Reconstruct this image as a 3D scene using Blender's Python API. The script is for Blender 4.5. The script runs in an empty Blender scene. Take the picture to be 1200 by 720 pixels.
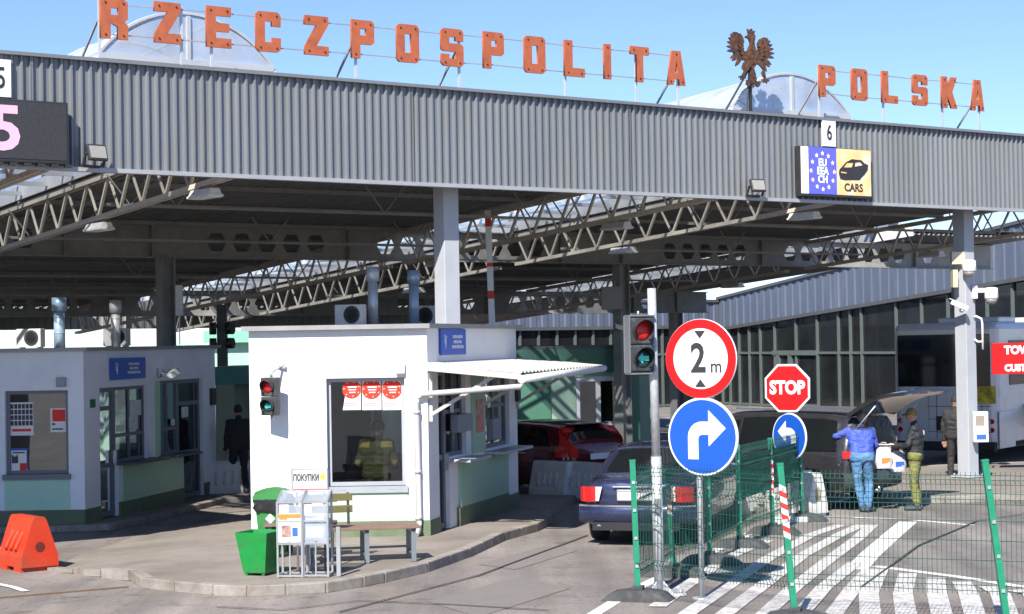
import bpy, bmesh, math, random
from mathutils import noise as mnoise
from mathutils import Vector, Matrix
random.seed(7)
R = math.radians
SC = bpy.context.scene
COL = SC.collection

# ------------------------------------------------------------------ camera
FPX, EYE = 2211.0, 3.05           # focal length in pixels of a 1200 px wide frame, eye height
pitch, roll = math.atan(40 / FPX), 0.017
_cr, _sr = math.cos(roll), math.sin(roll)
FWD = Vector((0, math.cos(pitch), math.sin(pitch)))
_u0 = Vector((0, -math.sin(pitch), math.cos(pitch)))
_r0 = Vector((1, 0, 0))
RGT = _r0 * _cr - _u0 * _sr
UPV = _u0 * _cr + _r0 * _sr
CAMP = Vector((0, 0, EYE))
cam = bpy.data.cameras.new("camera")
camo = bpy.data.objects.new("camera", cam)
COL.objects.link(camo)
cam.sensor_width = 36
cam.lens = FPX / 1200 * 36
cam.clip_end = 3000
camo.matrix_world = Matrix(((RGT.x, UPV.x, -FWD.x, 0), (RGT.y, UPV.y, -FWD.y, 0), (RGT.z, UPV.z, -FWD.z, EYE), (0, 0, 0, 1)))
SC.camera = camo

# ------------------------------------------------------------------ light
SUN_EL, SUN_AZ = R(42), R(17)     # the sun stands behind the camera, a little to the left
w = bpy.data.worlds.new("World")
SC.world = w
w.use_nodes = True
nt = w.node_tree
bg = nt.nodes["Background"]
sky = nt.nodes.new("ShaderNodeTexSky")
sky.sky_type = 'NISHITA'
sky.sun_disc = False
sky.sun_elevation = SUN_EL
sky.sun_rotation = R(180) + SUN_AZ
sky.air_density = 1.0
sky.dust_density = 0.3
sky.ozone_density = 3.0
sky.altitude = 1500
tint = nt.nodes.new("ShaderNodeMix"); tint.data_type = 'RGBA'; tint.blend_type = 'MULTIPLY'; tint.inputs[0].default_value = 1
tint.inputs[7].default_value = (.72, .77, .94, 1)   # clear spring sky, a touch bluer than the model
nt.links.new(sky.outputs[0], tint.inputs[6]); nt.links.new(tint.outputs[2], bg.inputs[0])
bg.inputs[1].default_value = 0.089
sl = bpy.data.lights.new("sun", 'SUN')
sl.energy = 4.1
sl.angle = R(0.5)
sl.color = (1, .95, .87)
so = bpy.data.objects.new("sun", sl)
COL.objects.link(so)
_sd = Vector((math.sin(SUN_AZ) * math.cos(SUN_EL), math.cos(SUN_AZ) * math.cos(SUN_EL), -math.sin(SUN_EL)))
so.rotation_euler = _sd.to_track_quat('-Z', 'Y').to_euler()
SC.view_settings.view_transform = 'Standard'
SC.view_settings.look = 'None'
SC.view_settings.exposure = 1.1
SC.view_settings.gamma = 1.0
SC.render.engine = 'CYCLES'
SC.cycles.max_bounces = 9
SC.cycles.diffuse_bounces = 7
SC.cycles.transparent_max_bounces = 16
SC.cycles.caustics_reflective = False
SC.cycles.caustics_refractive = False

# ------------------------------------------------------------------ survey helpers (a pixel of the 1200x720 photo to a point in the place)
def ray(px, py):
    return FWD + RGT * ((px - 600) / FPX) + UPV * ((360 - py) / FPX)
def G(px, py, z=0.0):
    d = ray(px, py); return CAMP + d * ((z - EYE) / d.z)
def P(px, py, Y):
    d = ray(px, py); return CAMP + d * (Y / d.y)
def onplane(px, py, p0, n):
    d = ray(px, py); return CAMP + d * ((p0 - CAMP).dot(n) / d.dot(n))

# ------------------------------------------------------------------ materials
MATS = {}
def mat(name, c, rough=.6, metal=0.0, var=.12, scale=3.0, bump=0.0, bscale=60, coat=0.0, emit=None, dirt=None, dscale=1.2, dlo=.5, dhi=.75, spec=.5, stretch=None):
    if name in MATS: return MATS[name]
    m = bpy.data.materials.new(name)
    m.use_nodes = True
    n, L = m.node_tree.nodes, m.node_tree.links
    b = n["Principled BSDF"]
    b.inputs["Roughness"].default_value = rough
    b.inputs["Metallic"].default_value = metal
    b.inputs["Specular IOR Level"].default_value = spec
    if coat:
        b.inputs["Coat Weight"].default_value = coat
        b.inputs["Coat Roughness"].default_value = .04
    tc = n.new("ShaderNodeTexCoord")
    src = tc.outputs["Object"]
    if stretch:
        mp = n.new("ShaderNodeMapping"); mp.inputs["Scale"].default_value = stretch
        L.new(src, mp.inputs[0]); src = mp.outputs[0]
    col = None
    if var > 0:
        nz = n.new("ShaderNodeTexNoise"); nz.inputs["Scale"].default_value = scale
        nz.inputs["Detail"].default_value = 7; nz.inputs["Roughness"].default_value = .62
        L.new(src, nz.inputs["Vector"])
        mr = n.new("ShaderNodeMapRange")
        mr.inputs[1].default_value = .3; mr.inputs[2].default_value = .7
        mr.inputs[3].default_value = 1 - var; mr.inputs[4].default_value = 1 + var
        L.new(nz.outputs[0], mr.inputs[0])
        mx = n.new("ShaderNodeVectorMath"); mx.operation = 'SCALE'
        mx.inputs[0].default_value = c
        L.new(mr.outputs[0], mx.inputs["Scale"])
        col = mx.outputs[0]
        rr = n.new("ShaderNodeMapRange")
        rr.inputs[1].default_value = .3; rr.inputs[2].default_value = .7
        rr.inputs[3].default_value = max(.02, rough * .85); rr.inputs[4].default_value = min(1, rough * 1.15)
        L.new(nz.outputs[0], rr.inputs[0]); L.new(rr.outputs[0], b.inputs["Roughness"])
    if dirt:
        dz = n.new("ShaderNodeTexNoise"); dz.inputs["Scale"].default_value = dscale
        dz.inputs["Detail"].default_value = 9; dz.inputs["Roughness"].default_value = .68
        L.new(src, dz.inputs["Vector"])
        dm = n.new("ShaderNodeMapRange"); dm.inputs[1].default_value = dlo; dm.inputs[2].default_value = dhi
        L.new(dz.outputs[0], dm.inputs[0])
        mm = n.new("ShaderNodeMix"); mm.data_type = 'RGBA'
        mm.inputs[7].default_value = (*dirt, 1)
        if col is not None: L.new(col, mm.inputs[6])
        else: mm.inputs[6].default_value = (*c, 1)
        L.new(dm.outputs[0], mm.inputs[0])
        col = mm.outputs[2]
    if col is not None: L.new(col, b.inputs["Base Color"])
    else: b.inputs["Base Color"].default_value = (*c, 1)
    if bump:
        bz = n.new("ShaderNodeTexNoise"); bz.inputs["Scale"].default_value = bscale; bz.inputs["Detail"].default_value = 4
        L.new(tc.outputs["Object"], bz.inputs["Vector"])
        bp = n.new("ShaderNodeBump"); bp.inputs["Strength"].default_value = bump; bp.inputs["Distance"].default_value = .01
        L.new(bz.outputs[0], bp.inputs["Height"]); L.new(bp.outputs[0], b.inputs["Normal"])
    if emit:
        b.inputs["Emission Color"].default_value = (*emit[0], 1)
        b.inputs["Emission Strength"].default_value = emit[1]
    MATS[name] = m
    return m

def glassmat(name, tint=(.35, .42, .42), refl=.12, rough=.02):
    """a pane: lets light through with a tint and mirrors the surroundings"""
    if name in MATS: return MATS[name]
    m = bpy.data.materials.new(name); m.use_nodes = True
    n, L = m.node_tree.nodes, m.node_tree.links
    n.remove(n["Principled BSDF"])
    t = n.new("ShaderNodeBsdfTransparent"); t.inputs[0].default_value = (*tint, 1)
    g = n.new("ShaderNodeBsdfGlossy"); g.inputs["Roughness"].default_value = rough
    g.inputs["Color"].default_value = (.9, .95, 1, 1)
    fr = n.new("ShaderNodeLayerWeight"); fr.inputs[0].default_value = .35
    mr = n.new("ShaderNodeMapRange"); mr.inputs[3].default_value = refl; mr.inputs[4].default_value = .85
    tc = n.new("ShaderNodeTexCoord"); nz = n.new("ShaderNodeTexNoise"); nz.inputs["Scale"].default_value = 1.1
    bp = n.new("ShaderNodeBump"); bp.inputs["Strength"].default_value = .12; bp.inputs["Distance"].default_value = .03
    L.new(tc.outputs["Object"], nz.inputs["Vector"]); L.new(nz.outputs[0], bp.inputs["Height"]); L.new(bp.outputs[0], g.inputs["Normal"])
    mx = n.new("ShaderNodeMixShader")
    L.new(fr.outputs["Fresnel"], mr.inputs[0]); L.new(mr.outputs[0], mx.inputs[0])
    L.new(t.outputs[0], mx.inputs[1]); L.new(g.outputs[0], mx.inputs[2])
    L.new(mx.outputs[0], n["Material Output"].inputs[0])
    MATS[name] = m
    return m

# ------------------------------------------------------------------ mesh builder
class MB:
    def __init__(s): s.bm = bmesh.new(); s.M = None
    def _t(s, vs):
        if s.M is not None:
            for v in vs: v.co = s.M @ v.co
    def _mat(s, fs, m):
        for f in fs: f.material_index = m
    def box(s, c, size, rz=0.0, m=0, bev=0.0, rot=None):
        b = bmesh.new()
        bmesh.ops.create_cube(b, size=1)
        bmesh.ops.scale(b, vec=size, verts=b.verts)
        if bev: bmesh.ops.bevel(b, geom=list(b.edges), offset=bev, segments=2, affect='EDGES', profile=.5)
        mm = Matrix.Translation(c) @ (rot.to_4x4() if rot is not None else Matrix.Rotation(rz, 4, 'Z'))
        s.add(b, mm, m)
        return s
    def box2(s, lo, hi, m=0, bev=0.0):
        lo, hi = Vector(lo), Vector(hi)
        return s.box((lo + hi) / 2, tuple(abs(a) for a in (hi - lo)), m=m, bev=bev)
    def add(s, b, mm=Matrix.Identity(4), m=None):
        if s.M is not None: mm = s.M @ mm
        mp = {}
        for v in b.verts: mp[v] = s.bm.verts.new(mm @ v.co)
        for f in b.faces:
            try: nf = s.bm.faces.new([mp[v] for v in f.verts])
            except ValueError: continue
            nf.material_index = f.material_index if m is None else m
            nf.smooth = f.smooth
        b.free()
    def addmesh(s, me, mm=Matrix.Identity(4), m=None):
        b = bmesh.new(); b.from_mesh(me); s.add(b, mm, m)
    def bar(s, p0, p1, wd, ht=None, m=0, up=(0, 0, 1)):
        p0, p1 = Vector(p0), Vector(p1)
        ht = wd if ht is None else ht
        d = (p1 - p0); 
        if d.length < 1e-6: return s
        x = d.normalized(); up = Vector(up)
        if abs(x.dot(up)) > .98: up = Vector((0, 1, 0))
        y = up.cross(x).normalized(); z = x.cross(y)
        vs = []
        for p in (p0, p1):
            for a, c in ((-1, -1), (1, -1), (1, 1), (-1, 1)):
                q = p + y * (a * wd / 2) + z * (c * ht / 2)
                if s.M is not None: q = s.M @ q
                vs.append(s.bm.verts.new(q))
        for q in ((3, 2, 1, 0), (4, 5, 6, 7), (0, 1, 5, 4), (1, 2, 6, 5), (2, 3, 7, 6), (3, 0, 4, 7)):
            s.bm.faces.new([vs[i] for i in q]).material_index = m
        return s
    def cyl(s, p0, p1, r0, r1=None, n=16, m=0, smooth=True, caps=True):
        p0, p1 = Vector(p0), Vector(p1); r1 = r0 if r1 is None else r1
        x = (p1 - p0).normalized(); up = Vector((0, 0, 1)) if abs(x.z) < .95 else Vector((1, 0, 0))
        y = up.cross(x).normalized(); z = x.cross(y)
        rings = []
        for p, r in ((p0, r0), (p1, r1)):
            ring = []
            for i in range(n):
                a = 2 * math.pi * i / n
                q = p + y * (r * math.cos(a)) + z * (r * math.sin(a))
                if s.M is not None: q = s.M @ q
                ring.append(s.bm.verts.new(q))
            rings.append(ring)
        for i in range(n):
            f = s.bm.faces.new([rings[0][i], rings[0][(i + 1) % n], rings[1][(i + 1) % n], rings[1][i]])
            f.smooth = smooth; f.material_index = m
        if caps:
            s.bm.faces.new(rings[0][::-1]).material_index = m; s.bm.faces.new(rings[1]).material_index = m
        return s
    def tube(s, pts, r, n=8, m=0, closed=False):
        pts = [Vector(p) for p in pts]
        rings = []
        k = len(pts)
        for i, p in enumerate(pts):
            a = pts[max(0, i - 1)]; b = pts[min(k - 1, i + 1)]
            x = (b - a).normalized(); up = Vector((0, 0, 1)) if abs(x.z) < .95 else Vector((1, 0, 0))
            y = up.cross(x).normalized(); z = x.cross(y)
            ring = []
            for j in range(n):
                an = 2 * math.pi * j / n
                q = p + y * (r * math.cos(an)) + z * (r * math.sin(an))
                if s.M is not None: q = s.M @ q
                ring.append(s.bm.verts.new(q))
            rings.append(ring)
        for i in range(k - 1):
            for j in range(n):
                f = s.bm.faces.new([rings[i][j], rings[i][(j + 1) % n], rings[i + 1][(j + 1) % n], rings[i + 1][j]])
                f.smooth = n > 5; f.material_index = m
        s.bm.faces.new(rings[0][::-1]).material_index = m; s.bm.faces.new(rings[-1]).material_index = m
        return s
    def lathe(s, prof, c=(0, 0, 0), axis='Z', n=20, m=0, smooth=True):
        c = Vector(c); rings = []
        for r, h in prof:
            ring = []
            for i in range(n):
                a = 2 * math.pi * i / n
                ca, sa = r * math.cos(a), r * math.sin(a)
                q = {'Z': Vector((ca, sa, h)), 'Y': Vector((ca, h, sa)), 'X': Vector((h, ca, sa))}[axis] + c
                if s.M is not None: q = s.M @ q
                ring.append(s.bm.verts.new(q))
            rings.append(ring)
        for a, b in zip(rings, rings[1:]):
            for i in range(n):
                f = s.bm.faces.new([a[i], a[(i + 1) % n], b[(i + 1) % n], b[i]])
                f.smooth = smooth; f.material_index = m
        s.bm.faces.new(rings[0][::-1]).material_index = m; s.bm.faces.new(rings[-1]).material_index = m
        return s
    def prism(s, pts, d, m=0):
        """polygon (3-D points in one plane) pushed along vector d"""
        pts = [Vector(p) for p in pts]; d = Vector(d)
        a = [s.bm.verts.new((s.M @ p) if s.M is not None else p) for p in pts]
        b = [s.bm.verts.new((s.M @ (p + d)) if s.M is not None else p + d) for p in pts]
        n = len(pts)
        s.bm.faces.new(a[::-1]).material_index = m; s.bm.faces.new(b).material_index = m
        for i in range(n): s.bm.faces.new([a[i], a[(i + 1) % n], b[(i + 1) % n], b[i]]).material_index = m
        return s
    def quad(s, pts, m=0, smooth=False):
        vs = [s.bm.verts.new((s.M @ Vector(p)) if s.M is not None else Vector(p)) for p in pts]
        f = s.bm.faces.new(vs); f.material_index = m; f.smooth = smooth
        return s
    def grid(s, rows, m=0, smooth=True, flip=False):
        V = [[s.bm.verts.new((s.M @ Vector(p)) if s.M is not None else Vector(p)) for p in r] for r in rows]
        for i in range(len(V) - 1):
            for j in range(len(V[0]) - 1):
                q = [V[i][j], V[i][j + 1], V[i + 1][j + 1], V[i + 1][j]]
                f = s.bm.faces.new(q[::-1] if flip else q); f.smooth = smooth; f.material_index = m
        return s
    def build(s, name, mats, parent=None, fix=True, loc=None, rotz=None):
        if not isinstance(mats, (list, tuple)): mats = [mats]
        if fix: bmesh.ops.recalc_face_normals(s.bm, faces=s.bm.faces)
        me = bpy.data.meshes.new(name)
        s.bm.to_mesh(me); s.bm.free()
        for x in mats: me.materials.append(x)
        o = bpy.data.objects.new(name, me)
        COL.objects.link(o)
        if parent is not None: o.parent = parent
        if loc is not None: o.location = loc
        if rotz is not None: o.rotation_euler.z = rotz
        return o

def tag(o, label=None, cat=None, group=None, kind=None):
    if label: o["label"] = label
    if cat: o["category"] = cat
    if group: o["group"] = group
    if kind: o["kind"] = kind
    return o
def thing(name, label, cat, loc=(0, 0, 0), rz=0.0, group=None):
    o = bpy.data.objects.new(name, None)
    COL.objects.link(o)
    o.location = loc; o.rotation_euler.z = rz
    o.empty_display_size = .2
    return tag(o, label, cat, group)
def kids(o): return [c for c in COL.objects if c.parent == o]
def copy_tree(o, parent=None, loc=None, rz=None, label=None, group=None):
    c = o.copy(); COL.objects.link(c)
    if parent is not None: c.parent = parent
    for ch in kids(o): copy_tree(ch, c)
    if loc is not None: c.location = loc
    if rz is not None: c.rotation_euler.z = rz
    if label: c["label"] = label
    if group: c["group"] = group
    return c

def _curve_to_mesh(cu):
    ob = bpy.data.objects.new("tmp", cu); COL.objects.link(ob)
    dg = bpy.context.evaluated_depsgraph_get(); dg.update()
    me = bpy.data.meshes.new_from_object(ob.evaluated_get(dg))
    bpy.data.objects.remove(ob); bpy.data.curves.remove(cu)
    return me
def text_mesh(s, size, ext=.002, bold=0.0, align='CENTER', sx=1.0):
    cu = bpy.data.curves.new("t", 'FONT'); cu.body = s; cu.size = size; cu.extrude = ext; cu.offset = bold
    cu.align_x = align; cu.align_y = 'CENTER'; cu.resolution_u = 3
    me = _curve_to_mesh(cu)
    if sx != 1: me.transform(Matrix.Scale(sx, 4, (1, 0, 0)))
    return me
def poly_mesh(loops, ext=.01):
    cu = bpy.data.curves.new("p", 'CURVE'); cu.dimensions = '2D'; cu.fill_mode = 'BOTH'; cu.extrude = ext
    for lp in loops:
        sp = cu.splines.new('POLY'); sp.points.add(len(lp) - 1)
        for p, (x, y) in zip(sp.points, lp): p.co = (x, y, 0, 1)
        sp.use_cyclic_u = True
    return _curve_to_mesh(cu)
def face_frame(o, nrm):
    """matrix that stands a drawing in the XY plane upright at o, facing nrm (horizontal)"""
    n = Vector(nrm).normalized(); x = Vector((-n.y, n.x, 0)).normalized()
    y = Vector((0, 0, 1)); o = Vector(o)
    return Matrix(((x.x, y.x, n.x, o.x), (x.y, y.y, n.y, o.y), (x.z, y.z, n.z, o.z), (0, 0, 0, 1)))
def circle_pts(r, n=40, cx=0, cy=0): return [(cx + r * math.cos(2 * math.pi * i / n), cy + r * math.sin(2 * math.pi * i / n)) for i in range(n)]

# ------------------------------------------------------------------ palette
WHITE = mat("white_render", (.80, .80, .79), .8, var=.03, scale=1.5, bump=.25, bscale=180, dirt=(.62, .61, .58), dscale=.7, dlo=.55, dhi=.95)
GREYW = mat("grey_render", (.83, .85, .88), .8, var=.04, scale=1.5, bump=.3, bscale=150, dirt=(.66, .67, .70), dscale=.8, dlo=.5, dhi=.9)
MINT = mat("mint_render", (.47, .64, .45), .8, var=.05, scale=2, bump=.25, bscale=180, dirt=(.36, .5, .33), dscale=1)
GREENP = mat("green_panel", (.25, .45, .33), .55, var=.09, scale=2, dirt=(.2, .34, .26), dscale=1)
PLINTH = mat("plinth", (.13, .17, .10), .85, var=.2, scale=6, bump=.3, dirt=(.2, .18, .14), dscale=2)
FRAME = mat("window_frame", (.16, .17, .19), .45, var=.06)
FRAMEL = mat("light_frame", (.36, .38, .41), .45, var=.05)
PANE = glassmat("pane", (.62, .68, .68), .05)
DARKGL = glassmat("dark_pane", (.22, .27, .28), .10)
STEEL = mat("galvanised", (.52, .54, .56), .42, .55, var=.14, scale=14, dirt=(.38, .38, .37), dscale=5)
STEELD = mat("painted_beam", (.30, .30, .285), .6, .0, var=.16, scale=3, dirt=(.22, .20, .175), dscale=2)
STEELC = mat("painted_column", (.40, .42, .45), .5, .0, var=.06, scale=3, dirt=(.4, .4, .4), dscale=3, dlo=.55, dhi=.8)
BEIGE = mat("beige_steel", (.60, .55, .47), .6, .0, var=.12, scale=4, dirt=(.36, .3, .23), dscale=4)
BLACKP = mat("black_plastic", (.03, .03, .032), .5, var=.15)
RUBBER = mat("rubber", (.055, .057, .06), .85, var=.25, scale=8, bump=.2, dirt=(.14, .13, .12), dscale=6)
WHITEP = mat("white_plastic", (.78, .78, .77), .45, var=.04, dirt=(.6, .59, .56), dscale=4, dlo=.55, dhi=.85)
PAPER = mat("paper", (.78, .78, .76), .7, var=.02)
REDP = mat("red_paint", (.62, .02, .02), .4, var=.06)
# ================================================================== GROUND
ASPH = None
def asphalt():
    m = bpy.data.materials.new("asphalt"); m.use_nodes = True
    n, L = m.node_tree.nodes, m.node_tree.links
    b = n["Principled BSDF"]; b.inputs["Roughness"].default_value = .85
    tc = n.new("ShaderNodeTexCoord")
    def noise(sc, det=6, st=None):
        z = n.new("ShaderNodeTexNoise"); z.inputs["Scale"].default_value = sc; z.inputs["Detail"].default_value = det
        if st:
            mp = n.new("ShaderNodeMapping"); mp.inputs["Scale"].default_value = st; mp.inputs["Rotation"].default_value = (0, 0, R(15.6))
            L.new(tc.outputs["Object"], mp.inputs[0]); L.new(mp.outputs[0], z.inputs["Vector"])
        else: L.new(tc.outputs["Object"], z.inputs["Vector"])
        return z.outputs[0]
    def ramp(src, a, bb, lo, hi):
        r = n.new("ShaderNodeMapRange"); r.inputs[1].default_value = a; r.inputs[2].default_value = bb
        r.inputs[3].default_value = lo; r.inputs[4].default_value = hi; L.new(src, r.inputs[0]); return r.outputs[0]
    def mul(a, c):
        k = n.new("ShaderNodeMath"); k.operation = 'MULTIPLY'; L.new(a, k.inputs[0]); L.new(c, k.inputs[1]); return k.outputs[0]
    f = mul(ramp(noise(60, 3), .25, .75, .50, 1.5), ramp(noise(.45, 8), .3, .7, .72, 1.18))
    f = mul(f, ramp(noise(1.0, 6, (1.6, .14, 1)), .35, .68, .70, 1.14))        # worn wheel lanes and drips along the lane
    f = mul(f, ramp(noise(17, 4), .3, .7, .84, 1.16))
    f = mul(f, ramp(noise(2.3, 8), .58, .72, 1.0, .62))                       # oil spots
    v = n.new("ShaderNodeTexVoronoi"); v.feature = 'DISTANCE_TO_EDGE'; v.inputs["Scale"].default_value = .28
    nz = n.new("ShaderNodeTexNoise"); nz.inputs["Scale"].default_value = .9; nz.inputs["Detail"].default_value = 6
    L.new(tc.outputs["Object"], nz.inputs["Vector"])
    add = n.new("ShaderNodeVectorMath"); add.operation = 'MULTIPLY_ADD'; add.inputs[1].default_value = (1.6, 1.6, 0)
    L.new(nz.outputs["Color"], add.inputs[0]); L.new(tc.outputs["Object"], add.inputs[2]); L.new(add.outputs[0], v.inputs["Vector"])
    f = mul(f, ramp(v.outputs["Distance"], .0, .008, .78, 1.0))               # cracks
    sc = n.new("ShaderNodeVectorMath"); sc.operation = 'SCALE'; sc.inputs[0].default_value = (.232, .206, .187)
    L.new(f, sc.inputs["Scale"])
    mx = n.new("ShaderNodeMix"); mx.data_type = 'RGBA'; mx.inputs[7].default_value = (.33, .25, .17, 1)
    L.new(ramp(noise(.8, 7), .58, .8, 0, .55), mx.inputs[0]); L.new(sc.outputs[0], mx.inputs[6])
    L.new(mx.outputs[2], b.inputs["Base Color"])
    bp = n.new("ShaderNodeBump"); bp.inputs["Strength"].default_value = .5; bp.inputs["Distance"].default_value = .006
    L.new(noise(90, 3), bp.inputs["Height"]); L.new(bp.outputs[0], b.inputs["Normal"])
    return m
ASPH = asphalt()
g = MB()
N = 20
for i in range(N):
    for j in range(N):
        pass
g.quad([(-700, -300, 0), (700, -300, 0), (700, 1500, 0), (-700, 1500, 0)])
tag(g.build("ground", ASPH), kind="structure")

CONC = mat("concrete", (.40, .37, .33), .88, var=.18, scale=5, bump=.5, bscale=60, dirt=(.27, .24, .2), dscale=1.6, dlo=.45, dhi=.75)
CURB = mat("kerbstone", (.30, .275, .245), .88, var=.14, scale=6, bump=.4, bscale=50, dirt=(.17, .145, .115), dscale=2.6, dlo=.42, dhi=.68)
PAV = mat("pavement_asphalt", (.255, .225, .195), .9, var=.22, scale=40, bump=.5, bscale=90, dirt=(.15, .125, .10), dscale=.8, dlo=.42, dhi=.75)

def pavement(name, loop, z=.13, kw=.16, skip=()):
    """paved island with a ring of kerb stones"""
    loop = [Vector((p.x, p.y, 0)) for p in loop]
    b = MB(); b.prism([(p.x, p.y, .0) for p in loop], (0, 0, z - .006)); tag(b.build(name, PAV), kind="structure")
    k = MB()
    n = len(loop); cen = sum(loop, Vector()) / n
    for i in range(n):
        if i in skip: continue
        a, c = loop[i], loop[(i + 1) % n]
        L = (c - a).length; m = max(1, round(L / .8)); d = (c - a).normalized(); inn = Vector((-d.y, d.x, 0))
        if inn.dot(cen - (a + c) / 2) < 0: inn = -inn
        for q in range(m):
            s0, s1 = L * q / m + .006, L * (q + 1) / m - .006
            mid = a + d * ((s0 + s1) / 2) + inn * (kw / 2 - .02)
            k.box((mid.x, mid.y, z / 2 + random.uniform(-.003, .004)), (s1 - s0, kw, z + .012), math.atan2(d.y, d.x), bev=.015)
    tag(k.build("kerb", CURB), kind="structure")
isl = [(155, 681), (167, 689), (205, 694), (250, 698), (290, 699.5), (335, 698), (382, 695), (425, 688), (450, 683), (500, 671), (550, 653), (590, 634), (629, 623), (646, 614), (643, 606)]
pts = [G(*p) for p in isl]
pts += [G(643, 606) + Vector((.6, 3.0, 0)), G(470, 585), G(296, 612), G(240, 640)]
pavement("pavement", pts, skip=(len(pts) - 1, len(pts) - 2, len(pts) - 3, len(pts) - 4, len(pts) - 5))
# flush, dropped end of the island and the apron of the left booth
b = MB()
lo_ = [G(60, 668), G(90, 652), G(150, 632), G(225, 616)]; hi_ = [G(157, 681), G(240, 640), G(296, 612), G(330, 603)]
b.grid([[(p.x, p.y, .003) for p in lo_], [(p.x, p.y, .124) for p in hi_]], smooth=False)
b.quad([(lo_[0].x, lo_[0].y, .003), (hi_[0].x, hi_[0].y, .124), (hi_[0].x, hi_[0].y, .0), (lo_[0].x, lo_[0].y - .01, .0)])
tag(b.build("dropped_pavement", PAV), kind="structure")
k = MB()
for q in range(3):
    a_, c_ = lo_[0].lerp(hi_[0], q / 3 + .01), lo_[0].lerp(hi_[0], (q + 1) / 3 - .01); z_ = .03 + .04 * q
    k.bar((a_.x, a_.y, z_ / 2), (c_.x, c_.y, z_ / 2 + .02), .15, z_ + .02)
tag(k.build("kerb", CURB), kind="structure")
lp = [G(-60, 628), G(128, 622), G(190, 609), G(262, 590), G(300, 588), G(300, 560), G(-60, 560)]
pavement("pavement", lp, .10)
# pavement under the canopy on the right
lp = [G(1062, 592), G(1240, 585), G(1260, 545), G(1010, 555), G(1000, 590)]
pavement("pavement", lp, .12)

# painted markings
PAINT = mat("road_paint", (.72, .71, .68), .8, var=.08, scale=20, dirt=(.36, .33, .30), dscale=9, dlo=.5, dhi=.72, bump=.3)
WORN = mat("worn_road_paint", (.56, .55, .53), .85, var=.1, scale=20, dirt=(.30, .275, .25), dscale=9, dlo=.46, dhi=.66, bump=.3)
_mz = [0]
def marking(pl, wd, m=PAINT, z=.004):
    _mz[0] += 1; z += .0005 * _mz[0]
    b = MB(); pl = [Vector((p.x, p.y, 0)) for p in pl]
    rows = []
    for i, p in enumerate(pl):
        d = (pl[min(i + 1, len(pl) - 1)] - pl[max(0, i - 1)]).normalized(); nn = Vector((-d.y, d.x, 0)) * wd / 2
        rows.append([(p.x + nn.x, p.y + nn.y, z), (p.x - nn.x, p.y - nn.y, z)])
    b.grid(rows, smooth=False); return tag(b.build("road_marking", m), kind="structure")
def mk(px, wd, m=PAINT, z=.004): return marking([G(*p) for p in px], wd, m, z)
mk([(690, 724), (740, 693), (800, 664), (880, 625), (960, 594), (1000, 583)], .16)
mk([(1025, 664), (1120, 676), (1210, 690), (1300, 702)], .16)
mk([(1000, 607), (1060, 609), (1140, 616)], .12)
mk([(1064, 612), (1045, 628), (1020, 650), (1003, 668)], .30)
for px in ([(770, 712), (800, 690), (850, 655), (900, 634)], [(800, 724), (850, 690), (900, 655), (950, 628), (985, 616)],
           [(845, 724), (890, 690), (940, 652), (985, 627), (1010, 616)], [(893, 724), (930, 690), (970, 658), (1005, 632), (1022, 616)],
           [(935, 724), (965, 690), (1003, 660)], [(975, 724), (1000, 690), (1020, 668)]):
    mk(px, .21, WORN, .008)
for x0 in (1018, 1058, 1098, 1135, 1172, 1210):
    mk([(x0 - (1090 - x0) * .05 + 6, 724), (x0, 697), (x0 + (1090 - x0) * .18, 668 + (x0 - 1018) * .13)], .23, WORN, .008)
mk([(-10, 684), (15, 689), (30, 694)], .10)
# repair patches in the tarmac and tar sealed joints
PATCHM = mat("patch_asphalt", (.185, .168, .155), .9, var=.3, scale=50, bump=.5, bscale=90, dirt=(.22, .195, .17), dscale=1.5)
for pl in ([(500, 705), (610, 676), (668, 690), (560, 724)], [(560, 662), (640, 640), (676, 646), (604, 668)]):
    b = MB(); _mz[0] += 1; b.quad([(q.x, q.y, .002 + .0002 * _mz[0]) for q in [G(*p) for p in pl]]); tag(b.build("asphalt_patch", PATCHM), kind="structure")
TAR = mat("tar_seal", (.05, .047, .045), .6, var=.3, scale=20)
for pl in ([(400, 719), (470, 700), (560, 676), (640, 648), (690, 628)], [(250, 712), (330, 716), (420, 706), (520, 709), (640, 716)], [(1010, 690), (1080, 640), (1150, 612), (1230, 600)]):
    marking([G(px + random.uniform(-4, 4), py + random.uniform(-1, 1)) for px, py in pl], .035, TAR, .006)
# narrow slot drain and grating across the lane
b = MB(); p0, p1 = G(-20, 703), G(150, 688.5)
b.bar((p0.x, p0.y, .004), (p1.x, p1.y, .004), .09, .012)
tag(b.build("slot_drain", mat("rusty_iron", (.16, .10, .06), .8, .3, var=.3, scale=20)), kind="structure")

# ================================================================== CANOPY (local x along the front edge, y into the depth)
CO, CRZ = Vector((-1.04, 30.0, 0)), math.atan2(.6, .8)
CU, CV = Vector((.8, .6, 0)), Vector((-.6, .8, 0))
def CW(t, d, z): return CO + CU * t + CV * d + Vector((0, 0, z))
def ft(px, py, d=0.0):
    """point of the canopy's front plane seen at a pixel, as (t, z)"""
    q = onplane(px, py, CO + CV * d, CV); return (q - CO).dot(CU), q.z
SL = .074                                           # the roof falls towards the back
FZ0, FZ1 = 5.58, 7.08
canopy = thing("canopy", "long grey steel canopy with a ribbed metal front edge spanning the border lanes", "canopy", CO, CRZ)
def loc(b, name, mats, parent=canopy, **k): return b.build(name, mats, parent, **k)
FASC = mat("ribbed_sheet", (.222, .236, .25), .42, .3, var=.10, scale=.7, dirt=(.22, .22, .21), dscale=1.3, stretch=(1, 1, .25))
T0, T1, CAP = -24.0, 19.0, .03
b = MB(); per = .145
prof = [(0, 0), (.028, 0), (.062, .045), (.127, .045), (.145, 0)]
xs = []
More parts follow.
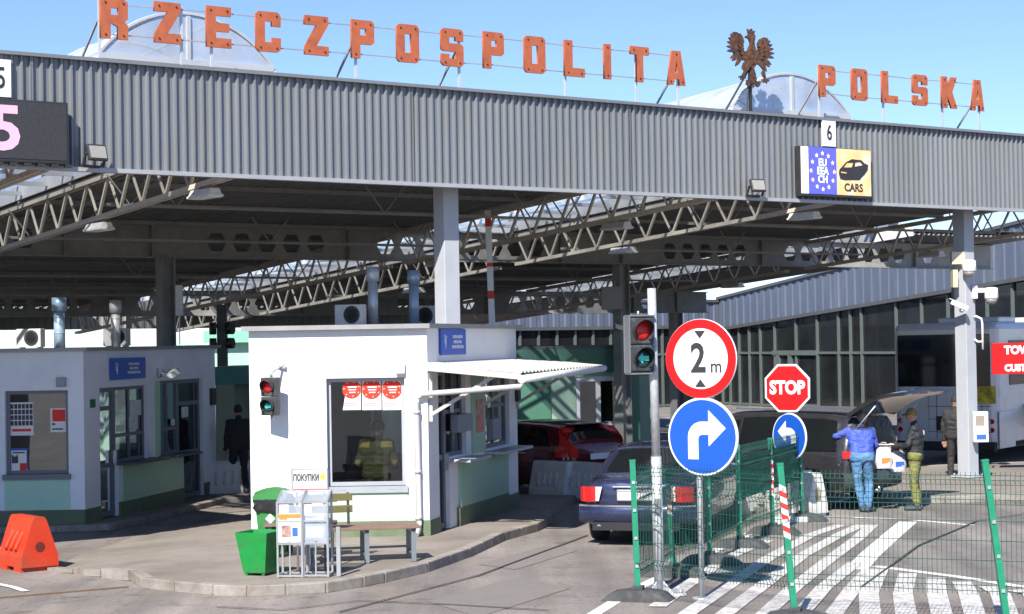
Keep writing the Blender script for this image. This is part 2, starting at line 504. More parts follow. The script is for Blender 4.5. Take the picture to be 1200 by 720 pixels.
k = int((T1 - T0) / per)
for i in range(k):
    for a, dd in prof[:-1]: xs.append((T0 + i * per + a, dd))
b.grid([[(x, dd, FZ0) for x, dd in xs], [(x, dd, FZ1) for x, dd in xs]], smooth=False)
for i in range(k):
    for z_ in (FZ0 + .07, FZ1 - .12):
        if i % 2 == 0: b.box((T0 + i * per + .014, -.003, z_), (.014, .006, .014))
for xs_ in (-17.3, -11.2, -6.9, -.6, 3.9, 10.4, 16.7): b.box((xs_, -.002, (FZ0 + FZ1) / 2), (.012, .008, FZ1 - FZ0 - .01))
loc(b, "fascia", FASC)
b = MB(); b.box(((T0 + T1) / 2, .03, FZ1 + .02), (T1 - T0, .16, .05)); loc(b, "cap_flashing", FASC)
b = MB(); b.box(((T0 + T1) / 2, .03, FZ0 - .03), (T1 - T0, .13, .06)); loc(b, "bottom_trim", mat("pale_trim", (.42, .43, .44), .5, .3, var=.06))
def zdeck(d): return 6.36 - SL * d
STR = [(-19.0, -16.2), (-6.5, -3.85), (6.2, 9.0), (18.7, 21.4)]     # skylight strips
DECK = mat("deck_underside", (.25, .25, .25), .7, .2, var=.12, scale=2)
spans = [(-26, -19.0), (-16.2, -6.5), (-3.85, 6.2), (9.0, 18.7), (21.4, 26.5)]
DEPTH = lambda t: 28.0 if t < 18 else 38.0  # rightmost bays: extra roof depth added to shade the terminal buildings behind
for i, (a, c) in enumerate(spans):
    b = MB(); d0 = .1 if i < 4 else 9.0
    if i == 3:
        pass
    n = int((c - a) / .19); row = []
    for j in range(n):
        x = a + (c - a) * j / n; w_ = (c - a) / n
        for q, h in ((0, 0), (.35, 0), (.5, .05), (.85, .05)): row.append((x + w_ * q, h))
    row.append((c, 0))
    dE = DEPTH(a); b.grid([[(x, d0, zdeck(d0) + h) for x, h in row], [(x, dE, zdeck(dE) + h) for x, h in row]], smooth=False)
    b.grid([[(a, d0, zdeck(d0) + .16), (c, d0, zdeck(d0) + .16)], [(a, dE, zdeck(dE) + .16), (c, dE, zdeck(dE) + .16)]], smooth=False)
    loc(b, "roof_deck", DECK)
# pale kerbs that close the deck along the skylight openings
for i, (a, c) in enumerate(STR):
    for x in (a, c):
        d0 = .1 if i < 3 else 9.0; d1 = DEPTH(c)
        b = MB(); b.prism([(x - .02, d0, zdeck(d0) - .03), (x - .02, d1, zdeck(d1) - .03), (x - .02, d1, zdeck(d1) + .22), (x - .02, d0, zdeck(d0) + .22)], (.04, 0, 0)); loc(b, "opening_kerb", mat("kerb_white", (.62, .63, .64), .6, var=.06))
# end wall strip of the roof on the right, back edge strip
b = MB(); row = []
for i in range(int(44.9 / .25)):
    x = -26 + i * .25
    row += [(x, 0), (x + .1, 0), (x + .13, .035), (x + .22, .035)]
b.grid([[(x, 28.1 + h, 3.62) for x, h in row], [(x, 28.1 + h, 4.7) for x, h in row]], smooth=False)
loc(b, "rear_fascia", mat("rear_sheet", (.30, .30, .29), .55, .2, var=.1, scale=1))
# purlins
b = MB()
for (a, c) in spans[:4]:
    for q in range(12):
        d = 1.2 + q * 2.25
        b.box(((a + c) / 2, d, zdeck(d) - .04), (c - a, .06, .08))
loc(b, "purlins", STEELD)
# light cross trusses between the main trusses
b = MB()
for (a, c) in spans[1:4]:
    for d in (4.2, 8.4, 14.5, 18.5):
        z1 = zdeck(d) - .14; z0 = z1 - .5
        b.bar((a, d, z0), (c, d, z0), .05, .05)
        m = int((c - a) / .8); 
        for j in range(m):
            x0 = a + (c - a) * j / m; x1 = a + (c - a) * (j + 1) / m; xm = (x0 + x1) / 2
            if j in (0, 1, m - 2, m - 1, m // 2):
                b.bar((x0, d, z1), (xm, d, z0), .022, .022); b.bar((xm, d, z0), (x1, d, z1), .022, .022)
loc(b, "cross_truss", STEELD)

def truss(t, d0, d1, m):
    b = MB(); n = round((d1 - d0) / .82)
    hi = lambda d: 6.24 - SL * d
    lo = lambda d: 5.58 - SL * d
    for s in (-.05, .05):
        b.bar((t + s, d0, hi(d0)), (t + s, d1, hi(d1)), .05, .09)
        b.bar((t + s, d0, lo(d0)), (t + s, d1, lo(d1)), .05, .075)
    for j in range(n):
        a = d0 + (d1 - d0) * j / n; c = d0 + (d1 - d0) * (j + 1) / n; mid = (a + c) / 2
        b.bar((t, a, hi(a)), (t, mid, lo(mid)), .044, .044)
        b.bar((t, mid, lo(mid)), (t, c, hi(c)), .032, .032)
    b.build("truss", m, canopy)
for i, (a, c) in enumerate(STR):
    for t in (a - .12, c + .12):
        if i == 3 and t > 20: continue
        truss(t, .25, 10.2, BEIGE); truss(t, 10.9, 22.2, BEIGE); truss(t, 22.9, DEPTH(c) - .1, BEIGE)
# front edge truss behind the fascia
b = MB()
for z in (5.64, 6.24): b.bar((T0, .22, z), (T1, .22, z), .08, .08)
for j in range(int((T1 - T0) / 1.0)):
    x = T0 + j; b.bar((x, .22, 5.64), (x + .5, .22, 6.24), .04); b.bar((x + .5, .22, 6.24), (x + 1, .22, 5.64), .04)
b.build("edge_truss", STEELD, canopy)

# castellated beams
def beam(d, z0, z1, ta, tb):
    hs = (z1 - z0) * .30; zc = (z0 + z1) / 2; holes = []
    t = ta + .5
    while t < tb - .6:
        ph = (t + 125) % 12.5                       # columns at multiples of 12.5
        nearcol = ph < 1.1 or ph > 11.5; plate = 4.1 < ph < 5.3 or 10.1 < ph < 11.2
        if not (nearcol or plate):
            holes.append([(t - .12, zc - hs), (t + .12, zc - hs), (t + .24, zc), (t + .12, zc + hs), (t - .12, zc + hs), (t - .24, zc)])
        t += .60
    me = poly_mesh([[(ta, z0), (tb, z0), (tb, z1), (ta, z1)]] + holes, .008)
    b = MB(); b.addmesh(me, Matrix(((1, 0, 0, 0), (0, 0, 1, d), (0, 1, 0, 0), (0, 0, 0, 1))))
    for z in (z0 - .012, z1 + .012): b.box(((ta + tb) / 2, d, z), (tb - ta, .22, .024))
    t = -25.0
    while t <= tb:
        for o in (0, 4.7, 10.6):
            if ta < t + o < tb: b.box((t + o, d - .06, zc), (.03, .1, z1 - z0 - .01)); b.box((t + o, d + .06, zc), (.03, .1, z1 - z0 - .01))
        t += 12.5
    b.build("beam", STEELD, canopy)
beam(10.5, 4.90, 5.54, -26, 26.4)
beam(22.5, 3.92, 4.58, -26, 26.4)

def hcol(t, d, z, m, s=.30):
    b = MB()
    b.box((t - s / 2 + .012, d, z / 2), (.024, s, z)); b.box((t + s / 2 - .012, d, z / 2), (.024, s, z))
    b.box((t, d, z / 2), (s - .05, .016, z)); b.box((t, d, .14), (s + .2, s + .2, .03))
    for sx in (-1, 1):
        for sy in (-1, 1): b.cyl((t + sx * (s / 2 + .05), d + sy * (s / 2 + .05), .15), (t + sx * (s / 2 + .05), d + sy * (s / 2 + .05), .2), .018, n=6)
    return b.build("column", m, canopy)
def boxcol(t, d, z, m, s=.30):
    b = MB(); b.box((t, d, z / 2), (s, s, z), bev=.012); b.box((t, d, .145), (s + .22, s + .22, .03))
    for sx in (-1, 1):
        for sy in (-1, 1): b.cyl((t + sx * (s / 2 + .05), d + sy * (s / 2 + .05), .15), (t + sx * (s / 2 + .05), d + sy * (s / 2 + .05), .2), .018, n=6)
    return b.build("column", m, canopy)
TC0, TC1 = ft(523.5, 300, .65)[0], ft(1131.5, 400, .65)[0]
for t in (TC0 - 12.5, TC0, TC1): boxcol(t, .65, 6.2, STEELC)
TM0, TM1 = ft(194, 330, 10.5)[0], ft(729, 400, 10.5)[0]
for t in (-12.5, TM0, TM1, 25): hcol(t, 10.5, 4.88, STEELD, .30)
for t in (-12.5, 0, 12.5, 25): hcol(t, 22.5, 3.90, STEELD, .34)

# barrel vault skylights above the strips
VGL = None
def vaultmat():
    m = bpy.data.materials.new("polycarbonate"); m.use_nodes = True
    n, L = m.node_tree.nodes, m.node_tree.links; n.remove(n["Principled BSDF"])
    t = n.new("ShaderNodeBsdfTransparent"); t.inputs[0].default_value = (.80, .84, .88, 1)
    d = n.new("ShaderNodeBsdfDiffuse"); d.inputs[0].default_value = (.62, .70, .82, 1)
    g2 = n.new("ShaderNodeBsdfGlossy"); g2.inputs["Roughness"].default_value = .12
    a = n.new("ShaderNodeMixShader"); a.inputs[0].default_value = .30
    c = n.new("ShaderNodeMixShader")
    nz = n.new("ShaderNodeTexNoise"); nz.inputs["Scale"].default_value = 1.4; nz.inputs["Detail"].default_value = 6
    tc = n.new("ShaderNodeTexCoord"); L.new(tc.outputs["Object"], nz.inputs["Vector"])
    mr = n.new("ShaderNodeMapRange"); mr.inputs[1].default_value = .3; mr.inputs[2].default_value = .75; mr.inputs[3].default_value = .34; mr.inputs[4].default_value = .70
    L.new(nz.outputs[0], mr.inputs[0]); L.new(mr.outputs[0], a.inputs[0])
    c.inputs[0].default_value = .10
    L.new(t.outputs[0], a.inputs[1]); L.new(d.outputs[0], a.inputs[2])
    L.new(a.outputs[0], c.inputs[1]); L.new(g2.outputs[0], c.inputs[2]); L.new(c.outputs[0], n["Material Output"].inputs[0])
    return m
VGL = vaultmat()
_f = lambda px, py: ft(px, py, .9)
VSH = [(_f(115, 63)[0] - STR[1][0], _f(320, 79)[0] - STR[1][1]), (_f(857, 119)[0] - STR[2][0], _f(995, 128)[0] - STR[2][1])]
UPST = mat("white_upstand", (.66, .68, .70), .5, var=.06, dirt=(.5, .5, .5), dscale=2)
ALU = mat("aluminium", (.62, .64, .66), .4, .4, var=.06)
VS = [(.5, .7), VSH[0], VSH[1], (.5, .7)]
for i, (a, c) in enumerate(STR):
    root = thing("skylight", "", "skylight")         # parented to the canopy below as a part
    root.parent = canopy
    for kx in ("label", "category"):
        if kx in root: del root[kx]
    d0, d1 = (.9, 27.6) if i < 3 else (10, 27.6)
    a, c = (a + VS[i][0], c + VS[i][1]); d1 = DEPTH(a) - .4
    zb = lambda d: 7.30 - SL * (d - .9)
    W_ = c - a; rise = .72; rad = (W_ * W_ / 4 + rise * rise) / (2 * rise); cz = rise - rad
    th = math.asin(W_ / 2 / rad); cx = (a + c) / 2
    b = MB()
    for x in (a, c):
        for z_ in (6.45, 6.75): b.bar((x, d0, z_ - SL * (d0 - .9)), (x, d1, z_ - SL * (d1 - .9)), .06, .08)
        nq = int((d1 - d0) / 2.2)
        for q in range(nq + 1):
            d = d0 + (d1 - d0) * q / nq; b.bar((x, d, 6.3 - SL * d), (x, d, zb(d)), .06, .08)
    b.box((cx, d0 + .04, (6.2 + zb(d0) - .32) / 2), (W_ - .02, .06, zb(d0) - .32 - 6.2))
    for q in (-.5, -.2, .12, .38): b.box((cx + q * W_ + .0, d0 + .03, zb(d0) - .17), (W_ * .18 if abs(q) < .45 else .1, .05, .34))
    b.build("upstand", UPST, root)
    b = MB()
    for x in (a, c): b.quad([(x, d0, 6.3 - SL * d0), (x, d0, zb(d0)), (x, d1, zb(d1)), (x, d1, 6.3 - SL * d1)])
    b.quad([(a, d0 + .05, zb(d0) - .34), (c, d0 + .05, zb(d0) - .34), (c, d0 + .05, zb(d0)), (a, d0 + .05, zb(d0))])
    b.build("side_glazing", VGL, root)
    arc = [(cx + rad * math.sin(-th + 2 * th * j / 20), cz + rad * math.cos(-th + 2 * th * j / 20)) for j in range(21)]
    b = MB()
    b.grid([[(x, d0, zb(d0) + z + .03) for x, z in arc], [(x, d1, zb(d1) + z + .03) for x, z in arc]])
    b.quad([(x, d0 + .001, zb(d0) + z + .03) for x, z in arc])
    b.build("glazing", VGL, root)
    b = MB()
    nd = 13
    for j in range(nd + 1):
        d = d0 + (d1 - d0) * j / nd
        b.tube([(x, d, zb(d) + z + .04) for x, z in arc], .03, n=5)
    for x in (a, c): b.bar((x, d0, zb(d0) + .02), (x, d1, zb(d1) + .02), .09, .07)
    b.bar((a, d0, zb(d0) + .02), (c, d0, zb(d0) + .02), .08, .08)
    b.bar((cx, d0 - .01, zb(d0)), (cx, d0 - .01, zb(d0) + rise), .06, .05)
    for x, z in (arc[7], arc[13]): b.bar((x, d0, zb(d0) + z + .045), (x, d1, zb(d1) + z + .045), .04, .04)
    # rungs of the glazed ceiling seen from below
    for j in range(24):
        d = 1.0 + j * 1.12
        if d > d0: b.bar((STR[i][0], d, 6.42 - SL * d), (STR[i][1], d, 6.42 - SL * d), .05, .07)
    b.build("vault_frame", ALU, root)

# ------------------------------------------------------------------ luminaires under the trusses
LAMPW = mat("lamp_housing", (.70, .69, .66), .5, var=.05, dirt=(.5, .46, .4), dscale=5)
def luminaire(t, d, lab, z=None, yaw=0):
    o = CW(t, d, (5.54 - SL * d) if z is None else z)
    r = thing("canopy_lamp", lab, "lamp", o, CRZ + yaw, "lamps under the canopy"); r.scale = (.78, .78, .78)
    b = MB()
    b.prism([(-.09, -.42, -.05), (.09, -.42, -.05), (.15, -.42, -.17), (-.15, -.42, -.17)], (0, .84, 0)); b.box((0, 0, -.19), (.34, .9, .05), bev=.01)
    b.build("housing", LAMPW, r)
    b = MB(); b.box((0, 0, -.219), (.28, .82, .01)); b.build("diffuser", mat("diffuser", (.75, .75, .72), .3, var=.02), r)
    b = MB(); b.bar((0, -.2, -.06), (0, -.2, .03), .03); b.bar((0, .2, -.06), (0, .2, .03), .03); b.bar((0, -.2, -.055), (0, .2, -.055), .03); b.build("hanger", STEELD, r)
    return r
luminaire(-3.73, 1.0, "white canopy lamp tight under the grey fascia, nearest the left numeral display")
luminaire(-3.73, 4.8, "white canopy lamp hanging over the left booth on the beige truss")
luminaire(9.12, 1.0, "white canopy lamp under the fascia directly below the black floodlight by the EU display")
luminaire(9.12, 6.4, "white canopy lamp halfway along the beige truss behind the raised barrier arm")
luminaire(9.12, 14.5, "white canopy lamp low on the truss just right of the white roof column")
luminaire(6.08, 9.0, "white canopy lamp on the dark truss left of the white roof column")
luminaire(6.08, 3.0, "white canopy lamp under the fascia just right of the white roof column")
luminaire(18.6, 6.0, "white canopy lamp close to the camera column at the right", )
luminaire(18.6, 13.0, "white canopy lamp hanging before the blue cladding, above the coach")
luminaire(18.6, 20.0, "small white canopy lamp beyond the two metre height sign")
luminaire(-3.73, 17.0, "small white canopy lamp deep under the roof behind the left booth")
luminaire(-6.62, 20.5, "small white canopy lamp beside the left booth's vent pipe")

# ------------------------------------------------------------------ roof signs
ORANGE = mat("orange_letter", (.42, .112, .046), .55, var=.10, scale=6, dirt=(.24, .05, .025), dscale=4, dlo=.5, dhi=.85)
A_, B_ = .33, .20
def L_(ch):
    a, b_, c = .33, .21, .12
    r = lambda x0, y0, x1, y1: [(x0, y0), (x1, y0), (x1, y1), (x0, y1)]
    if ch == 'O': return [[(c, 0), (1 - c, 0), (1, c * .6), (1, 1 - c * .6), (1 - c, 1), (c, 1), (0, 1 - c * .6), (0, c * .6)], r(.36, .25, .64, .75)]
    if ch == 'C': return [[(c, 0), (1 - c, 0), (1, c * .6), (1, .36), (.64, .36), (.64, .24), (.36, .24), (.36, .76), (.64, .76), (.64, .64), (1, .64), (1, 1 - c * .6), (1 - c, 1), (c, 1), (0, 1 - c * .6), (0, c * .6)]]
    if ch == 'S': return [[(c, 0), (1 - c, 0), (1, c * .6), (1, .55), (1 - c, .61), (.36, .61), (.36, .78), (.64, .78), (.64, .68), (1, .68), (1, 1 - c * .6), (1 - c, 1), (c, 1), (0, 1 - c * .6), (0, .44), (c, .39), (.64, .39), (.64, .2), (.36, .2), (.36, .32), (0, .32), (0, c * .6)]]
    if ch == 'E': return [[(0, 0), (1, 0), (1, .23), (.38, .23), (.38, .39), (.92, .39), (.92, .6), (.38, .6), (.38, .77), (1, .77), (1, 1), (0, 1)]]
    if ch == 'Z': return [[(0, 0), (1, 0), (1, .24), (.5, .24), (1, .8), (1, 1), (0, 1), (0, .76), (.5, .76), (0, .2)]]
    if ch == 'P': return [[(0, 0), (.38, 0), (.38, .37), (1 - c, .37), (1, .43), (1, 1 - c * .6), (1 - c, 1), (0, 1)], r(.38, .60, .64, .77)]
    if ch == 'R': return [[(0, 0), (.36, 0), (.36, .37), (.44, .37), (.62, .31), (.62, 0), (1, 0), (1, .36), (.88, .44), (1, .52), (1, 1 - c * .6), (1 - c, 1), (0, 1)], r(.38, .60, .64, .77)]
    if ch == 'L': return [[(0, 0), (1, 0), (1, .24), (.40, .24), (.40, 1), (0, 1)]]
    if ch == 'I': return [r(0, 0, 1, 1)]
    if ch == 'T': return [[(.32, 0), (.68, 0), (.68, .77), (1, .77), (1, 1), (0, 1), (0, .77), (.32, .77)]]
    if ch == 'A': return [[(0, 0), (.33, 0), (.37, .17), (.63, .17), (.67, 0), (1, 0), (.74, 1), (.26, 1)], [(.41, .36), (.59, .36), (.5, .72)]]
    if ch == 'K': return [[(0, 0), (.36, 0), (.36, .36), (.62, 0), (1, 0), (.68, .52), (1, 1), (.62, 1), (.36, .64), (.36, 1), (0, 1)]]
def roof_sign(label, letters, posts):
    d = .28
    t00, z00 = ft(letters[0][1], letters[0][4], d)
    root = thing("rooftop_sign", label, "sign", CW(t00, d, FZ1), CRZ)
    def rel(t, z, dd=0): return (t - t00, dd, z - FZ1)
    tops, bots = [], []
    for ch, x0, x1, y0, y1 in letters:
        xm = (x0 + x1) / 2
        ta, _ = ft(x0, y0, d); tb, _ = ft(x1, y0, d); _, z1 = ft(xm, y0, d); _, z0 = ft(xm, y1, d)
        wd = tb - ta
        tops.append((ta, tb, z1)); bots.append(z0)
        loops = [[(x * wd, y * (z1 - z0)) for x, y in lp] for lp in L_(ch)]
        me = poly_mesh(loops, .022); b = MB()
        x, y, z = rel(ta, z0)
        b.addmesh(me, Matrix(((1, 0, 0, x), (0, 0, -1, y), (0, 1, 0, z), (0, 0, 0, 1))))
        o = b.build("letter", ORANGE, root)
        b = MB()
        hh = z1 - z0
        for fx, fy in ((.17, .1), (.83, .1), (.17, .9), (.83, .9)):
            if ch in 'I': fx = .5
            if ch in 'P' and (fx, fy) == (.83, .1): continue
            if ch == 'T' and fy == .1: fx = .5
            if ch in 'A' and fy == .9: fx = .5
            if ch == 'L' and (fx, fy) == (.83, .9): continue
            b.cyl((x + fx * wd, y - .034, z + fy * hh), (x + fx * wd, y - .02, z + fy * hh), .014, n=8)
        b.build("bolt", BLACKP, o)
    for fy in (.12, .86):
        b = MB(); p = None
        for (ta, tb, z1), z0 in zip(tops, bots):
            q = rel((ta + tb) / 2, z0 + (z1 - z0) * fy, .035)
            if p: b.bar(p, q, .016)
            p = q
        b.build("rail", STEELD, root)
    for px, kind in posts:
        # posts stand on the roof edge
        t, _ = ft(px, 60, d + .05)
        zt = min(zip([abs((a + c) / 2 - t) for a, c, _ in tops], [z for _, _, z in tops]))[1] - .03
        b = MB(); b.bar(rel(t, FZ1, .06), rel(t, zt, .06), .035, .035)
        b.build("post", ALU, root)
        if kind:
            b = MB(); b.bar(rel(t - .05, FZ1 + .0, .75), rel(t, zt - .25, .08), .028); b.build("brace", STEELD, root)
roof_sign("rooftop sign of orange letters reading RZECZPOSPOLITA on thin rails", [
    ('R', 117, 149, -1, 46), ('Z', 180, 211, 3, 51), ('E', 241, 270, 8, 56), ('C', 299, 328, 14, 61), ('Z', 356, 384, 19, 65),
    ('P', 411, 437.5, 24, 69), ('O', 464, 490, 29, 73.5), ('S', 516, 542, 34, 78), ('P', 565.5, 589.5, 38, 81), ('O', 613.5, 638, 43, 86),
    ('L', 660.5, 684, 48, 90), ('I', 707, 715, 52, 93), ('T', 738, 759.5, 55, 96.5), ('A', 781, 802, 60, 100)],
    [(117, 1), (213, 0), (248, 0), (417, 1), (538, 1), (662, 0), (745, 0), (794, 1)])
roof_sign("shorter rooftop sign of orange letters reading POLSKA right of the eagle", [
    ('P', 959, 978, 77, 114), ('O', 997, 1015.5, 81, 118), ('L', 1032.5, 1051, 84, 121), ('S', 1068.5, 1086, 88, 124), ('K', 1102.5, 1120.5, 90.5, 127), ('A', 1137, 1152, 94, 130)],
    [(959, 1), (1034, 0), (1103, 0), (1146, 1)])

# ------------------------------------------------------------------ eagle emblem
EAG = mat("rusty_copper", (.20, .092, .045), .5, .45, var=.45, scale=14, dirt=(.06, .05, .045), dscale=9, dlo=.42, dhi=.62)
et, ez = ft(880, 100, .3)
eagle = thing("eagle_emblem", "rusty metal crowned eagle emblem with spread wings on a rooftop pole", "emblem", CW(et, .3, FZ1), CRZ)
ES = (ft(880, 35, .3)[1] - ft(880, 103, .3)[1])
zb0 = ft(880, 103, .3)[1] - FZ1
def eg(u, v): return ((u - 320) / 540 * ES * 1.27, zb0 + (665 - v) / 555 * ES)
shapes = []
_ly = [0]
b = MB()
def ep(pts, th=.02, lift=0.0):
    _ly[0] += 1
    me = poly_mesh([[eg(*p) for p in pts]], th)
    b.addmesh(me, Matrix(((1, 0, 0, 0), (0, 0, -1, -lift - _ly[0] * .0011), (0, 1, 0, 0), (0, 0, 0, 1))))
def feather(x0, y0, x1, y1, w0, lift=0.0):
    dx, dy = x1 - x0, y1 - y0; l = math.hypot(dx, dy); nx, ny = -dy / l, dx / l
    p = []
    for s, wv in ((0, .55), (.35, 1), (.7, .85), (.88, .5), (1, .0)): p.append((x0 + dx * s + nx * w0 * wv, y0 + dy * s + ny * w0 * wv))
    for s, wv in ((.88, -.35), (.7, -.8), (.35, -1), (0, -.55)): p.append((x0 + dx * s + nx * w0 * wv, y0 + dy * s + ny * w0 * wv))
    ep(p, .012, lift)
# wings: arched shoulder plates then long fingers hanging outwards
for sgn in (-1, 1):
    X = lambda x: 320 + sgn * (320 - x) * (1.0 if sgn < 0 else 1.0) if sgn > 0 else x
    mir = (lambda x: x) if sgn < 0 else (lambda x: 632 - x)
    yo = 0 if sgn < 0 else 22
    ep([(mir(260), 355 + yo * .3), (mir(245), 280 + yo * .5), (mir(250), 220 + yo), (mir(225), 172 + yo), (mir(180), 148 + yo), (mir(140), 160 + yo), (mir(125), 230 + yo), (mir(135), 320 + yo), (mir(170), 400 + yo), (mir(225), 400 + yo)], .016)
    tips = [(150, 150), (118, 175), (98, 210), (85, 250), (78, 295), (82, 340), (112, 410), (128, 432), (162, 478)]
    roots = [(190, 200), (180, 220), (170, 245), (165, 270), (165, 300), (175, 325), (195, 350), (205, 370), (222, 385)]
    for (tx, ty), (rx, ry) in zip(tips, roots): feather(mir(rx), ry + yo, mir(tx), ty + yo, 17, .004)
    for (tx, ty), (rx, ry) in zip([(205, 160), (190, 215), (180, 262), (185, 310), (200, 350)], [(240, 250), (235, 285), (240, 310), (245, 335), (255, 355)]):
        feather(mir(rx), ry + yo, mir(tx), ty + yo, 15, .02)
ep([(225, 335), (295, 315), (300, 425), (225, 415)], .018, .003); ep([(345, 315), (410, 350), (410, 430), (345, 425)], .018, .003)
# body, neck, head, crown, beak
ep([(268, 345), (282, 300), (302, 255), (300, 215), (335, 210), (340, 260), (350, 300), (372, 350), (380, 400), (350, 450), (318, 500), (290, 460), (262, 410)], .03, .01)
ep([(300, 235), (285, 205), (252, 196), (262, 178), (280, 172), (285, 150), (330, 148), (350, 175), (342, 215), (332, 240)], .026, .012)
ep([(282, 152), (272, 112), (290, 132), (312, 106), (325, 130), (350, 122), (335, 155)], .022, .013)
for x, y in ((300, 330), (330, 330), (290, 370), (345, 370), (318, 385), (305, 420), (335, 420)): feather(x, y - 30, x, y + 35, 15, .035)
# tail
for x, y in ((285, 640), (318, 665), (352, 640)): feather(318, 470, x, y, 13, .012)
for sgn in (-1, 1):
    ep([(318, 600), (318 + sgn * 30, 612), (318 + sgn * 62, 600), (318 + sgn * 70, 640), (318 + sgn * 45, 662), (318 + sgn * 25, 640)], .016, .006)
    ep([(318 + sgn * 20, 575), (318 + sgn * 45, 570), (318 + sgn * 32, 590)], .014, .006)
# legs and talons
ep([(265, 405), (220, 440), (205, 490), (225, 520), (205, 560), (222, 575), (250, 520), (290, 470)], .02, .018)
ep([(372, 400), (418, 450), (415, 495), (400, 520), (420, 560), (440, 575), (430, 500), (380, 450), (350, 440)], .02, .018)
for cx, cy, sg in ((205, 570, -1), (437, 578, 1)):
    for a in (200, 245, 285, 335):
        feather(cx, cy, cx + 44 * math.cos(R(a)), cy - 44 * math.sin(R(a)), 9, .02)
b.build("eagle", EAG, eagle)
b = MB(); b.bar((0, .02, 0), (0, .02, zb0 + ES * .45), .045); b.build("pole", BLACKP, eagle)
b = MB(); b.bar((-.22, -.08, 0), (-.02, .02, zb0 + ES * .25), .03); b.bar((-.30, .5, 0), (-.02, .04, zb0 + ES * .3), .03); b.build("brace", BLACKP, eagle)

# ------------------------------------------------------------------ number plates, LED displays, floodlights on the fascia
FN = -CV
def on_fascia(px, py, off=.03): 
    t, z = ft(px, py); return CW(t, -off, z), t, z
def plate6(px0, px1, py0, py1, s, lab):
    xm, ym = (px0 + px1) / 2, (py0 + py1) / 2
    o, t, z = on_fascia(xm, ym); wd = ft(px1, ym)[0] - ft(px0, ym)[0]; ht = ft(xm, py0)[1] - ft(xm, py1)[1]
    r = thing("number_plate", lab, "number plate", o, CRZ, "lane number plates on the fascia")
    b = MB(); b.box((0, 0, 0), (wd, .03, ht)); b.build("plate", WHITEP, r)
    b = MB(); b.addmesh(text_mesh(s, ht * .80, .003, .004, sx=.72), Matrix(((1, 0, 0, 0), (0, 0, -1, -.018), (0, 1, 0, -ht * .02), (0, 0, 0, 1)))); b.build("numeral", BLACKP, r)
plate6(962, 977.5, 140, 172, "6", "narrow white plate with a black 6 above the EU display")
plate6(-13, 11.5, 70, 114, "5", "white plate with a dark 5 above the left LED display")
LEDB = mat("led_black", (.035, .035, .04), .6, var=.3, scale=60, bump=.4, bscale=120)
# left display
r0_, _, _ = on_fascia(24, 156, .13)
tl, zl = ft(-75, 140); tr, _ = ft(73.5, 156); z1 = ft(30, 119.5)[1]; z0 = ft(30, 192.5)[1]
wd, ht = tr - tl, z1 - z0
disp = thing("led_display", "large black LED display showing a glowing pink 5 on the fascia", "display", CW((tl + tr) / 2, -.14, (z0 + z1) / 2), CRZ)
b = MB(); b.box((0, .04, 0), (wd, .18, ht), bev=.012); b.build("cabinet", BLACKP, disp)
b = MB(); b.box((0, -.053, .01), (wd - .05, .008, ht - .08)); b.build("screen", LEDB, disp)
def led(c, s=1.2): return mat("led_%d_%d_%d" % tuple(int(x * 100) for x in c), tuple(x * .5 for x in c), .5, var=.25, scale=70, emit=(c, s))
b = MB(); b.addmesh(text_mesh("5", ht * .98, .002, .02), Matrix(((1.15, 0, 0, ft(0, 156)[0] - (tl + tr) / 2 + .0), (0, 0, -1, -.060), (0, 1, 0, 0), (0, 0, 0, 1)))); b.build("numeral", led((.9, .5, .7), .32), disp)
for j in range(9): b = MB(); b.box((-wd / 2 + .2 + j * wd / 9, -.02, -ht / 2 - .02), (.1, .08, .04)); b.build("bracket", BLACKP, disp)
# right display EU EEA CH / CARS
tl, _ = ft(932, 200); tr, _ = ft(1013.5, 204); z1 = ft(972, 175)[1]; z0 = ft(972, 229)[1]
wd, ht = tr - tl, z1 - z0
eu = thing("led_display", "lit LED display with EU EEA CH on blue and a black car over CARS", "display", CW((tl + tr) / 2, -.12, (z0 + z1) / 2), CRZ)
b = MB(); b.box((0, .05, -.02), (wd + .03, .15, ht + .06), bev=.01); b.build("cabinet", BLACKP, eu)
def fr(x, y, z): return Matrix(((1, 0, 0, x), (0, 0, -1, y), (0, 1, 0, z), (0, 0, 0, 1)))
x0 = -wd / 2
BLU, WARM = led((.09, .10, .80), .62), None
def warm():
    m = bpy.data.materials.new("led_warm"); m.use_nodes = True
    n, L = m.node_tree.nodes, m.node_tree.links; p = n["Principled BSDF"]; p.inputs["Roughness"].default_value = .5
    tc = n.new("ShaderNodeTexCoord"); nz = n.new("ShaderNodeTexNoise"); nz.inputs["Scale"].default_value = 2.2; nz.inputs["Detail"].default_value = 4
    L.new(tc.outputs["Object"], nz.inputs["Vector"])
    rp = n.new("ShaderNodeValToRGB"); rp.color_ramp.elements[0].position = .33; rp.color_ramp.elements[0].color = (.80, .40, .30, 1)
    rp.color_ramp.elements[1].position = .66; rp.color_ramp.elements[1].color = (.60, .55, .55, 1)
    e = rp.color_ramp.elements.new(.5); e.color = (.80, .52, .20, 1)
    L.new(nz.outputs[0], rp.inputs[0])
    wv = n.new("ShaderNodeTexWave"); wv.bands_direction = 'Z'; wv.inputs["Scale"].default_value = 9; wv.inputs["Distortion"].default_value = .6
    L.new(tc.outputs["Object"], wv.inputs["Vector"])
    mr = n.new("ShaderNodeMapRange"); mr.inputs[3].default_value = .10; mr.inputs[4].default_value = .22; L.new(wv.outputs["Fac"], mr.inputs[0])
    L.new(rp.outputs[0], p.inputs["Base Color"]); L.new(rp.outputs[0], p.inputs["Emission Color"]); L.new(mr.outputs[0], p.inputs["Emission Strength"])
    return m
WARM = warm()
b = MB()
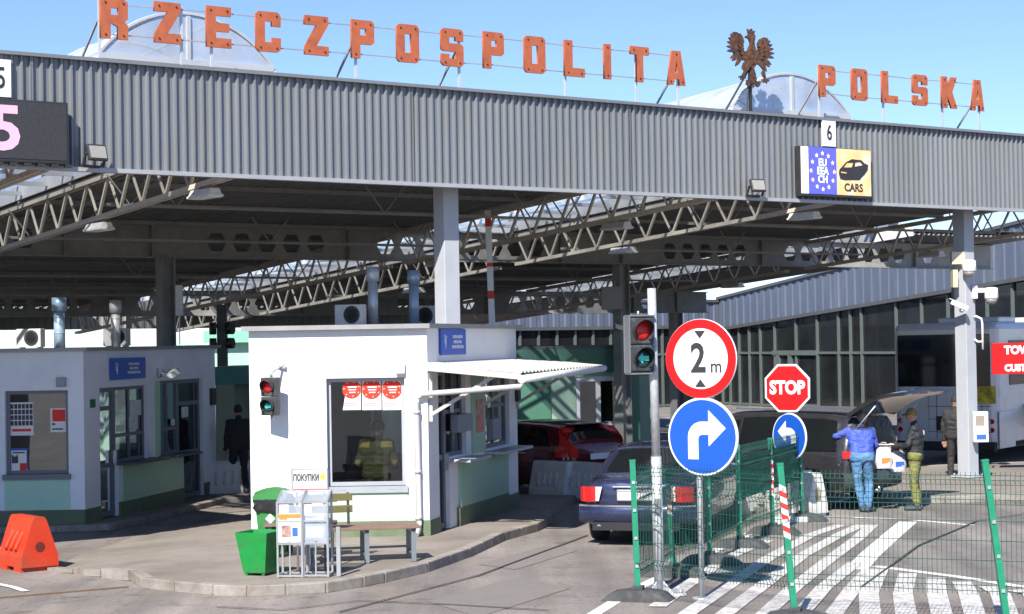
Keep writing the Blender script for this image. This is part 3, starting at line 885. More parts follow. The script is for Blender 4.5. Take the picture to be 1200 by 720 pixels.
b.box2((x0, -.034, -ht / 2), (x0 + .1 * wd, -.026, ht / 2), 0)
b.box2((x0 + .1 * wd, -.034, -ht / 2), (x0 + .5 * wd, -.026, ht / 2), 1)
b.box2((x0 + .5 * wd, -.034, -ht / 2), (wd / 2, -.026, ht / 2), 2)
b.build("screen", [led((.85, .85, .9), .55), BLU, WARM], eu)
b = MB()
for k, s in enumerate(("EU", "EEA", "CH")): b.addmesh(text_mesh(s, ht * .22, .002, .004, sx=.95), fr(x0 + .30 * wd, -.037, ht * (.17 - .18 * k)))
b.build("lettering", led((.85, .85, .95), .7), eu)
b = MB()
for k in range(12):
    a = R(30 * k); cx, cz = x0 + .30 * wd + wd * .165 * math.cos(a), ht * .385 * math.sin(a) - .01
    st = [(cx + (.045 if q % 2 == 0 else .019) * math.cos(R(90 + 36 * q)), cz + (.045 if q % 2 == 0 else .019) * math.sin(R(90 + 36 * q))) for q in range(10)]
    b.addmesh(poly_mesh([st], .002), fr(0, -.037, 0))
b.build("stars", led((.95, .72, .4), .8), eu)
b = MB()
cw = lambda pts: [(x0 + wd * (.5 + p[0]), ht * p[1]) for p in pts]
b.addmesh(poly_mesh([cw([(.03, -.05), (.05, -.16), (.11, -.18), (.33, -.16), (.36, -.10), (.40, -.04), (.45, .06), (.46, .18), (.40, .22), (.36, .28), (.22, .29), (.14, .22), (.07, .10), (.035, .04)]),
    cw([(.10, .10), (.15, .20), (.24, .21), (.22, .11)]), cw([(.26, .13), (.27, .215), (.34, .235), (.38, .17)]), cw([(.06, -.02), (.06, .01), (.14, .0), (.14, -.03)])], .002), fr(0, -.037, 0))
b.addmesh(text_mesh("CARS", ht * .24, .002, .006), fr(x0 + .74 * wd, -.037, -ht * .34))
b.build("pictogram", mat("led_off", (.03, .03, .035), .6), eu)
def floodlight(px, py, lab, yaw):
    o, t, z = on_fascia(px, py, .22)
    r = thing("floodlight", lab, "floodlight", CW(t, -.22, FZ0 + .03), CRZ + yaw, "black floodlights on the fascia's lower edge")
    b = MB(); b.box((0, 0, .16), (.30, .06, .24), rot=Matrix.Rotation(R(-18), 3, 'X'), bev=.015); b.box((0, .06, .15), (.2, .08, .14), rot=Matrix.Rotation(R(-18), 3, 'X'), bev=.01); b.build("housing", BLACKP, r)
    b = MB(); b.box((0, -.032, .168), (.25, .006, .18), rot=Matrix.Rotation(R(-18), 3, 'X')); b.build("glass", mat("flood_glass", (.30, .29, .26), .15, var=.1), r)
    b = MB(); b.bar((-.16, .02, .15), (-.16, .12, -.02), .02, .04); b.bar((.16, .02, .15), (.16, .12, -.02), .02, .04); b.bar((-.17, .12, -.02), (.17, .2, -.02), .04); b.build("bracket", BLACKP, r)
floodlight(106, 193, "black floodlight under the fascia beside the left LED display", .1)
floodlight(878, 224, "black floodlight under the fascia left of the EU display", -.2)
# ================================================================== BOOTHS
class Face:
    """a vertical wall line from a to c (world); pixels on it turn into (s, z)"""
    def __init__(f, a, c, org):
        f.a = Vector((a.x, a.y, 0)); f.c = Vector((c.x, c.y, 0)); f.d = (f.c - f.a).normalized(); f.L = (f.c - f.a).length
        f.n = Vector((f.d.y, -f.d.x, 0)); f.org = Vector((org.x, org.y, 0))   # outward: right-hand side of a->c
    def sz(f, px, py):
        q = onplane(px, py, f.a, f.n); return (q - f.a).dot(f.d), q.z
    def rect(f, x0, x1, y0, y1):
        xm, ym = (x0 + x1) / 2, (y0 + y1) / 2
        return f.sz(x0, ym)[0], f.sz(x1, ym)[0], f.sz(xm, y1)[1], f.sz(xm, y0)[1]
    def pt(f, s, z, o=0.0): return f.a + f.d * s + f.n * o + Vector((0, 0, z)) - f.org
    def mat(f, s, z, o=0.0):
        m = face_frame(f.pt(s, z, o), f.n); return m
    def block(f, mb, s0, s1, z0, z1, o0, o1, m=0, bev=0.0):
        """box between offsets o0..o1 measured outward"""
        mb.box(f.pt((s0 + s1) / 2, (z0 + z1) / 2, (o0 + o1) / 2), (abs(s1 - s0), abs(o1 - o0), abs(z1 - z0)), math.atan2(f.d.y, f.d.x), m, bev)
    def wall(f, mb, z0, z1, th, ops, m=0, s0=0.0, s1=None):
        s1 = f.L if s1 is None else s1
        ss = sorted({s0, s1, *[min(max(v, s0), s1) for o in ops for v in o[:2]]}); zs = sorted({z0, z1, *[min(max(v, z0), z1) for o in ops for v in o[2:4]]})
        for a, b in zip(ss, ss[1:]):
            run = None
            for c, d in zip(zs, zs[1:]):
                sm, zm = (a + b) / 2, (c + d) / 2
                inside = any(o[0] < sm < o[1] and o[2] < zm < o[3] for o in ops)
                if not inside: f.block(mb, a, b, c, d, -th, 0, m)
def window(face, r, root, fm=FRAME, pane=DARKGL, mull=(), trans=(), w_=.05, inset=.08, name="window"):
    s0, s1, z0, z1 = r
    b = MB(); o0, o1 = -inset - .05, -inset + .01
    face.block(b, s0, s0 + w_, z0, z1, o0, o1); face.block(b, s1 - w_, s1, z0, z1, o0, o1)
    face.block(b, s0 + w_, s1 - w_, z0, z0 + w_, o0, o1); face.block(b, s0 + w_, s1 - w_, z1 - w_, z1, o0, o1)
    for q in mull: face.block(b, q - w_ / 2, q + w_ / 2, z0 + w_, z1 - w_, o0 + .003, o1 - .003)
    for q in trans: face.block(b, s0 + w_, s1 - w_, q - w_ / 2, q + w_ / 2, o0 + .006, o1 - .006)
    fo = b.build(name, fm, root)
    b = MB(); b.quad([face.pt(s0 + w_ * .5, z0 + w_ * .5, -inset - .02), face.pt(s1 - w_ * .5, z0 + w_ * .5, -inset - .02), face.pt(s1 - w_ * .5, z1 - w_ * .5, -inset - .02), face.pt(s0 + w_ * .5, z1 - w_ * .5, -inset - .02)])
    b.build("pane", pane, fo)
    return fo
def poster_red(face, s0, s1, z0, z1, off, lab, cut=False):
    r = thing("poster", lab, "poster", face.org + face.pt((s0 + s1) / 2, (z0 + z1) / 2, off), math.atan2(face.d.y, face.d.x), "white posters with a red disc on the booth window")
    wd, ht = s1 - s0, z1 - z0
    b = MB(); 
    if cut: b.prism([(-wd / 2, 0, -ht / 2), (wd / 2, 0, -ht / 2), (wd / 2, 0, ht / 2), (-wd / 2 + wd * .3, 0, ht / 2)], (0, .004, 0))
    else: b.box((0, .002, 0), (wd, .004, ht))
    b.build("sheet", PAPER, r)
    b = MB(); rad = wd * .52
    pts = [(max(-wd * .49, min(wd * .49, x)), min(y, ht * .29)) for x, y in circle_pts(rad, 36)]
    b.addmesh(poly_mesh([pts], .001), fr(0, -.004, ht * .20)); b.build("disc", mat("poster_red", (.78, .03, .02), .6, var=.03), r)
    b = MB()
    for k in range(3): b.box((.01, -.0065, ht * (.27 - .09 * k)), (wd * (.5 - .08 * k), .002, ht * .035))
    b.build("headline", PAPER, r)
    b = MB()
    for k in range(7):
        a = R(20 + 52 * k); b.box((rad * .8 * math.cos(a), -.0065, ht * .2 + rad * .75 * math.sin(a)), (.02, .002, .02))
    b.build("stars", mat("poster_gold", (.85, .5, .1), .6, var=.02), r)
    b = MB()
    for k in range(3): b.box((-.03, -.0045, -ht * (.28 + .06 * k)), (wd * .7, .002, ht * .015))
    b.build("text", mat("poster_text", (.45, .1, .1), .7, var=.02), r)
    return r
SIGNBLUE = mat("sign_blue", (.022, .10, .52), .4, var=.06)
SIGNW = mat("sign_white", (.80, .80, .80), .45, var=.03)
def border_sign(face, px0, px1, py0, py1, lab):
    s0, s1, z0, z1 = face.rect(px0, px1, py0, py1); wd, ht = s1 - s0, z1 - z0
    r = thing("border_control_sign", lab, "sign", face.org + face.pt((s0 + s1) / 2, (z0 + z1) / 2, .03), math.atan2(face.d.y, face.d.x), "blue border control signs on the booths")
    b = MB(); b.box((0, 0, 0), (wd, .03, ht), bev=.004); b.build("plate", SIGNBLUE, r)
    b = MB()
    for k, s in enumerate(("KONTROLA GRANICZNA", "BORDER CONTROL", "ПОГРАНИЧНЫЙ КОНТРОЛЬ")):
        b.addmesh(text_mesh(s, ht * .155, .001, .003, sx=.74 if k != 1 else .8), fr(wd * .15, -.0175, ht * (.2 - .2 * k)))
    b.build("lettering", SIGNW, r); b = MB()
    x = -wd * .34
    b.box((x + .02, -.017, ht * .02), (.035, .003, ht * .26)); b.lathe([(.022, -.002), (.022, .002)], (x - .03, -.017, ht * .24), 'Y', 12)
    b.lathe([(.018, -.002), (.018, .002)], (x + .045, -.017, ht * .20), 'Y', 12)
    b.bar((x - .05, -.017, ht * .05), (x + .0, -.017, -ht * .24), .03, .003); b.box((x - .035, -.0172, ht * .06), (.03, .003, ht * .2))
    b.build("pictogram", SIGNW, r)
    return r
def wall_lamp(face, px, py, lab, group=None):
    s, z = face.sz(px, py)
    r = thing("wall_lamp", lab, "lamp", face.org + face.pt(s, z, 0), math.atan2(face.d.y, face.d.x), group)
    b = MB(); b.box((0, -.03, 0), (.1, .06, .16), bev=.01); b.bar((0, -.05, 0), (.05, -.2, -.05), .035); b.build("arm", STEEL, r)
    b = MB(); b.prism([(.0, -.3, -.10), (.0, -.08, -.12), (.0, -.08, -.04), (.0, -.25, -.01)], (.42, 0, .10)); b.build("head", LAMPW, r)
    return r
def cctv_bullet(root_loc, rz, lab, arm=.18, group=None, tilt=-.15):
    r = thing("cctv_camera", lab, "camera", root_loc, rz, group)
    b = MB(); b.cyl((0, 0, 0), (0, -.03, 0), .05, n=12); b.bar((0, -.02, 0), (0, -arm, .0), .03); b.bar((0, -arm, -.01), (0, -arm, .06), .04); b.build("bracket", WHITEP, r)
    b = MB(); rot = Matrix.Rotation(tilt, 3, 'Y')
    b.box((-.05, -arm, .10), (.36, .10, .10), rot=rot, bev=.012); b.box((-.07, -arm, .16), (.40, .125, .012), rot=rot); b.build("housing", WHITEP, r)
    b = MB(); q = Vector((-.235, -arm, .10 - .185 * math.sin(-tilt) * -1)); b.cyl((-.22, -arm, .073), (-.236, -arm, .071), .035, n=12); b.build("lens", BLACKP, r)
    return r
def ac_unit(loc, rz, lab):
    r = thing("air_conditioner", lab, "air conditioner", loc, rz, "air conditioners on the booth roofs")
    b = MB(); b.box((0, 0, .31), (.82, .3, .56), bev=.015); b.build("case", mat("ac_case", (.6, .59, .55), .5, var=.05, dirt=(.45, .43, .38), dscale=4), r)
    b = MB()
    for k in range(5): b.lathe([(.05 + .04 * k, -.006), (.062 + .04 * k, -.006), (.062 + .04 * k, .006), (.05 + .04 * k, .006)], (.1, -.158, .31), 'Y', 24)
    for k in range(8): a = R(45 * k); b.bar((.1 + .04 * math.cos(a), -.16, .31 + .04 * math.sin(a)), (.1 + .23 * math.cos(a), -.16, .31 + .23 * math.sin(a)), .008)
    b.build("fan_grille", BLACKP, r)
    b = MB(); b.lathe([(.245, -.003), (.245, .003)], (.1, -.152, .31), 'Y', 24); b.build("fan", mat("fan_dark", (.05, .05, .05), .7), r)
    b = MB(); b.box((-.3, 0, .015), (.06, .34, .03)); b.box((.3, 0, .015), (.06, .34, .03)); b.build("feet", STEEL, r)
    r.scale = (.6, .6, .6)
    return r

# ------------------------------------------------------------------ white booth
A = G(504, 637.5); B = P(295, 641, A.y); B.z = 0
C = G(608, 600.5); D = B + (C - A)
KH = 3.33
kiosk = thing("border_booth", "white rendered booth with an officer behind its window and a lean-to awning", "booth", (A.x, A.y, 0))
FR = Face(B, A, A); RT = Face(A, C, A); BK = Face(C, D, A); LF = Face(D, B, A)
wr = FR.rect(383, 475, 443, 570)
opsF = [wr]
# openings on the lane side, measured from the photograph
doorR = RT.rect(513, 522, 440, 630); doorR = (RT.sz(514, 500)[0], RT.sz(526, 500)[0], .13, 2.62)
win1 = (RT.sz(526, 500)[0], RT.sz(546, 500)[0], 1.25, 2.62)
win2 = (RT.sz(568, 500)[0], RT.sz(597, 500)[0], 1.25, 2.62)
opsR = [(doorR[0], doorR[1], .13, 2.62), (win1[0], win1[1], win1[2], 2.62), win2]
b = MB(); FR.wall(b, .13, KH - .06, .22, opsF); 
gb = (RT.sz(536, 500)[0], RT.sz(592, 500)[0])
RT.wall(b, .13, KH - .06, .22, opsR, s0=.0); BK.wall(b, .13, KH - .06, .22, [(1.0, 2.4, 1.1, 2.4)], s0=.1, s1=BK.L - .1); LF.wall(b, .13, KH - .06, .22, [(1.0, 4.2, 1.2, 2.5)], s0=.1, s1=LF.L - .12)
b.build("wall", WHITE, kiosk)
b = MB(); FR.block(b, wr[0] - .02, wr[1] + .02, .36, wr[2] - .10, 0, .012); b.build("front_panel", MINT, kiosk)
b = MB(); RT.block(b, gb[0], gb[1], .42, 1.12, 0, .05); pil = (RT.sz(552, 500)[0], RT.sz(567, 500)[0]); RT.block(b, pil[0], pil[1], 1.22, 2.66, 0, .03)
b.build("lane_panel", mat("green_render", (.36, .52, .37), .8, var=.05, bump=.3, bscale=150), kiosk)
b = MB()
FR.block(b, wr[0] - .02, FR.L + .001, .10, .36, 0, .018); FR.block(b, 0, wr[0] - .02, .10, .22, 0, .010)
RT.block(b, -.018, doorR[0], .10, .36, 0, .018); RT.block(b, gb[0] - .1, gb[1], .10, .42, 0, .055); RT.block(b, gb[1], RT.L, .10, .36, 0, .018)
b.build("plinth", PLINTH, kiosk)
b = MB()
poly = [A + Vector((.05, -.12, 0)), C + Vector((.13, .1, 0)), D + Vector((-.1, .1, 0)), B + Vector((-.10, -.12, 0))]
b.prism([(p.x - A.x, p.y - A.y, KH - .06) for p in poly], (0, 0, .07)); b.build("roof", mat("roof_edge", (.30, .30, .30), .5, .3, var=.1), kiosk)
b = MB(); ins = [A + Vector((-.3, .3, 0)), C + Vector((-.3, -.3, 0)), D + Vector((.3, -.3, 0)), B + Vector((.3, .3, 0))]
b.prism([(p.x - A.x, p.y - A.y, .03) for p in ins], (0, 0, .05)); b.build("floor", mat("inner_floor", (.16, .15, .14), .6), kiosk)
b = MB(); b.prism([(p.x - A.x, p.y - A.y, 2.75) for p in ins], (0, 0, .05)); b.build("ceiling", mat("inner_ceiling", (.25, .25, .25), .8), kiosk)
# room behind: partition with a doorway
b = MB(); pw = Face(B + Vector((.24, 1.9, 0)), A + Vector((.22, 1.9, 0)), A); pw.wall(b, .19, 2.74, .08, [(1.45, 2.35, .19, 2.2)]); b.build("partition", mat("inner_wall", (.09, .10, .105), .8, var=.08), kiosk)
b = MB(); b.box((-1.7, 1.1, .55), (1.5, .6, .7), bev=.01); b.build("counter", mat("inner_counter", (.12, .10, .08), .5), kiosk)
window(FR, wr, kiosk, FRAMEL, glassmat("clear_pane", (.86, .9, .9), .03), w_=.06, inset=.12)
b = MB(); FR.block(b, wr[0] - .03, wr[1] + .03, wr[2] - .10, wr[2], -.12, .05); FR.block(b, wr[0] + .15, wr[0] + .28, wr[2] - .05, wr[2] - .03, .05, .054); FR.block(b, wr[1] - .28, wr[1] - .15, wr[2] - .05, wr[2] - .03, .05, .054)
b.build("sill", mat("sill_grey", (.36, .38, .41), .45, .2, var=.05), kiosk)
z2 = 2.62
fo = window(RT, (doorR[0], doorR[1], .14, z2), kiosk, FRAME, DARKGL, trans=(2.15, 1.25), w_=.09, name="door")
b = MB(); RT.block(b, doorR[1] - .09, doorR[1] - .05, 1.05, 1.3, -.06, .0); b.build("handle", STEEL, fo)
wm = (win1[0] + win1[1]) / 2
window(RT, win1, kiosk, FRAME, DARKGL, mull=(wm,), trans=(1.95,), w_=.06)
wm2 = (win2[0] + win2[1]) / 2
window(RT, win2, kiosk, FRAME, DARKGL, mull=(wm2,), trans=(1.95,), w_=.06)
for q in (win1, win2):
    b = MB(); RT.block(b, q[0] - .05, q[1] + .25, 1.16, 1.21, -.02, .36, bev=.006); b.build("counter_shelf", mat("shelf_grey", (.42, .44, .47), .4, .3, var=.05), kiosk)
TRAY = mat("tray", (.22, .25, .30), .4, .3)
b = MB(); RT.block(b, win1[0] + .1, win1[1] - .05, 1.62, 1.9, .0, .12); b.build("document_tray", TRAY, kiosk)
b = MB(); RT.block(b, win2[0] + .1, win2[0] + .5, 1.4, 1.75, .0, .12); b.build("document_tray", TRAY, kiosk)
for (s, z) in ((RT.sz(534, 497)[0], 2.02), (RT.sz(577, 490)[0], 2.02)):
    b = MB(); RT.block(b, s - .09, s + .09, z - .09, z + .09, -.065, -.055); b.build("sticker", PAPER, kiosk)
s, z = RT.sz(560, 487); b = MB(); RT.block(b, s - .22, s + .22, 1.55, 2.1, .031, .036); b.build("notice", mat("notice_red", (.55, .22, .18), .7, var=.3, scale=9), kiosk)
# lean-to awning with gutter and down pipe
aw = []
n = RT.n
SHEET = mat("awning_sheet", (.50, .485, .45), .5, var=.06, dirt=(.36, .33, .28), dscale=3)
b = MB()
zA, zO = 2.72, 2.57; outw = 1.5; L0, L1 = -.12, RT.L + .35
m = 26; rows = [[], []]
for j in range(m * 4):
    s = L0 + (L1 - L0) * j / (m * 4 - 1); h = (0, .0, .03, .03)[j % 4]
    rows[0].append(RT.pt(s, zA + h, .0)); rows[1].append(RT.pt(s, zO + h, outw))
b.grid(rows, smooth=False); b.build("awning", SHEET, kiosk)
b = MB()
b.bar(RT.pt(L0, zA - .05, .04), RT.pt(L0, zO - .05, outw), .05, .09); b.bar(RT.pt(L1, zA - .05, .04), RT.pt(L1, zO - .05, outw), .05, .09)
b.bar(RT.pt(L0, zA - .06, .04), RT.pt(L1, zA - .06, .04), .05, .06)
for s in (.06, RT.L * .5, RT.L - .05):
    b.bar(RT.pt(s, 1.95, .03), RT.pt(s, zO + .02, outw - .35), .05, .05); b.bar(RT.pt(s, 1.85, .03), RT.pt(s, zA - .08, .03), .05, .05)
b.build("awning_frame", SHEET, kiosk)
b = MB(); b.tube([RT.pt(L0 - .03, zO - .09, outw + .02), RT.pt(L1, zO - .03, outw + .02)], .06, 10); b.build("gutter", WHITEP, kiosk)
b = MB()
gp0 = RT.pt(L0 + .05, zO - .12, outw + .02); q = FR.pt(FR.L - .17, 2.24, .08)
pa = [gp0, gp0 + Vector((-.03, -.05, -.08)), q + Vector((.10, .0, .03)), q + Vector((.03, 0, 0)), q + Vector((0, 0, -.05)), q + Vector((.0, .0, -.1)), Vector((q.x + .01, q.y, .30)), Vector((q.x + .01, q.y - .03, .22)), Vector((q.x - .03, q.y - .10, .16))]
b.tube(pa, .045, 10)
for z in (2.0, 1.1, .4): b.lathe([(.055, -.025), (.055, .025)], (q.x + .005, q.y, z), 'Z', 12)
b.build("down_pipe", mat("grey_pvc", (.45, .45, .45), .45, var=.05), kiosk)
def vent(x, y, z0, h, r, par, org, m=STEEL, cap=1.32):
    b = MB(); b.cyl((x - org.x, y - org.y, z0), (x - org.x, y - org.y, z0 + h - .2), r, n=18); b.cyl((x - org.x, y - org.y, z0 + h - .24), (x - org.x, y - org.y, z0 + h), r * cap, n=18)
    for q in (.3, .6): b.cyl((x - org.x, y - org.y, z0 + h * q), (x - org.x, y - org.y, z0 + h * q + .015), r * 1.06, n=18)
    b.build("vent_pipe", m, par)
VENT = mat("vent_zinc", (.50, .52, .54), .38, .25, var=.1, scale=5)
p = P(437, 350, 31.5); vent(p.x, p.y, KH, P(437, 313, 31.5).z - KH, .085, kiosk, A, VENT)
p = P(485, 350, 32.5); vent(p.x, p.y, KH, P(485, 317, 32.5).z - KH, .085, kiosk, A, mat("vent_blueish", (.36, .48, .60), .38, .25, var=.1))
p = P(411, 380, 31); ac_unit((p.x, p.y, KH + .012), R(-20), "beige air conditioner on the white booth, left of the vent pipes")
p = P(497, 380, 33.2); ac_unit((p.x, p.y, KH + .012), R(-20), "air conditioner on the white booth, tucked behind the right vent pipe")
border_sign(RT, 514, 543, 386, 416, "blue border control sign on the white booth above the awning")
b = MB(); s, z = FR.sz(469, 431); FR.block(b, s - .07, s + .07, z - .09, z + .09, 0, .09, bev=.01); o = b.build("alarm_box", WHITEP, loc=(A.x, A.y, 0)); tag(o, "small white alarm box above the white booth's window", "alarm box")
def fr_rect(x0, x1, y0, y1): return FR.rect(x0, x1, y0, y1)
for (x0, x1, cut, lab) in ((400.5, 422, True, "leftmost of the three red disc posters in the booth window, its corner folded"), (423.5, 446, False, "middle one of the three red disc posters in the booth window"), (447.5, 470, False, "rightmost of the three red disc posters in the booth window")):
    s0, s1, z0, z1 = fr_rect(x0, x1, 446, 481); poster_red(FR, s0, s1, z0, z1, -.135, lab, cut)

# ------------------------------------------------------------------ left booth
A2 = G(100, 621); C2 = G(254, 582.5); d2 = (C2 - A2).normalized()
B2 = P(-60, 624, A2.y + .05); B2.z = 0; D2 = B2 + (C2 - A2)
KH2 = 3.06
booth = thing("border_booth", "grey booth under the canopy with mint panels, two vent pipes and glass doors", "booth", (A2.x, A2.y, 0))
F2 = Face(B2, A2, A2); R2 = Face(A2, C2, A2); BK2 = Face(C2, D2, A2); LF2 = Face(D2, B2, A2)
w2 = F2.rect(6, 80, 458, 556)
pd = (R2.sz(117, 500)[0], R2.sz(138, 500)[0]); pw1 = (pd[1], R2.sz(173, 500)[0]); pp = (pw1[1], R2.sz(187, 500)[0]); pw2 = (pp[1], R2.sz(212, 500)[0]); pe = (pw2[1], R2.sz(238, 500)[0])
ZT = 2.36
b = MB(); F2.wall(b, .10, KH2 - .05, .22, [w2]); R2.wall(b, .10, KH2 - .05, .22, [(pd[0], pd[1], .1, ZT), (pw1[0], pw1[1], 1.02, ZT), (pw2[0], pw2[1], 1.02, ZT + .06), (pe[0], pe[1], .10, ZT + .06)])
BK2.wall(b, .1, KH2 - .05, .2, [(1, 3, 1, 2.3)], s0=.1, s1=BK2.L - .1); LF2.wall(b, .1, KH2 - .05, .2, [], s0=.1, s1=LF2.L - .12)
b.build("wall", GREYW, booth)
b = MB(); F2.block(b, w2[0] - .02, w2[1] + .02, .34, w2[2] - .10, 0, .012); b.build("front_panel", mat("mint_blue", (.46, .70, .54), .8, var=.05, bump=.3, bscale=150), booth)
b = MB(); R2.block(b, pw1[0] + .1, pe[0], .34, .98, 0, .05); R2.block(b, pp[0] + .35, pp[1], 1.03, ZT + .05, 0, .02); b.build("lane_panel", MINT, booth)
b = MB(); F2.block(b, 0, F2.L, .09, .34, 0, .016); R2.block(b, 0, pd[0], .09, .34, 0, .016); R2.block(b, pd[1], pe[0], .09, .34, 0, .055); R2.block(b, pe[1], R2.L, .09, .34, 0, .016); b.build("plinth", PLINTH, booth)
b = MB(); poly = [A2 + Vector((.08, -.1, 0)), C2 + Vector((.12, .1, 0)), D2 + Vector((-.1, .1, 0)), B2 + Vector((-.1, -.1, 0))]
b.prism([(p.x - A2.x, p.y - A2.y, KH2 - .05) for p in poly], (0, 0, .06)); b.build("roof", MATS["roof_edge"], booth)
b = MB(); ins = [A2 + Vector((-.3, .3, 0)), C2 + Vector((-.3, -.3, 0)), D2 + Vector((.3, -.3, 0)), B2 + Vector((.3, .3, 0))]
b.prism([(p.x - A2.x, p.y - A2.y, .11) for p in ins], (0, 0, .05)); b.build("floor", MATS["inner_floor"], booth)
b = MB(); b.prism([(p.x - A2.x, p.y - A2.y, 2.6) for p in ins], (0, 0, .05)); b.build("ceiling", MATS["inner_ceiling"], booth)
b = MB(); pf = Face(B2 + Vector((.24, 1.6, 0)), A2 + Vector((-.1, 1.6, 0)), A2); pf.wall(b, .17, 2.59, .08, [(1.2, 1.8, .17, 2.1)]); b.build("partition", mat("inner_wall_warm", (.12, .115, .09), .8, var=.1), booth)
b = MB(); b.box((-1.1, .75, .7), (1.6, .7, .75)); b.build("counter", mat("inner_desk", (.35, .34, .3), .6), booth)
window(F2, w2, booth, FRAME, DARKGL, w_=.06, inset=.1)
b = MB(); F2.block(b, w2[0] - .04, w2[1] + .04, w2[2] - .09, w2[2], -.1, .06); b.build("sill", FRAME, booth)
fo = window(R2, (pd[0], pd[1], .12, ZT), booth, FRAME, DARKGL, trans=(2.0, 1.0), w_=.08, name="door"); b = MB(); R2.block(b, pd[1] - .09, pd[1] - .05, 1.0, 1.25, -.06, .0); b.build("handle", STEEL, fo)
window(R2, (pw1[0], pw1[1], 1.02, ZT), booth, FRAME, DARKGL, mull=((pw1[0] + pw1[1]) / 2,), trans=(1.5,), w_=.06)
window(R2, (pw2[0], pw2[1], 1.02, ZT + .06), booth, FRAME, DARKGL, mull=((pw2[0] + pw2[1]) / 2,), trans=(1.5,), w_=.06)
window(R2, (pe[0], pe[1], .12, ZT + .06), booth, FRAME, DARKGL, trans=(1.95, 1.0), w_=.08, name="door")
for q in (pw1, pw2):
    b = MB(); R2.block(b, q[0] - .05, q[1] + .2, .99, 1.03, -.02, .36, bev=.005); b.build("counter_shelf", mat("dark_shelf", (.10, .11, .12), .5, .3), booth)
for (px, py, a, c) in ((147, 502, .10, .12), (163, 478, .3, .28), (160, 496, .25, .24), (206, 495, .12, .12), (220, 483, .22, .2)):
    b = MB(); s, z = R2.sz(px, py); R2.block(b, s - a / 2 * 1.6, s + a / 2 * 1.6, z - c / 2, z + c / 2, -.065, -.055); b.build("notice", mat("notice_pale", (.62, .66, .66), .7, var=.15, scale=8), booth)
VEN2 = mat("vent_plain", (.52, .51, .48), .4, .2, var=.1)
p = P(69.5, 370, 34); vent(p.x, p.y, KH2, P(69, 349, 34).z - KH2, .10, booth, A2, MATS["vent_blueish"])
p = P(135.5, 370, 35); vent(p.x, p.y, KH2, P(135, 352, 35).z - KH2, .085, booth, A2, VEN2)
p = P(36, 395, 34.5); ac_unit((p.x, p.y, KH2 + .01), R(-15), "air conditioner on the grey booth, left of both vent pipes")
p = P(137, 395, 36); ac_unit((p.x, p.y, KH2 + .01), R(-15), "air conditioner on the grey booth, behind its paler vent pipe")
border_sign(R2, 127.5, 168, 419.5, 444.5, "blue border control sign on the grey booth above its glass doors")
wall_lamp(R2, 185, 437, "tilted floodlight on the grey booth's wall, right of the blue sign")
b = MB(); s, z = F2.sz(72.5, 448); F2.block(b, s - .08, s + .08, z - .08, z + .08, 0, .08, bev=.01); tag(b.build("alarm_box", mat("alarm_grey", (.3, .3, .32), .6), loc=(A2.x, A2.y, 0)), "small grey box above the grey booth's front window", "alarm box")
b = MB(); s, z = R2.sz(108, 473); R2.block(b, s - .1, s + .1, z - .07, z + .07, 0, .02); tag(b.build("exit_plate", mat("dark_green_plate", (.02, .13, .08), .5), loc=(A2.x, A2.y, 0)), "small dark green plate beside the grey booth's door", "sign")
b = MB(); s, z = R2.sz(248, 465); R2.block(b, s - .12, s + .12, z - .17, z + .17, 0, .06); tag(b.build("intercom", BLACKP, loc=(A2.x, A2.y, 0)), "dark intercom box at the grey booth's far corner", "intercom")
b = MB(); s, z = RT.sz(605, 464); RT.block(b, s - .1, s + .1, z - .1, z + .1, 0, .06); tag(b.build("intercom", BLACKP, loc=(A.x, A.y, 0)), "dark intercom box at the white booth's far corner", "intercom")
def flat_poster(face, px0, px1, py0, py1, off, name, lab, mats_shapes):
    s0, s1, z0, z1 = face.rect(px0, px1, py0, py1); wd, ht = s1 - s0, z1 - z0
    r = thing(name, lab, "poster", face.org + face.pt((s0 + s1) / 2, (z0 + z1) / 2, off), math.atan2(face.d.y, face.d.x))
    b = MB(); b.box((0, .002, 0), (wd, .004, ht)); b.build("sheet", PAPER, r)
    for k, (nm, m, rects) in enumerate(mats_shapes):
        b = MB()
        for (u0, u1, v0, v1) in rects: b.box2((wd * (u0 - .5), -.003 - .001 * k, ht * (v0 - .5)), (wd * (u1 - .5), -.001, ht * (v1 - .5)))
        b.build(nm, m, r)
    return r
DKT = mat("print_dark", (.06, .06, .08), .7, var=.3, scale=30); PR = MATS["poster_red"]; PB = mat("print_blue", (.03, .12, .5), .6)
flat_poster(F2, 9, 37, 472, 511, -.115, "poster", "poster of small dark photos at the top of the grey booth's window",
    [("photos", DKT, [(.04 + .16 * i, .17 + .16 * i, .30 + .17 * j, .44 + .17 * j) for i in range(6) for j in range(4)]), ("red_band", PR, [(.1, .9, .12, .2)])])
flat_poster(F2, 57, 75.5, 479, 507, -.115, "poster", "poster with a red disc in the grey booth's window", [("red_field", PR, [(.12, .95, .45, .95)]), ("print", DKT, [(.1, .3, .3, .38), (.1, .8, .1, .16)])])
flat_poster(F2, 10, 30, 526, 553, -.115, "poster", "blue edged poster with a black cat shape low in the grey booth's window", [("blue_edge", PB, [(0, 1, .9, 1), (0, .05, 0, .9), (.95, 1, .1, .9)]), ("black_shape", DKT, [(.08, .45, .35, .65), (.08, .16, .65, .72), (.36, .44, .65, .72)]), ("red_shape", PR, [(.55, .95, .02, .35)]), ("text", DKT, [(.15, .85, .78, .84)])])

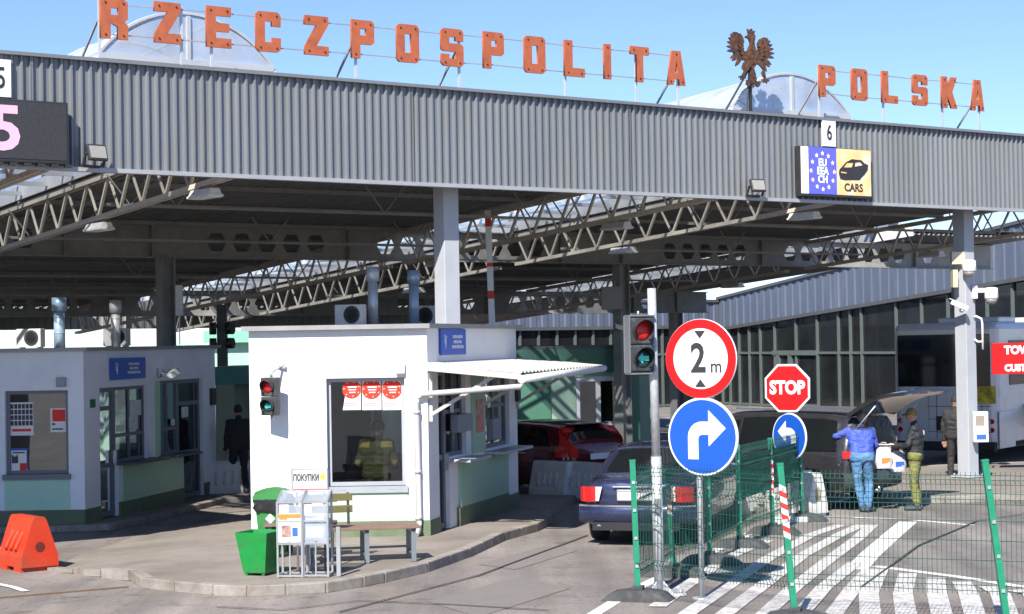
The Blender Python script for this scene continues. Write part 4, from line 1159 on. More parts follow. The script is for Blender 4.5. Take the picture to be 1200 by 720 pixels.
# two signal head on a bracket (used at the white booth and on the grey pole)
def signal_head(r, w_=.36, h=.80):
    b = MB(); 
    for k in (0, 1): b.box((0, 0, h * (.25 - .5 * k)), (w_, .2, h * .49), bev=.02)
    b.build("housing", mat("signal_black", (.035, .037, .04), .5, var=.15, dirt=(.10, .10, .10), dscale=6), r)
    for k, (nm, c, e) in enumerate((("red_light", (.45, .015, .015), ((1, .03, .02), .02)), ("green_arrow_light", (.02, .05, .05), None))):
        z = h * (.25 - .5 * k)
        b = MB(); b.lathe([(.001, -.135), (.08, -.128), (.125, -.105), (.125, -.08)], (0, 0, z), 'Y', 24)
        lo = b.build(nm, mat("lens_" + nm, c, .3, var=.25, scale=6, emit=e), r)
        if k == 1:
            b = MB(); b.addmesh(poly_mesh([[(-.08, 0), (-.01, .07), (-.01, .03), (.08, .03), (.08, -.03), (-.01, -.03), (-.01, -.07)]], .003), fr(0, -.139, z)); b.build("arrow", mat("teal_glow", (.05, .45, .45), .4, emit=((.05, .7, .65), .06)), lo)
        # cowl visor: upper three quarters of a tube
        b = MB(); rows = []
        for j in range(19):
            a = R(-50 + 280 * j / 18)
            x, zz = .14 * math.cos(a), .14 * math.sin(a)
            dep = .11 + .09 * max(0, math.sin(a))
            rows.append([(x, -.10, z + zz), (x * 1.01, -.10 - dep, z + zz)])
        b.grid(rows); b.build("visor", MATS["signal_black"], r, fix=False)
s, z = FR.sz(320, 464)
tl1 = thing("traffic_light", "two lamp traffic light on a bracket on the white booth's front wall", "traffic light", A + FR.pt(s, z, .42) - Vector((0, 0, 0)), R(-20))
tl1.location = Vector((A.x, A.y, 0)) + FR.pt(s, z, .30)
signal_head(tl1)
tl1.scale = (.72, .72, .72)
b = MB(); b.cyl((0, .05, .40), (0, .05, .52), .03, n=10); b.cyl((0, .05, .5), (.06, .40, .62), .025, n=10); b.box((.06, .405, .62), (.18, .02, .10)); b.cyl((0, .05, -.5), (0, .05, -.4), .03, n=10); b.build("bracket", STEEL, tl1)
# ================================================================== BUILDINGS BEHIND
CLAD = mat("blue_grey_cladding", (.115, .14, .19), .5, .2, var=.08, scale=.6, stretch=(1, 1, .3), dirt=(.17, .19, .23), dscale=.8)
MULL = mat("green_grey_mullion", (.115, .14, .132), .45, .1, var=.06)
FACG = mat("facade_glass", (.016, .018, .02), .05, var=.5, scale=.5, spec=.45, bump=.15, bscale=.6)
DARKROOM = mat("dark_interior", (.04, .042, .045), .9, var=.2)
def facade(root, a, c, zb, zt0, zt1, zc, mulls, panels=(), per=.35):
    """glazed front from a to c (world): glass zb..zt, ribbed cladding zt..zc (zt, zc may slope from a to c)"""
    F = Face(a, c, Vector((0, 0, 0))); L = F.L
    zt = lambda s: zt0 + (zt1 - zt0) * s / L
    zcc = lambda s: zc[0] + (zc[1] - zc[0]) * s / L
    b = MB(); xs = []
    k = int(L / per)
    for i in range(k):
        for q, o in ((0, .16), (.4, .16), (.5, .2), (.9, .2)): xs.append(((i + q) * L / k, o))
    xs.append((L, .16))
    b.grid([[F.pt(s, zt(s), o) for s, o in xs], [F.pt(s, zcc(s), o) for s, o in xs]], smooth=False)
    b.build("cladding", CLAD, root)
    b = MB(); b.bar(F.pt(0, zcc(0), .12), F.pt(L, zcc(L), .12), .3, .12); b.bar(F.pt(0, zt(0) - .05, .1), F.pt(L, zt(L) - .05, .1), .26, .14); b.build("trim", mat("dark_trim", (.10, .105, .11), .5, .2), root)
    b = MB(); b.quad([F.pt(0, zb, 0), F.pt(L, zb, 0), F.pt(L, zt(L), 0), F.pt(0, zt(0), 0)]); b.build("glazing", FACG, root)
    b = MB()
    for s in mulls: F.block(b, s - .05, s + .05, zb, zt(s), -.03, .09)
    for z in (zb + .08, 2.35): F.block(b, 0, L, z - .05, z + .05, -.03, .07)
    b.build("mullions", MULL, root)
    return F
ra, rb = P(1290, 300, 62), P(846, 400, 86)
bld = thing("terminal_building", "long glazed terminal with blue grey ribbed cladding beyond the canopy, right", "building")
zN = P(1200, 320, 66).z; zF = P(848, 385, 86).z; zNt = P(1200, 252, 66).z; zFt = P(848, 350, 86).z
Fr = Face(rb, ra, Vector((0, 0, 0)))
ml = []
for px in (848, 857, 868, 880, 893, 910, 935, 960, 985, 999, 1012, 1053, 1083, 1114, 1160, 1190, 1230): ml.append(Fr.sz(px, 450)[0])
facade(bld, rb, ra, 0, zF, zN + (zN - zF) * .06, (zFt, zNt + .1), ml, per=.6)
b = MB()
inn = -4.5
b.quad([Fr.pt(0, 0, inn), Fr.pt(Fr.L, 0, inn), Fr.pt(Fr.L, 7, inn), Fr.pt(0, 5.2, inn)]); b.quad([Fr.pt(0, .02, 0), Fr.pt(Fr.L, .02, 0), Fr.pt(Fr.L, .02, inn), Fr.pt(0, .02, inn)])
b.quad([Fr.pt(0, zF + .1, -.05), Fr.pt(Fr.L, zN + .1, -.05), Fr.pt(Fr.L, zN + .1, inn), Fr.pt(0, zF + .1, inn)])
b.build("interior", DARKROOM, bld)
# the front door frames and the pale posters seen behind the glass
b = MB()
for px in (914, 928): 
    s = Fr.sz(px, 450)[0]; Fr.block(b, s - .12, s + .12, 0, 2.3, -.02, .12)
s0, s1 = Fr.sz(908, 450)[0], Fr.sz(960, 450)[0]; Fr.block(b, s0, s1, 2.25, 2.45, -.02, .12); Fr.block(b, s0, s1, .05, .2, -.02, .11)
b.build("door_frame", MULL, bld)
b = MB()
for px, z0, z1, w_ in ((862, .3, 2.0, .8), (900, .2, 1.7, 1.0), (925, 2.6, 3.4, 1.2), (990, .4, 1.2, .8)):
    s = Fr.sz(px, 450)[0]; Fr.block(b, s - w_, s + w_, z0, z1, -1.6, -1.5)
b.build("inner_boards", mat("inner_pale", (.34, .36, .30), .7, var=.25, scale=3), bld)
# far wing closing the view
wing = thing("terminal_building", "farther glazed terminal wing closing the view under the dark canopy", "building")
wa, wb = P(470, 400, 76), P(852, 400, 86.4)
zt = P(700, 383, 80).z; zc = P(700, 366, 80).z
Fw = Face(wa, wb, Vector((0, 0, 0)))
facade(wing, wa, wb, 0, zt, zt, (zc + .5, zc + .5), [i * Fw.L / 18 for i in range(19)], per=.6)
b = MB(); b.quad([Fw.pt(0, 0, -4), Fw.pt(Fw.L, 0, -4), Fw.pt(Fw.L, 5, -4), Fw.pt(0, 5, -4)]); b.build("interior", mat("bright_interior", (.45, .47, .48), .9, var=.3, scale=.4), wing)
# green control building in the lanes
gbx = thing("control_building", "green panelled control building behind the dark red car", "building")
g0, g1 = P(523, 600, 45), P(742, 600, 46.5)
Fg = Face(Vector((g0.x, g0.y, 0)), Vector((g1.x, g1.y, 0)), Vector((0, 0, 0)))
zt = Fg.sz(680, 409)[1]; zm = Fg.sz(680, 437)[1]
wg = Fg.rect(675, 741, 441, 500)
b = MB(); Fg.wall(b, 0, zm, .25, [wg]); 
dB = Fg.n * -7
b.build("wall", mat("pale_green_wall", (.30, .43, .34), .7, var=.06, scale=2, dirt=(.24, .36, .28), dscale=.9), gbx)
b = MB(); Fg.block(b, 0, Fg.L, zm, zt, -.25, .06); Fg.block(b, -.2, 0, 0, zt, -7, .06); Fg.block(b, Fg.L, Fg.L + .2, 0, zt, -7, .06); Fg.block(b, Fg.sz(560, 480)[0], Fg.sz(645, 480)[0], 0, zm - .01, 0, .05)
b.build("green_cladding", mat("deep_green_panel", (.07, .19, .13), .5, var=.12, scale=1.2), gbx)
b = MB(); b.prism([Fg.pt(-.2, zt, .05), Fg.pt(Fg.L + .2, zt, .05), Fg.pt(Fg.L + .2, zt, -7), Fg.pt(-.2, zt, -7)], (0, 0, .08)); b.build("roof", MATS["dark_trim"], gbx)
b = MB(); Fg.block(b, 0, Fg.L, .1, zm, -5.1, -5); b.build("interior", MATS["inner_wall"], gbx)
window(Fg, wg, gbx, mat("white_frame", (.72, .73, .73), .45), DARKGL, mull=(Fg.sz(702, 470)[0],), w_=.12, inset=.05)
s0, s1 = Fg.sz(764, 480)[0], Fg.sz(764, 480)[0]
gb2 = thing("partition_wall", "pale green wall panel between the dark column and the signpost", "wall")
q0, q1 = P(740, 600, 47), P(764, 600, 47.2)
F3 = Face(Vector((q0.x, q0.y, 0)), Vector((q1.x, q1.y, 0)), Vector((0, 0, 0)))
b = MB(); F3.wall(b, 0, F3.sz(752, 440)[1], .25, []); b.build("panel", MATS["pale_green_wall"], gb2)
b = MB(); F3.block(b, -.0, F3.L, F3.sz(752, 440)[1], F3.sz(752, 440)[1] + .08, -.3, .03); b.build("coping", MATS["dark_trim"], gb2)
# green buildings beyond on the left
MINTR = mat("mint_roof", (.20, .47, .34), .5, var=.06)
for (px0, px1, pyT, pyE, Y, lab) in ((206, 262, 388, 405, 92, "mint green gabled building far beyond the canopy, left of the signal pole"), (250, 330, 388, 402, 84, "lighter green flat building far behind the white booth's left edge")):
    r = thing("green_building", lab, "building")
    a, c = P(px0, 500, Y), P(px1, 500, Y); a.z = c.z = 0; Fq = Face(a, c, Vector((0, 0, 0)))
    zE = P(px0, pyE, Y).z; zR = P(px0, pyT, Y).z
    b = MB(); b.prism([Fq.pt(0, 0, 0), Fq.pt(Fq.L, 0, 0), Fq.pt(Fq.L, zE, 0), Fq.pt(0, zE, 0)], (0, 9, 0)); b.build("wall", GREENP if Y > 90 else mat("mint_wall", (.33, .55, .42), .7, var=.05), r)
    b = MB(); 
    if Y > 90: b.prism([Fq.pt(-.4, zE, .3), Fq.pt(Fq.L + .4, zE, .3), Fq.pt(Fq.L + .4, zR, 0)], (0, 9, 0))
    else: b.box(tuple(Fq.pt(Fq.L / 2, (zE + zR) / 2, -4)), (Fq.L + .6, 9, zR - zE))
    b.build("roof", MINTR, r)
    b = MB()
    for k in range(3): Fq.block(b, Fq.L * (.12 + .3 * k), Fq.L * (.3 + .3 * k), .9, 2.0, 0, .03)
    b.build("window", mat("far_window", (.05, .07, .08), .1), r)
# teal panel block and open passage between the booths
tp = thing("green_cabin", "teal topped cabin in the passage between the two booths", "cabin")
a, c = P(250, 500, 43), P(300, 500, 43); a.z = c.z = 0; Ft = Face(a, c, Vector((0, 0, 0)))
b = MB(); zt, zb_ = Ft.sz(270, 430)[1], Ft.sz(270, 451)[1]; Ft.block(b, 0, Ft.L, zb_, zt, -3, 0); b.build("top_panel", mat("teal_panel", (.07, .24, .22), .5, var=.1), tp)
b = MB(); Ft.block(b, .05, Ft.sz(275, 500)[0], 0, zb_, -3, -.05); b.build("wall", mat("olive_wall", (.28, .32, .24), .7, var=.08), tp)
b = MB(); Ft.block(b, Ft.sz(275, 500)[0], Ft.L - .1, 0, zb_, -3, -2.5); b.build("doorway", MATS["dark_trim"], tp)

# far tree line and low hedge seen through the gaps, horizon
TL = mat("far_foliage", (.055, .06, .038), .9, var=.4, scale=.8)
TRK = mat("bark", (.10, .08, .06), .9, var=.2)
def tree(x, y, h, lab, seed):
    rnd = random.Random(seed)
    r = thing("bare_tree", lab, "tree", (x, y, 0), 0, "trees far beyond the border canopy")
    b = MB(); b.cyl((0, 0, 0), (rnd.uniform(-.2, .2), 0, h * .55), .18, .08, n=8)
    limbs = []
    for k in range(9):
        z = h * rnd.uniform(.25, .6); a = rnd.uniform(0, 6.28); l = h * rnd.uniform(.2, .4)
        e = Vector((math.cos(a) * l * .6, math.sin(a) * l * .6, z + l)); b.cyl((0, 0, z), e, .06, .02, n=5); limbs.append(e)
    b.build("trunk", TRK, r)
    b = MB()
    for k in range(420):
        e = rnd.choice(limbs) + Vector((rnd.gauss(0, h * .10), rnd.gauss(0, h * .10), rnd.gauss(0, h * .10)))
        s = rnd.uniform(.12, .32); q = [Vector((rnd.uniform(-1, 1), rnd.uniform(-1, 1), rnd.uniform(-1, 1))) * s for _ in range(3)]
        b.quad([e + q[0], e + q[1], e + q[2]])
    b.build("crown", TL, r)
    p = P(px, 410, Y); tree(p.x, p.y, h, lab, k)

# ================================================================== STREET FURNITURE
# signpost with traffic light
GALV = mat("pole_galv", (.55, .57, .58), .45, .35, var=.16, scale=18, dirt=(.40, .41, .42), dscale=8)
pb = G(773, 697); ptop = P(769, 338, pb.y)
pole = thing("signal_pole", "tall galvanised pole bolted to a flange in front of the mesh fence", "pole", (pb.x, pb.y, 0))
b = MB(); b.cyl((0, 0, .02), (-.012, 0, ptop.z * .45), .062, n=18); b.cyl((-.012, 0, ptop.z * .45), (-.03, 0, ptop.z), .052, n=18); b.build("shaft", GALV, pole)
b = MB(); b.box((.05, 0, .02), (.5, .42, .03), bev=.005)
for a in range(4): b.prism([(.06 * math.cos(R(90 * a + 45)), .06 * math.sin(R(90 * a + 45)), .03), (.2 * math.cos(R(90 * a + 45)), .2 * math.sin(R(90 * a + 45)), .03), (.06 * math.cos(R(90 * a + 45)), .06 * math.sin(R(90 * a + 45)), .16)], (.012, .0, 0))
for sx in (-.16, .24):
    for sy in (-.15, .15): b.cyl((sx, sy, .03), (sx, sy, .08), .02, n=6)
b.build("base_flange", GALV, pole)
b = MB(); b.box((-.012, -.062, 1.05), (.07, .01, .2), bev=.003); b.build("hatch", mat("hatch_dark", (.2, .21, .22), .5, .3), pole)
tq = P(750, 404, pb.y - .06)
tl2 = thing("traffic_light", "grey framed two lamp traffic light fixed to the tall galvanised pole", "traffic light", tq, R(14)); tl2.scale = (.84, .9, .93)
signal_head(tl2, .36, .70)
b = MB(); b.box((0, .12, 0), (.40, .04, .74), bev=.01); b.box((0, -.0, .37), (.39, .22, .02)); b.box((0, 0, -.37), (.39, .22, .02)); b.box((-.19, -.02, 0), (.02, .2, .72)); b.build("back_plate", mat("signal_grey", (.17, .18, .20), .5, .2, var=.08), tl2)
b = MB(); b.bar((.1, .1, .33), (.22, .06, .33), .03); b.bar((.1, .1, -.33), (.22, .06, -.33), .03); b.cyl((-.02, 0, .37), (-.02, 0, .43), .015, n=6); b.build("bracket", STEEL, tl2)
# second pole with the height limit and the turn sign
REFLR = mat("sign_red", (.52, .004, .004), .35, var=.03)
REFLB = mat("sign_blue_bright", (.010, .085, .44), .35, var=.03)
SGW = mat("sign_face_white", (.78, .79, .80), .35, var=.02)
SGK = mat("sign_face_black", (.03, .03, .032), .5, var=.05)
sp = G(823, 703)
spole = thing("sign_post", "thin grey tube post carrying the 2 m and the right turn sign", "post", (sp.x, sp.y, 0))
b = MB(); b.cyl((0, .06, 0), (0, .06, P(820, 376, sp.y).z), .034, n=14); b.cyl((0, .06, 0), (0, .06, .02), .11, n=14); b.build("tube", GALV, spole)
def disc_sign(name, lab, c, hz, rx, rz, layers, par=None):
    r = thing(name, lab, "sign", c, rz)
    b = MB(); b.lathe([(rx * .97, .0), (rx, .006), (rx, .02), (rx * .9, .024)], (0, 0, 0), 'Y', 48); b.build("panel", [mat("sign_rim", (.70, .72, .73), .4, .3)], r)
    b = MB(); 
    for z in (-rx * .45, rx * .45): b.box((0, .035, z), (rx * 1.1, .03, .04))
    b.build("rear_rail", STEEL, r)
    for k, (nm, m, loops) in enumerate(layers):
        b = MB(); b.addmesh(poly_mesh(loops, .0012) if not isinstance(loops, bpy.types.Mesh) else loops, fr(0, -.003 - .003 * k, 0)); b.build(nm, m, r)
    return r
yaw = R(-33)
c1 = P(821, 420.5, sp.y - .03); r1 = (P(821, 374, sp.y).z - P(821, 467.5, sp.y).z) / 2
two = text_mesh("2", r1 * 1.02, .0012, .012, sx=.85)
mm = text_mesh("m", r1 * .48, .0012, .002, sx=.9)
def tm(me, x, y): me.transform(Matrix.Translation((x, y, 0))); return me
disc_sign("height_limit_sign", "round white 2 m height limit sign with a red rim", c1, 0, r1, yaw, [
    ("red_rim", REFLR, [circle_pts(r1 * .985, 56), circle_pts(r1 * .76, 56)]), ("field", SGW, [circle_pts(r1 * .76, 56)]),
    ("numeral", SGK, tm(two, -r1 * .06, -r1 * .02)), ("unit", SGK, tm(mm, r1 * .44, -r1 * .20)),
    ("arrows", SGK, [[(-r1 * .15, r1 * .70), (r1 * .15, r1 * .70), (0, r1 * .51)]]),
    ("arrows", SGK, [[(-r1 * .15, -r1 * .70), (r1 * .15, -r1 * .70), (0, -r1 * .51)]])])
c2 = P(823.5, 512, sp.y - .035); r2 = (P(823, 466, sp.y).z - P(823, 558, sp.y).z) / 2
q = r2
bend = []
arrow = [(-.42, -.52), (-.42, .06)] + [(-.42 + .40 * (1 - math.cos(R(a))), .06 + .40 * math.sin(R(a))) for a in (20, 40, 60, 80, 90)] + [(.18, .46), (.18, .76), (.68, .29), (.18, -.18), (.18, .12), (.06, .12)] + [(-.02 - .10 * math.sin(R(a)), .02 + .10 * math.cos(R(a))) for a in (0, 45, 90)] + [(-.12, -.52)]
disc_sign("turn_sign", "round blue sign with a white arrow bending right, under the 2 m sign", c2, 0, r2, yaw, [
    ("rim", SGW, [circle_pts(q * .985, 56), circle_pts(q * .94, 56)]), ("field", REFLB, [circle_pts(q * .94, 56)]), ("arrow", SGW, [[(x * q * .98, y * q * .98 - .03) for x, y in arrow]])])
# stop sign
st = G(926, 612)
spole2 = thing("sign_post", "grey post behind the fence carrying the STOP and the left turn sign", "post", (st.x, st.y, 0))
b = MB(); b.cyl((0, .06, .0), (0, .06, P(922, 430, st.y).z), .035, n=12); b.box((0, .06, .05), (.55, .5, .1), bev=.02); b.build("tube", GALV, spole2)
c3 = P(922.5, 455, st.y - .03); r3 = (P(922, 427, st.y).z - P(922, 483, st.y).z) / 2 / math.cos(R(22.5))
r = thing("stop_sign", "red octagonal STOP sign beyond the mesh fence", "sign", c3, R(-30))
oc = lambda k: [(k * math.cos(R(22.5 + 45 * i)), k * math.sin(R(22.5 + 45 * i))) for i in range(8)]
b = MB(); b.addmesh(poly_mesh([oc(r3)], .009), fr(0, .01, 0)); b.build("panel", SGW, r)
b = MB(); b.addmesh(poly_mesh([oc(r3 * .92)], .0012), fr(0, -.003, 0)); b.build("field", REFLR, r)
b = MB(); b.addmesh(text_mesh("STOP", r3 * .70, .0012, .013, sx=.86), fr(0, -.007, 0)); b.build("lettering", SGW, r)
c4 = P(925, 512, st.y - .03); r4 = (P(925, 484, st.y).z - P(925, 540, st.y).z) / 2
q = r4
disc_sign("turn_sign", "round blue sign with a white arrow bending left, under the STOP sign", c4, 0, r4, R(-54), [
    ("rim", SGW, [circle_pts(q * .985, 56), circle_pts(q * .94, 56)]), ("field", REFLB, [circle_pts(q * .94, 56)]), ("arrow", SGW, [[(-x * q * .98, y * q * .98 - .03) for x, y in arrow][::-1]])])

# ------------------------------------------------------------------ mesh fence
GRN = mat("green_powder_coat", (.012, .22, .12), .45, var=.12, scale=8, dirt=(.03, .20, .13), dscale=5)
GRW = mat("green_wire", (.008, .07, .05), .5, var=.1)
BANDW = mat("band_white", (.78, .77, .75), .5); BANDR = mat("band_red", (.62, .03, .02), .5)
def fpost(base, top, lab, foot=True, band=None):
    base = Vector((base.x, base.y, 0)); top = Vector(top)
    r = thing("fence_post", lab, "fence post", base, 0, "green posts of the mesh fence")
    v = top - base
    b = MB(); b.bar((0, 0, .02), v, .065, .065, up=(0, 1, 0)); b.bar(v, v + v.normalized() * .02, .072, .072, up=(0, 1, 0)); b.build("upright", GRN, r)
    b = MB()
    for k in range(4): 
        p = v * (.25 + .2 * k); b.box((p.x, p.y - .036, p.z), (.035, .02, .035))
    b.build("clamp", STEEL, r)
    if band:
        b = MB(); n = 9
        for k in range(n):
            s0 = band[0] + (band[1] - band[0]) * k / n; s1 = band[0] + (band[1] - band[0]) * (k + 1) / n
            p0, p1 = v * s0, v * s1; x = .036
            b.quad([(p0.x - x, p0.y - x, p0.z), (p0.x + x, p0.y - x, p0.z - .035), (p1.x + x, p1.y - x, p1.z - .035), (p1.x - x, p1.y - x, p1.z)], m=k % 2)
        b.build("reflective_band", [BANDW, BANDR], r)
    if foot:
        b = MB(); b.M = Matrix.Rotation(R(-18), 4, 'Z')
        b.prism([(-.42, -.16, 0), (.42, -.16, 0), (.30, -.16, .10), (.1, -.16, .13), (-.1, -.16, .13), (-.30, -.16, .10)], (0, .34, 0)); b.box((0, .01, .15), (.13, .13, .05), bev=.01)
        b.build("rubber_foot", RUBBER, r)
    return r
def fpanel(a, c, z0, z1, lab, lean=0.0):
    a, c = Vector((a.x, a.y, 0)), Vector((c.x, c.y, 0)); d = (c - a); L = d.length; d.normalize(); nn = Vector((d.y, -d.x, 0))
    r = thing("mesh_fence_panel", lab, "fence panel", a, 0, "green wire mesh fence panels")
    h = z1 - z0
    prof = [(0, 0), (.06, .0), (.10, .035), (.14, 0), (h - .30, 0), (h - .26, .035), (h - .22, 0), (h - .10, 0), (h - .06, .035), (h - .02, 0), (h + .02, 0)]
    b = MB(); m = int(L / .05)
    for i in range(m + 1):
        s = L * i / m; wv = .004 * math.sin(s * 5)
        pts = [d * s + nn * (o + wv + lean * zz) + Vector((0, 0, z0 + zz)) for zz, o in prof]
        for p, q in zip(pts, pts[1:]): b.bar(p, q, .0048, .0048, up=d)
    b.build("vertical_wires", GRW, r)
    b = MB()
    for zz, o in ((.04, 0), (.10, .035), (.15, 0), (.35, 0), (.55, 0), (.75, 0), (h - .31, 0), (h - .26, .035), (h - .2, 0), (h - .11, 0), (h - .06, .035), (h - .015, 0)):
        b.bar(nn * (o + .005 + lean * zz) + Vector((0, 0, z0 + zz)), d * L + nn * (o + .005 + lean * zz) + Vector((0, 0, z0 + zz)), .0065, .0065)
    b.build("horizontal_wires", GRW, r)
    return r
pA = G(748, 704); pB = P(932, 722, 20.1); pB.z = 0; pC = P(1181, 722, 19.2); pC.z = 0
pD = P(1420, 722, 18.3); pD.z = 0
def gpost(px, py): return G(px, py)
fpost(pA, P(741, 541, pA.y), "nearest fence post, at the corner left of the tall pole, standing on a rubber block")
fpost(pB, P(914, 545, pB.y), "leaning fence post with a red and white band right of the turn sign", True, (.55, .88))
fpost(pC, P(1154, 541, pC.y), "leaning plain green fence post at the right edge of the picture", True)
fp = [(790, 676, 782, 556, (.62, .92), "fence post with a red and white band beside the blue sedan"), (832, 661, 829, 556, None, "plain fence post right below the blue right turn sign"), (867, 642, 864, 523, None, "plain fence post in front of the white concrete-like barrier"),
      (906, 626, 902, 515, (.42, .80), "fence post with a red and white band just left of the STOP sign"), (940, 611, 937, 511, None, "last plain fence post, just right of the left turn sign")]
bases = [pA]
for x0, y0, x1, y1, bd, lab in fp:
    g_ = G(x0, y0); bases.append(g_); fpost(g_, P(x1, y1, g_.y), lab, True, bd)
sA, sB = pA, bases[5]
labs = ["side mesh panel from the corner post to the banded post by the sedan", "side mesh panel behind the turn sign post", "side mesh panel left of the white barrier", "side mesh panel in front of the white barrier", "last side mesh panel, under the STOP sign"]
for k in range(5): fpanel(bases[k], bases[k + 1], .26, 1.46, labs[k])
fpanel(pA, pB, .34, 1.57, "front mesh panel between the corner post and the leaning banded post", -.02)
fpanel(pB, pC, .38, 1.61, "wide front mesh panel between the two leaning posts", -.03)
fpanel(pC, pD, .38, 1.61, "front mesh panel cut by the right edge of the picture", -.03)
# green screen on the far side panels
b = MB()
for k in (3, 4):
    a, c = bases[k], bases[k + 1]; d = (c - a); 
    b.bar((a.x, a.y + .05, 1.0), (c.x, c.y + .05, 1.0), .006, .62)
tag(b.build("privacy_screen", mat("green_netting", (.015, .20, .11), .7, var=.3, scale=12, dirt=(.02, .12, .08), dscale=6)), "green netting tied behind the far side fence panels", "screen")

# ------------------------------------------------------------------ barriers
def barrier(m, L=1.15, h=.95, wb=.62, wt=.30, slots=4, cap=None, hole=True):
    """water filled traffic barrier: tapered body with vertical flutes, feet and end holes"""
    r = thing("traffic_barrier", "", "barrier"); 
    b = MB()
    def ring(x): return [(x, -wb / 2, .06), (x, wb / 2, .06), (x, wb / 2, .20), (x, wt / 2, h - .04), (x, wt / 2 - .03, h), (x, -wt / 2 + .03, h), (x, -wt / 2, h - .04), (x, -wb / 2, .20)]
    secs = [(-L / 2, 1.0), (-L / 2 + .1, 1)]
    n = slots
    xs = [-L / 2]
    step = (L - .3) / n
    for i in range(n):
        x0 = -L / 2 + .15 + step * i
        xs += [x0 + step * .2, x0 + step * .3, x0 + step * .7, x0 + step * .8]
    xs.append(L / 2)
    rows = []
    for k, x in enumerate(xs):
        rg = ring(x)
        if k % 4 in (2, 3) and 0 < k < len(xs) - 1:
            pass
        rows.append(rg)
    for k in range(len(xs) - 1):
        for j in range(8):
            a = [rows[k][j], rows[k][(j + 1) % 8], rows[k + 1][(j + 1) % 8], rows[k + 1][j]]
            b.quad(a)
    bmesh.ops.remove_doubles(b.bm, verts=b.bm.verts, dist=1e-4)
    f0 = [v for v in b.bm.verts]
    b.quad(ring(-L / 2)); b.quad(ring(L / 2)); bmesh.ops.remove_doubles(b.bm, verts=b.bm.verts, dist=1e-4)
    b.box((-L * .3, 0, .03), (L * .3, wb, .06)); b.box((L * .3, 0, .03), (L * .3, wb, .06))
    for sy in (-1, 1):
        for i in range(n):
            x = -L / 2 + .15 + step * (i + .5)
            y0, y1 = sy * (wb / 2 - (wb - wt) / 2 * .22 + .012), sy * (wb / 2 - (wb - wt) / 2 * .78 + .012)
            b.tube([(x, y0 * .98, .28), (x, y0, .32), (x, y1, h - .24), (x, y1 * .96, h - .2)], step * .2, 8)
    b.build("body", m, r)
    for sx in (-1, 1): b = MB(); b.cyl((sx * (L / 2 - .01), 0, h * .45), (sx * (L / 2 + .004), 0, h * .45), .07, n=18); b.build("end_hole", cap or BLACKP, r)
    return r
BOR = mat("orange_plastic", (.54, .038, .009), .5, var=.10, scale=4, dirt=(.30, .06, .025), dscale=3.5, dlo=.46, dhi=.72)
BWH = mat("barrier_white", (.66, .65, .62), .6, var=.08, scale=5, dirt=(.42, .40, .36), dscale=3)
o1 = barrier(BOR, .78, .74, .54, .20, 3, mat("dark_red_hole", (.12, .012, .008), .7))
p = G(38, 671); o1.location = (p.x - .16, p.y + .42, 0.0); o1.rotation_euler.z = R(-52); o1["label"] = "bright orange plastic traffic barrier with a round hole at the far left"
wbar = barrier(BWH, .95, .74, .46, .22, 4, mat("tan_hole", (.30, .24, .14), .7))
p = G(650, 586); wbar.location = (p.x, p.y, 0); wbar.rotation_euler.z = R(-48); wbar["label"] = "fluted white barrier with a diamond mark between the booth and the sedan"; wbar["group"] = "white traffic barriers"
b = MB(); b.quad([(.482, -.0, .32), (.482, -.08, .42), (.482, 0, .52), (.482, .08, .42)]); b.build("diamond_mark", mat("sand_mark", (.42, .36, .22), .7), wbar)
for px, py, rz, lab in ((690, 588, -48, "white barrier half hidden by the blue sedan's rear wing"), (850, 602, -55, "white barrier behind the mesh fence, right of the turn sign"), (880, 592, -55, "white barrier behind the fence, next after the turn sign's one"), (935, 604, -52, "white barrier just right of the STOP sign, in front of the dark minivan"), (928, 600, -62, "white barrier hidden mostly by the left turn sign's post"), (716, 590, -48, "white barrier mostly hidden by the blue sedan's boot")):
    p = G(px, py); copy_tree(wbar, None, (p.x, p.y, 0), R(rz), lab)
for px, py, rz, lab in ((268, 583, 10, "white barrier in the shaded passage between the booths"),):
    p = G(px, py); copy_tree(wbar, None, (p.x, p.y, 0), R(rz), lab)

# ------------------------------------------------------------------ things on the island
IZ = .13
BINM = mat("bin_green", (.010, .23, .045), .4, var=.08, scale=5, dirt=(.05, .13, .045), dscale=4)
p = G(305, 673, IZ)
r = thing("litter_bin", "open bright green tapered metal litter bin on the island kerb", "bin", (p.x, p.y, IZ), R(-22)); r.scale = (.92, .92, .83)
b = MB()
def frust(b, x0, y0, x1, y1, z0, z1, th=0.0):
    lo = [(-x0, -y0, z0), (x0, -y0, z0), (x0, y0, z0), (-x0, y0, z0)]; hi = [(-x1, -y1, z1), (x1, -y1, z1), (x1, y1, z1), (-x1, y1, z1)]
    for i in range(4): b.quad([lo[i], lo[(i + 1) % 4], hi[(i + 1) % 4], hi[i]])
    return lo, hi
lo, hi = frust(b, .17, .17, .25, .25, .04, .66); b.quad(lo[::-1])
li, hh = frust(b, .16, .16, .24, .24, .06, .66)
for i in range(4): b.quad([hi[i], hi[(i + 1) % 4], hh[(i + 1) % 4], hh[i]])
b.build("body", BINM, r)
b = MB()
for sx in (-1, 1):
    for sy in (-1, 1): b.box((sx * .13, sy * .13, .02), (.04, .04, .04))
b.build("foot", BINM, r)
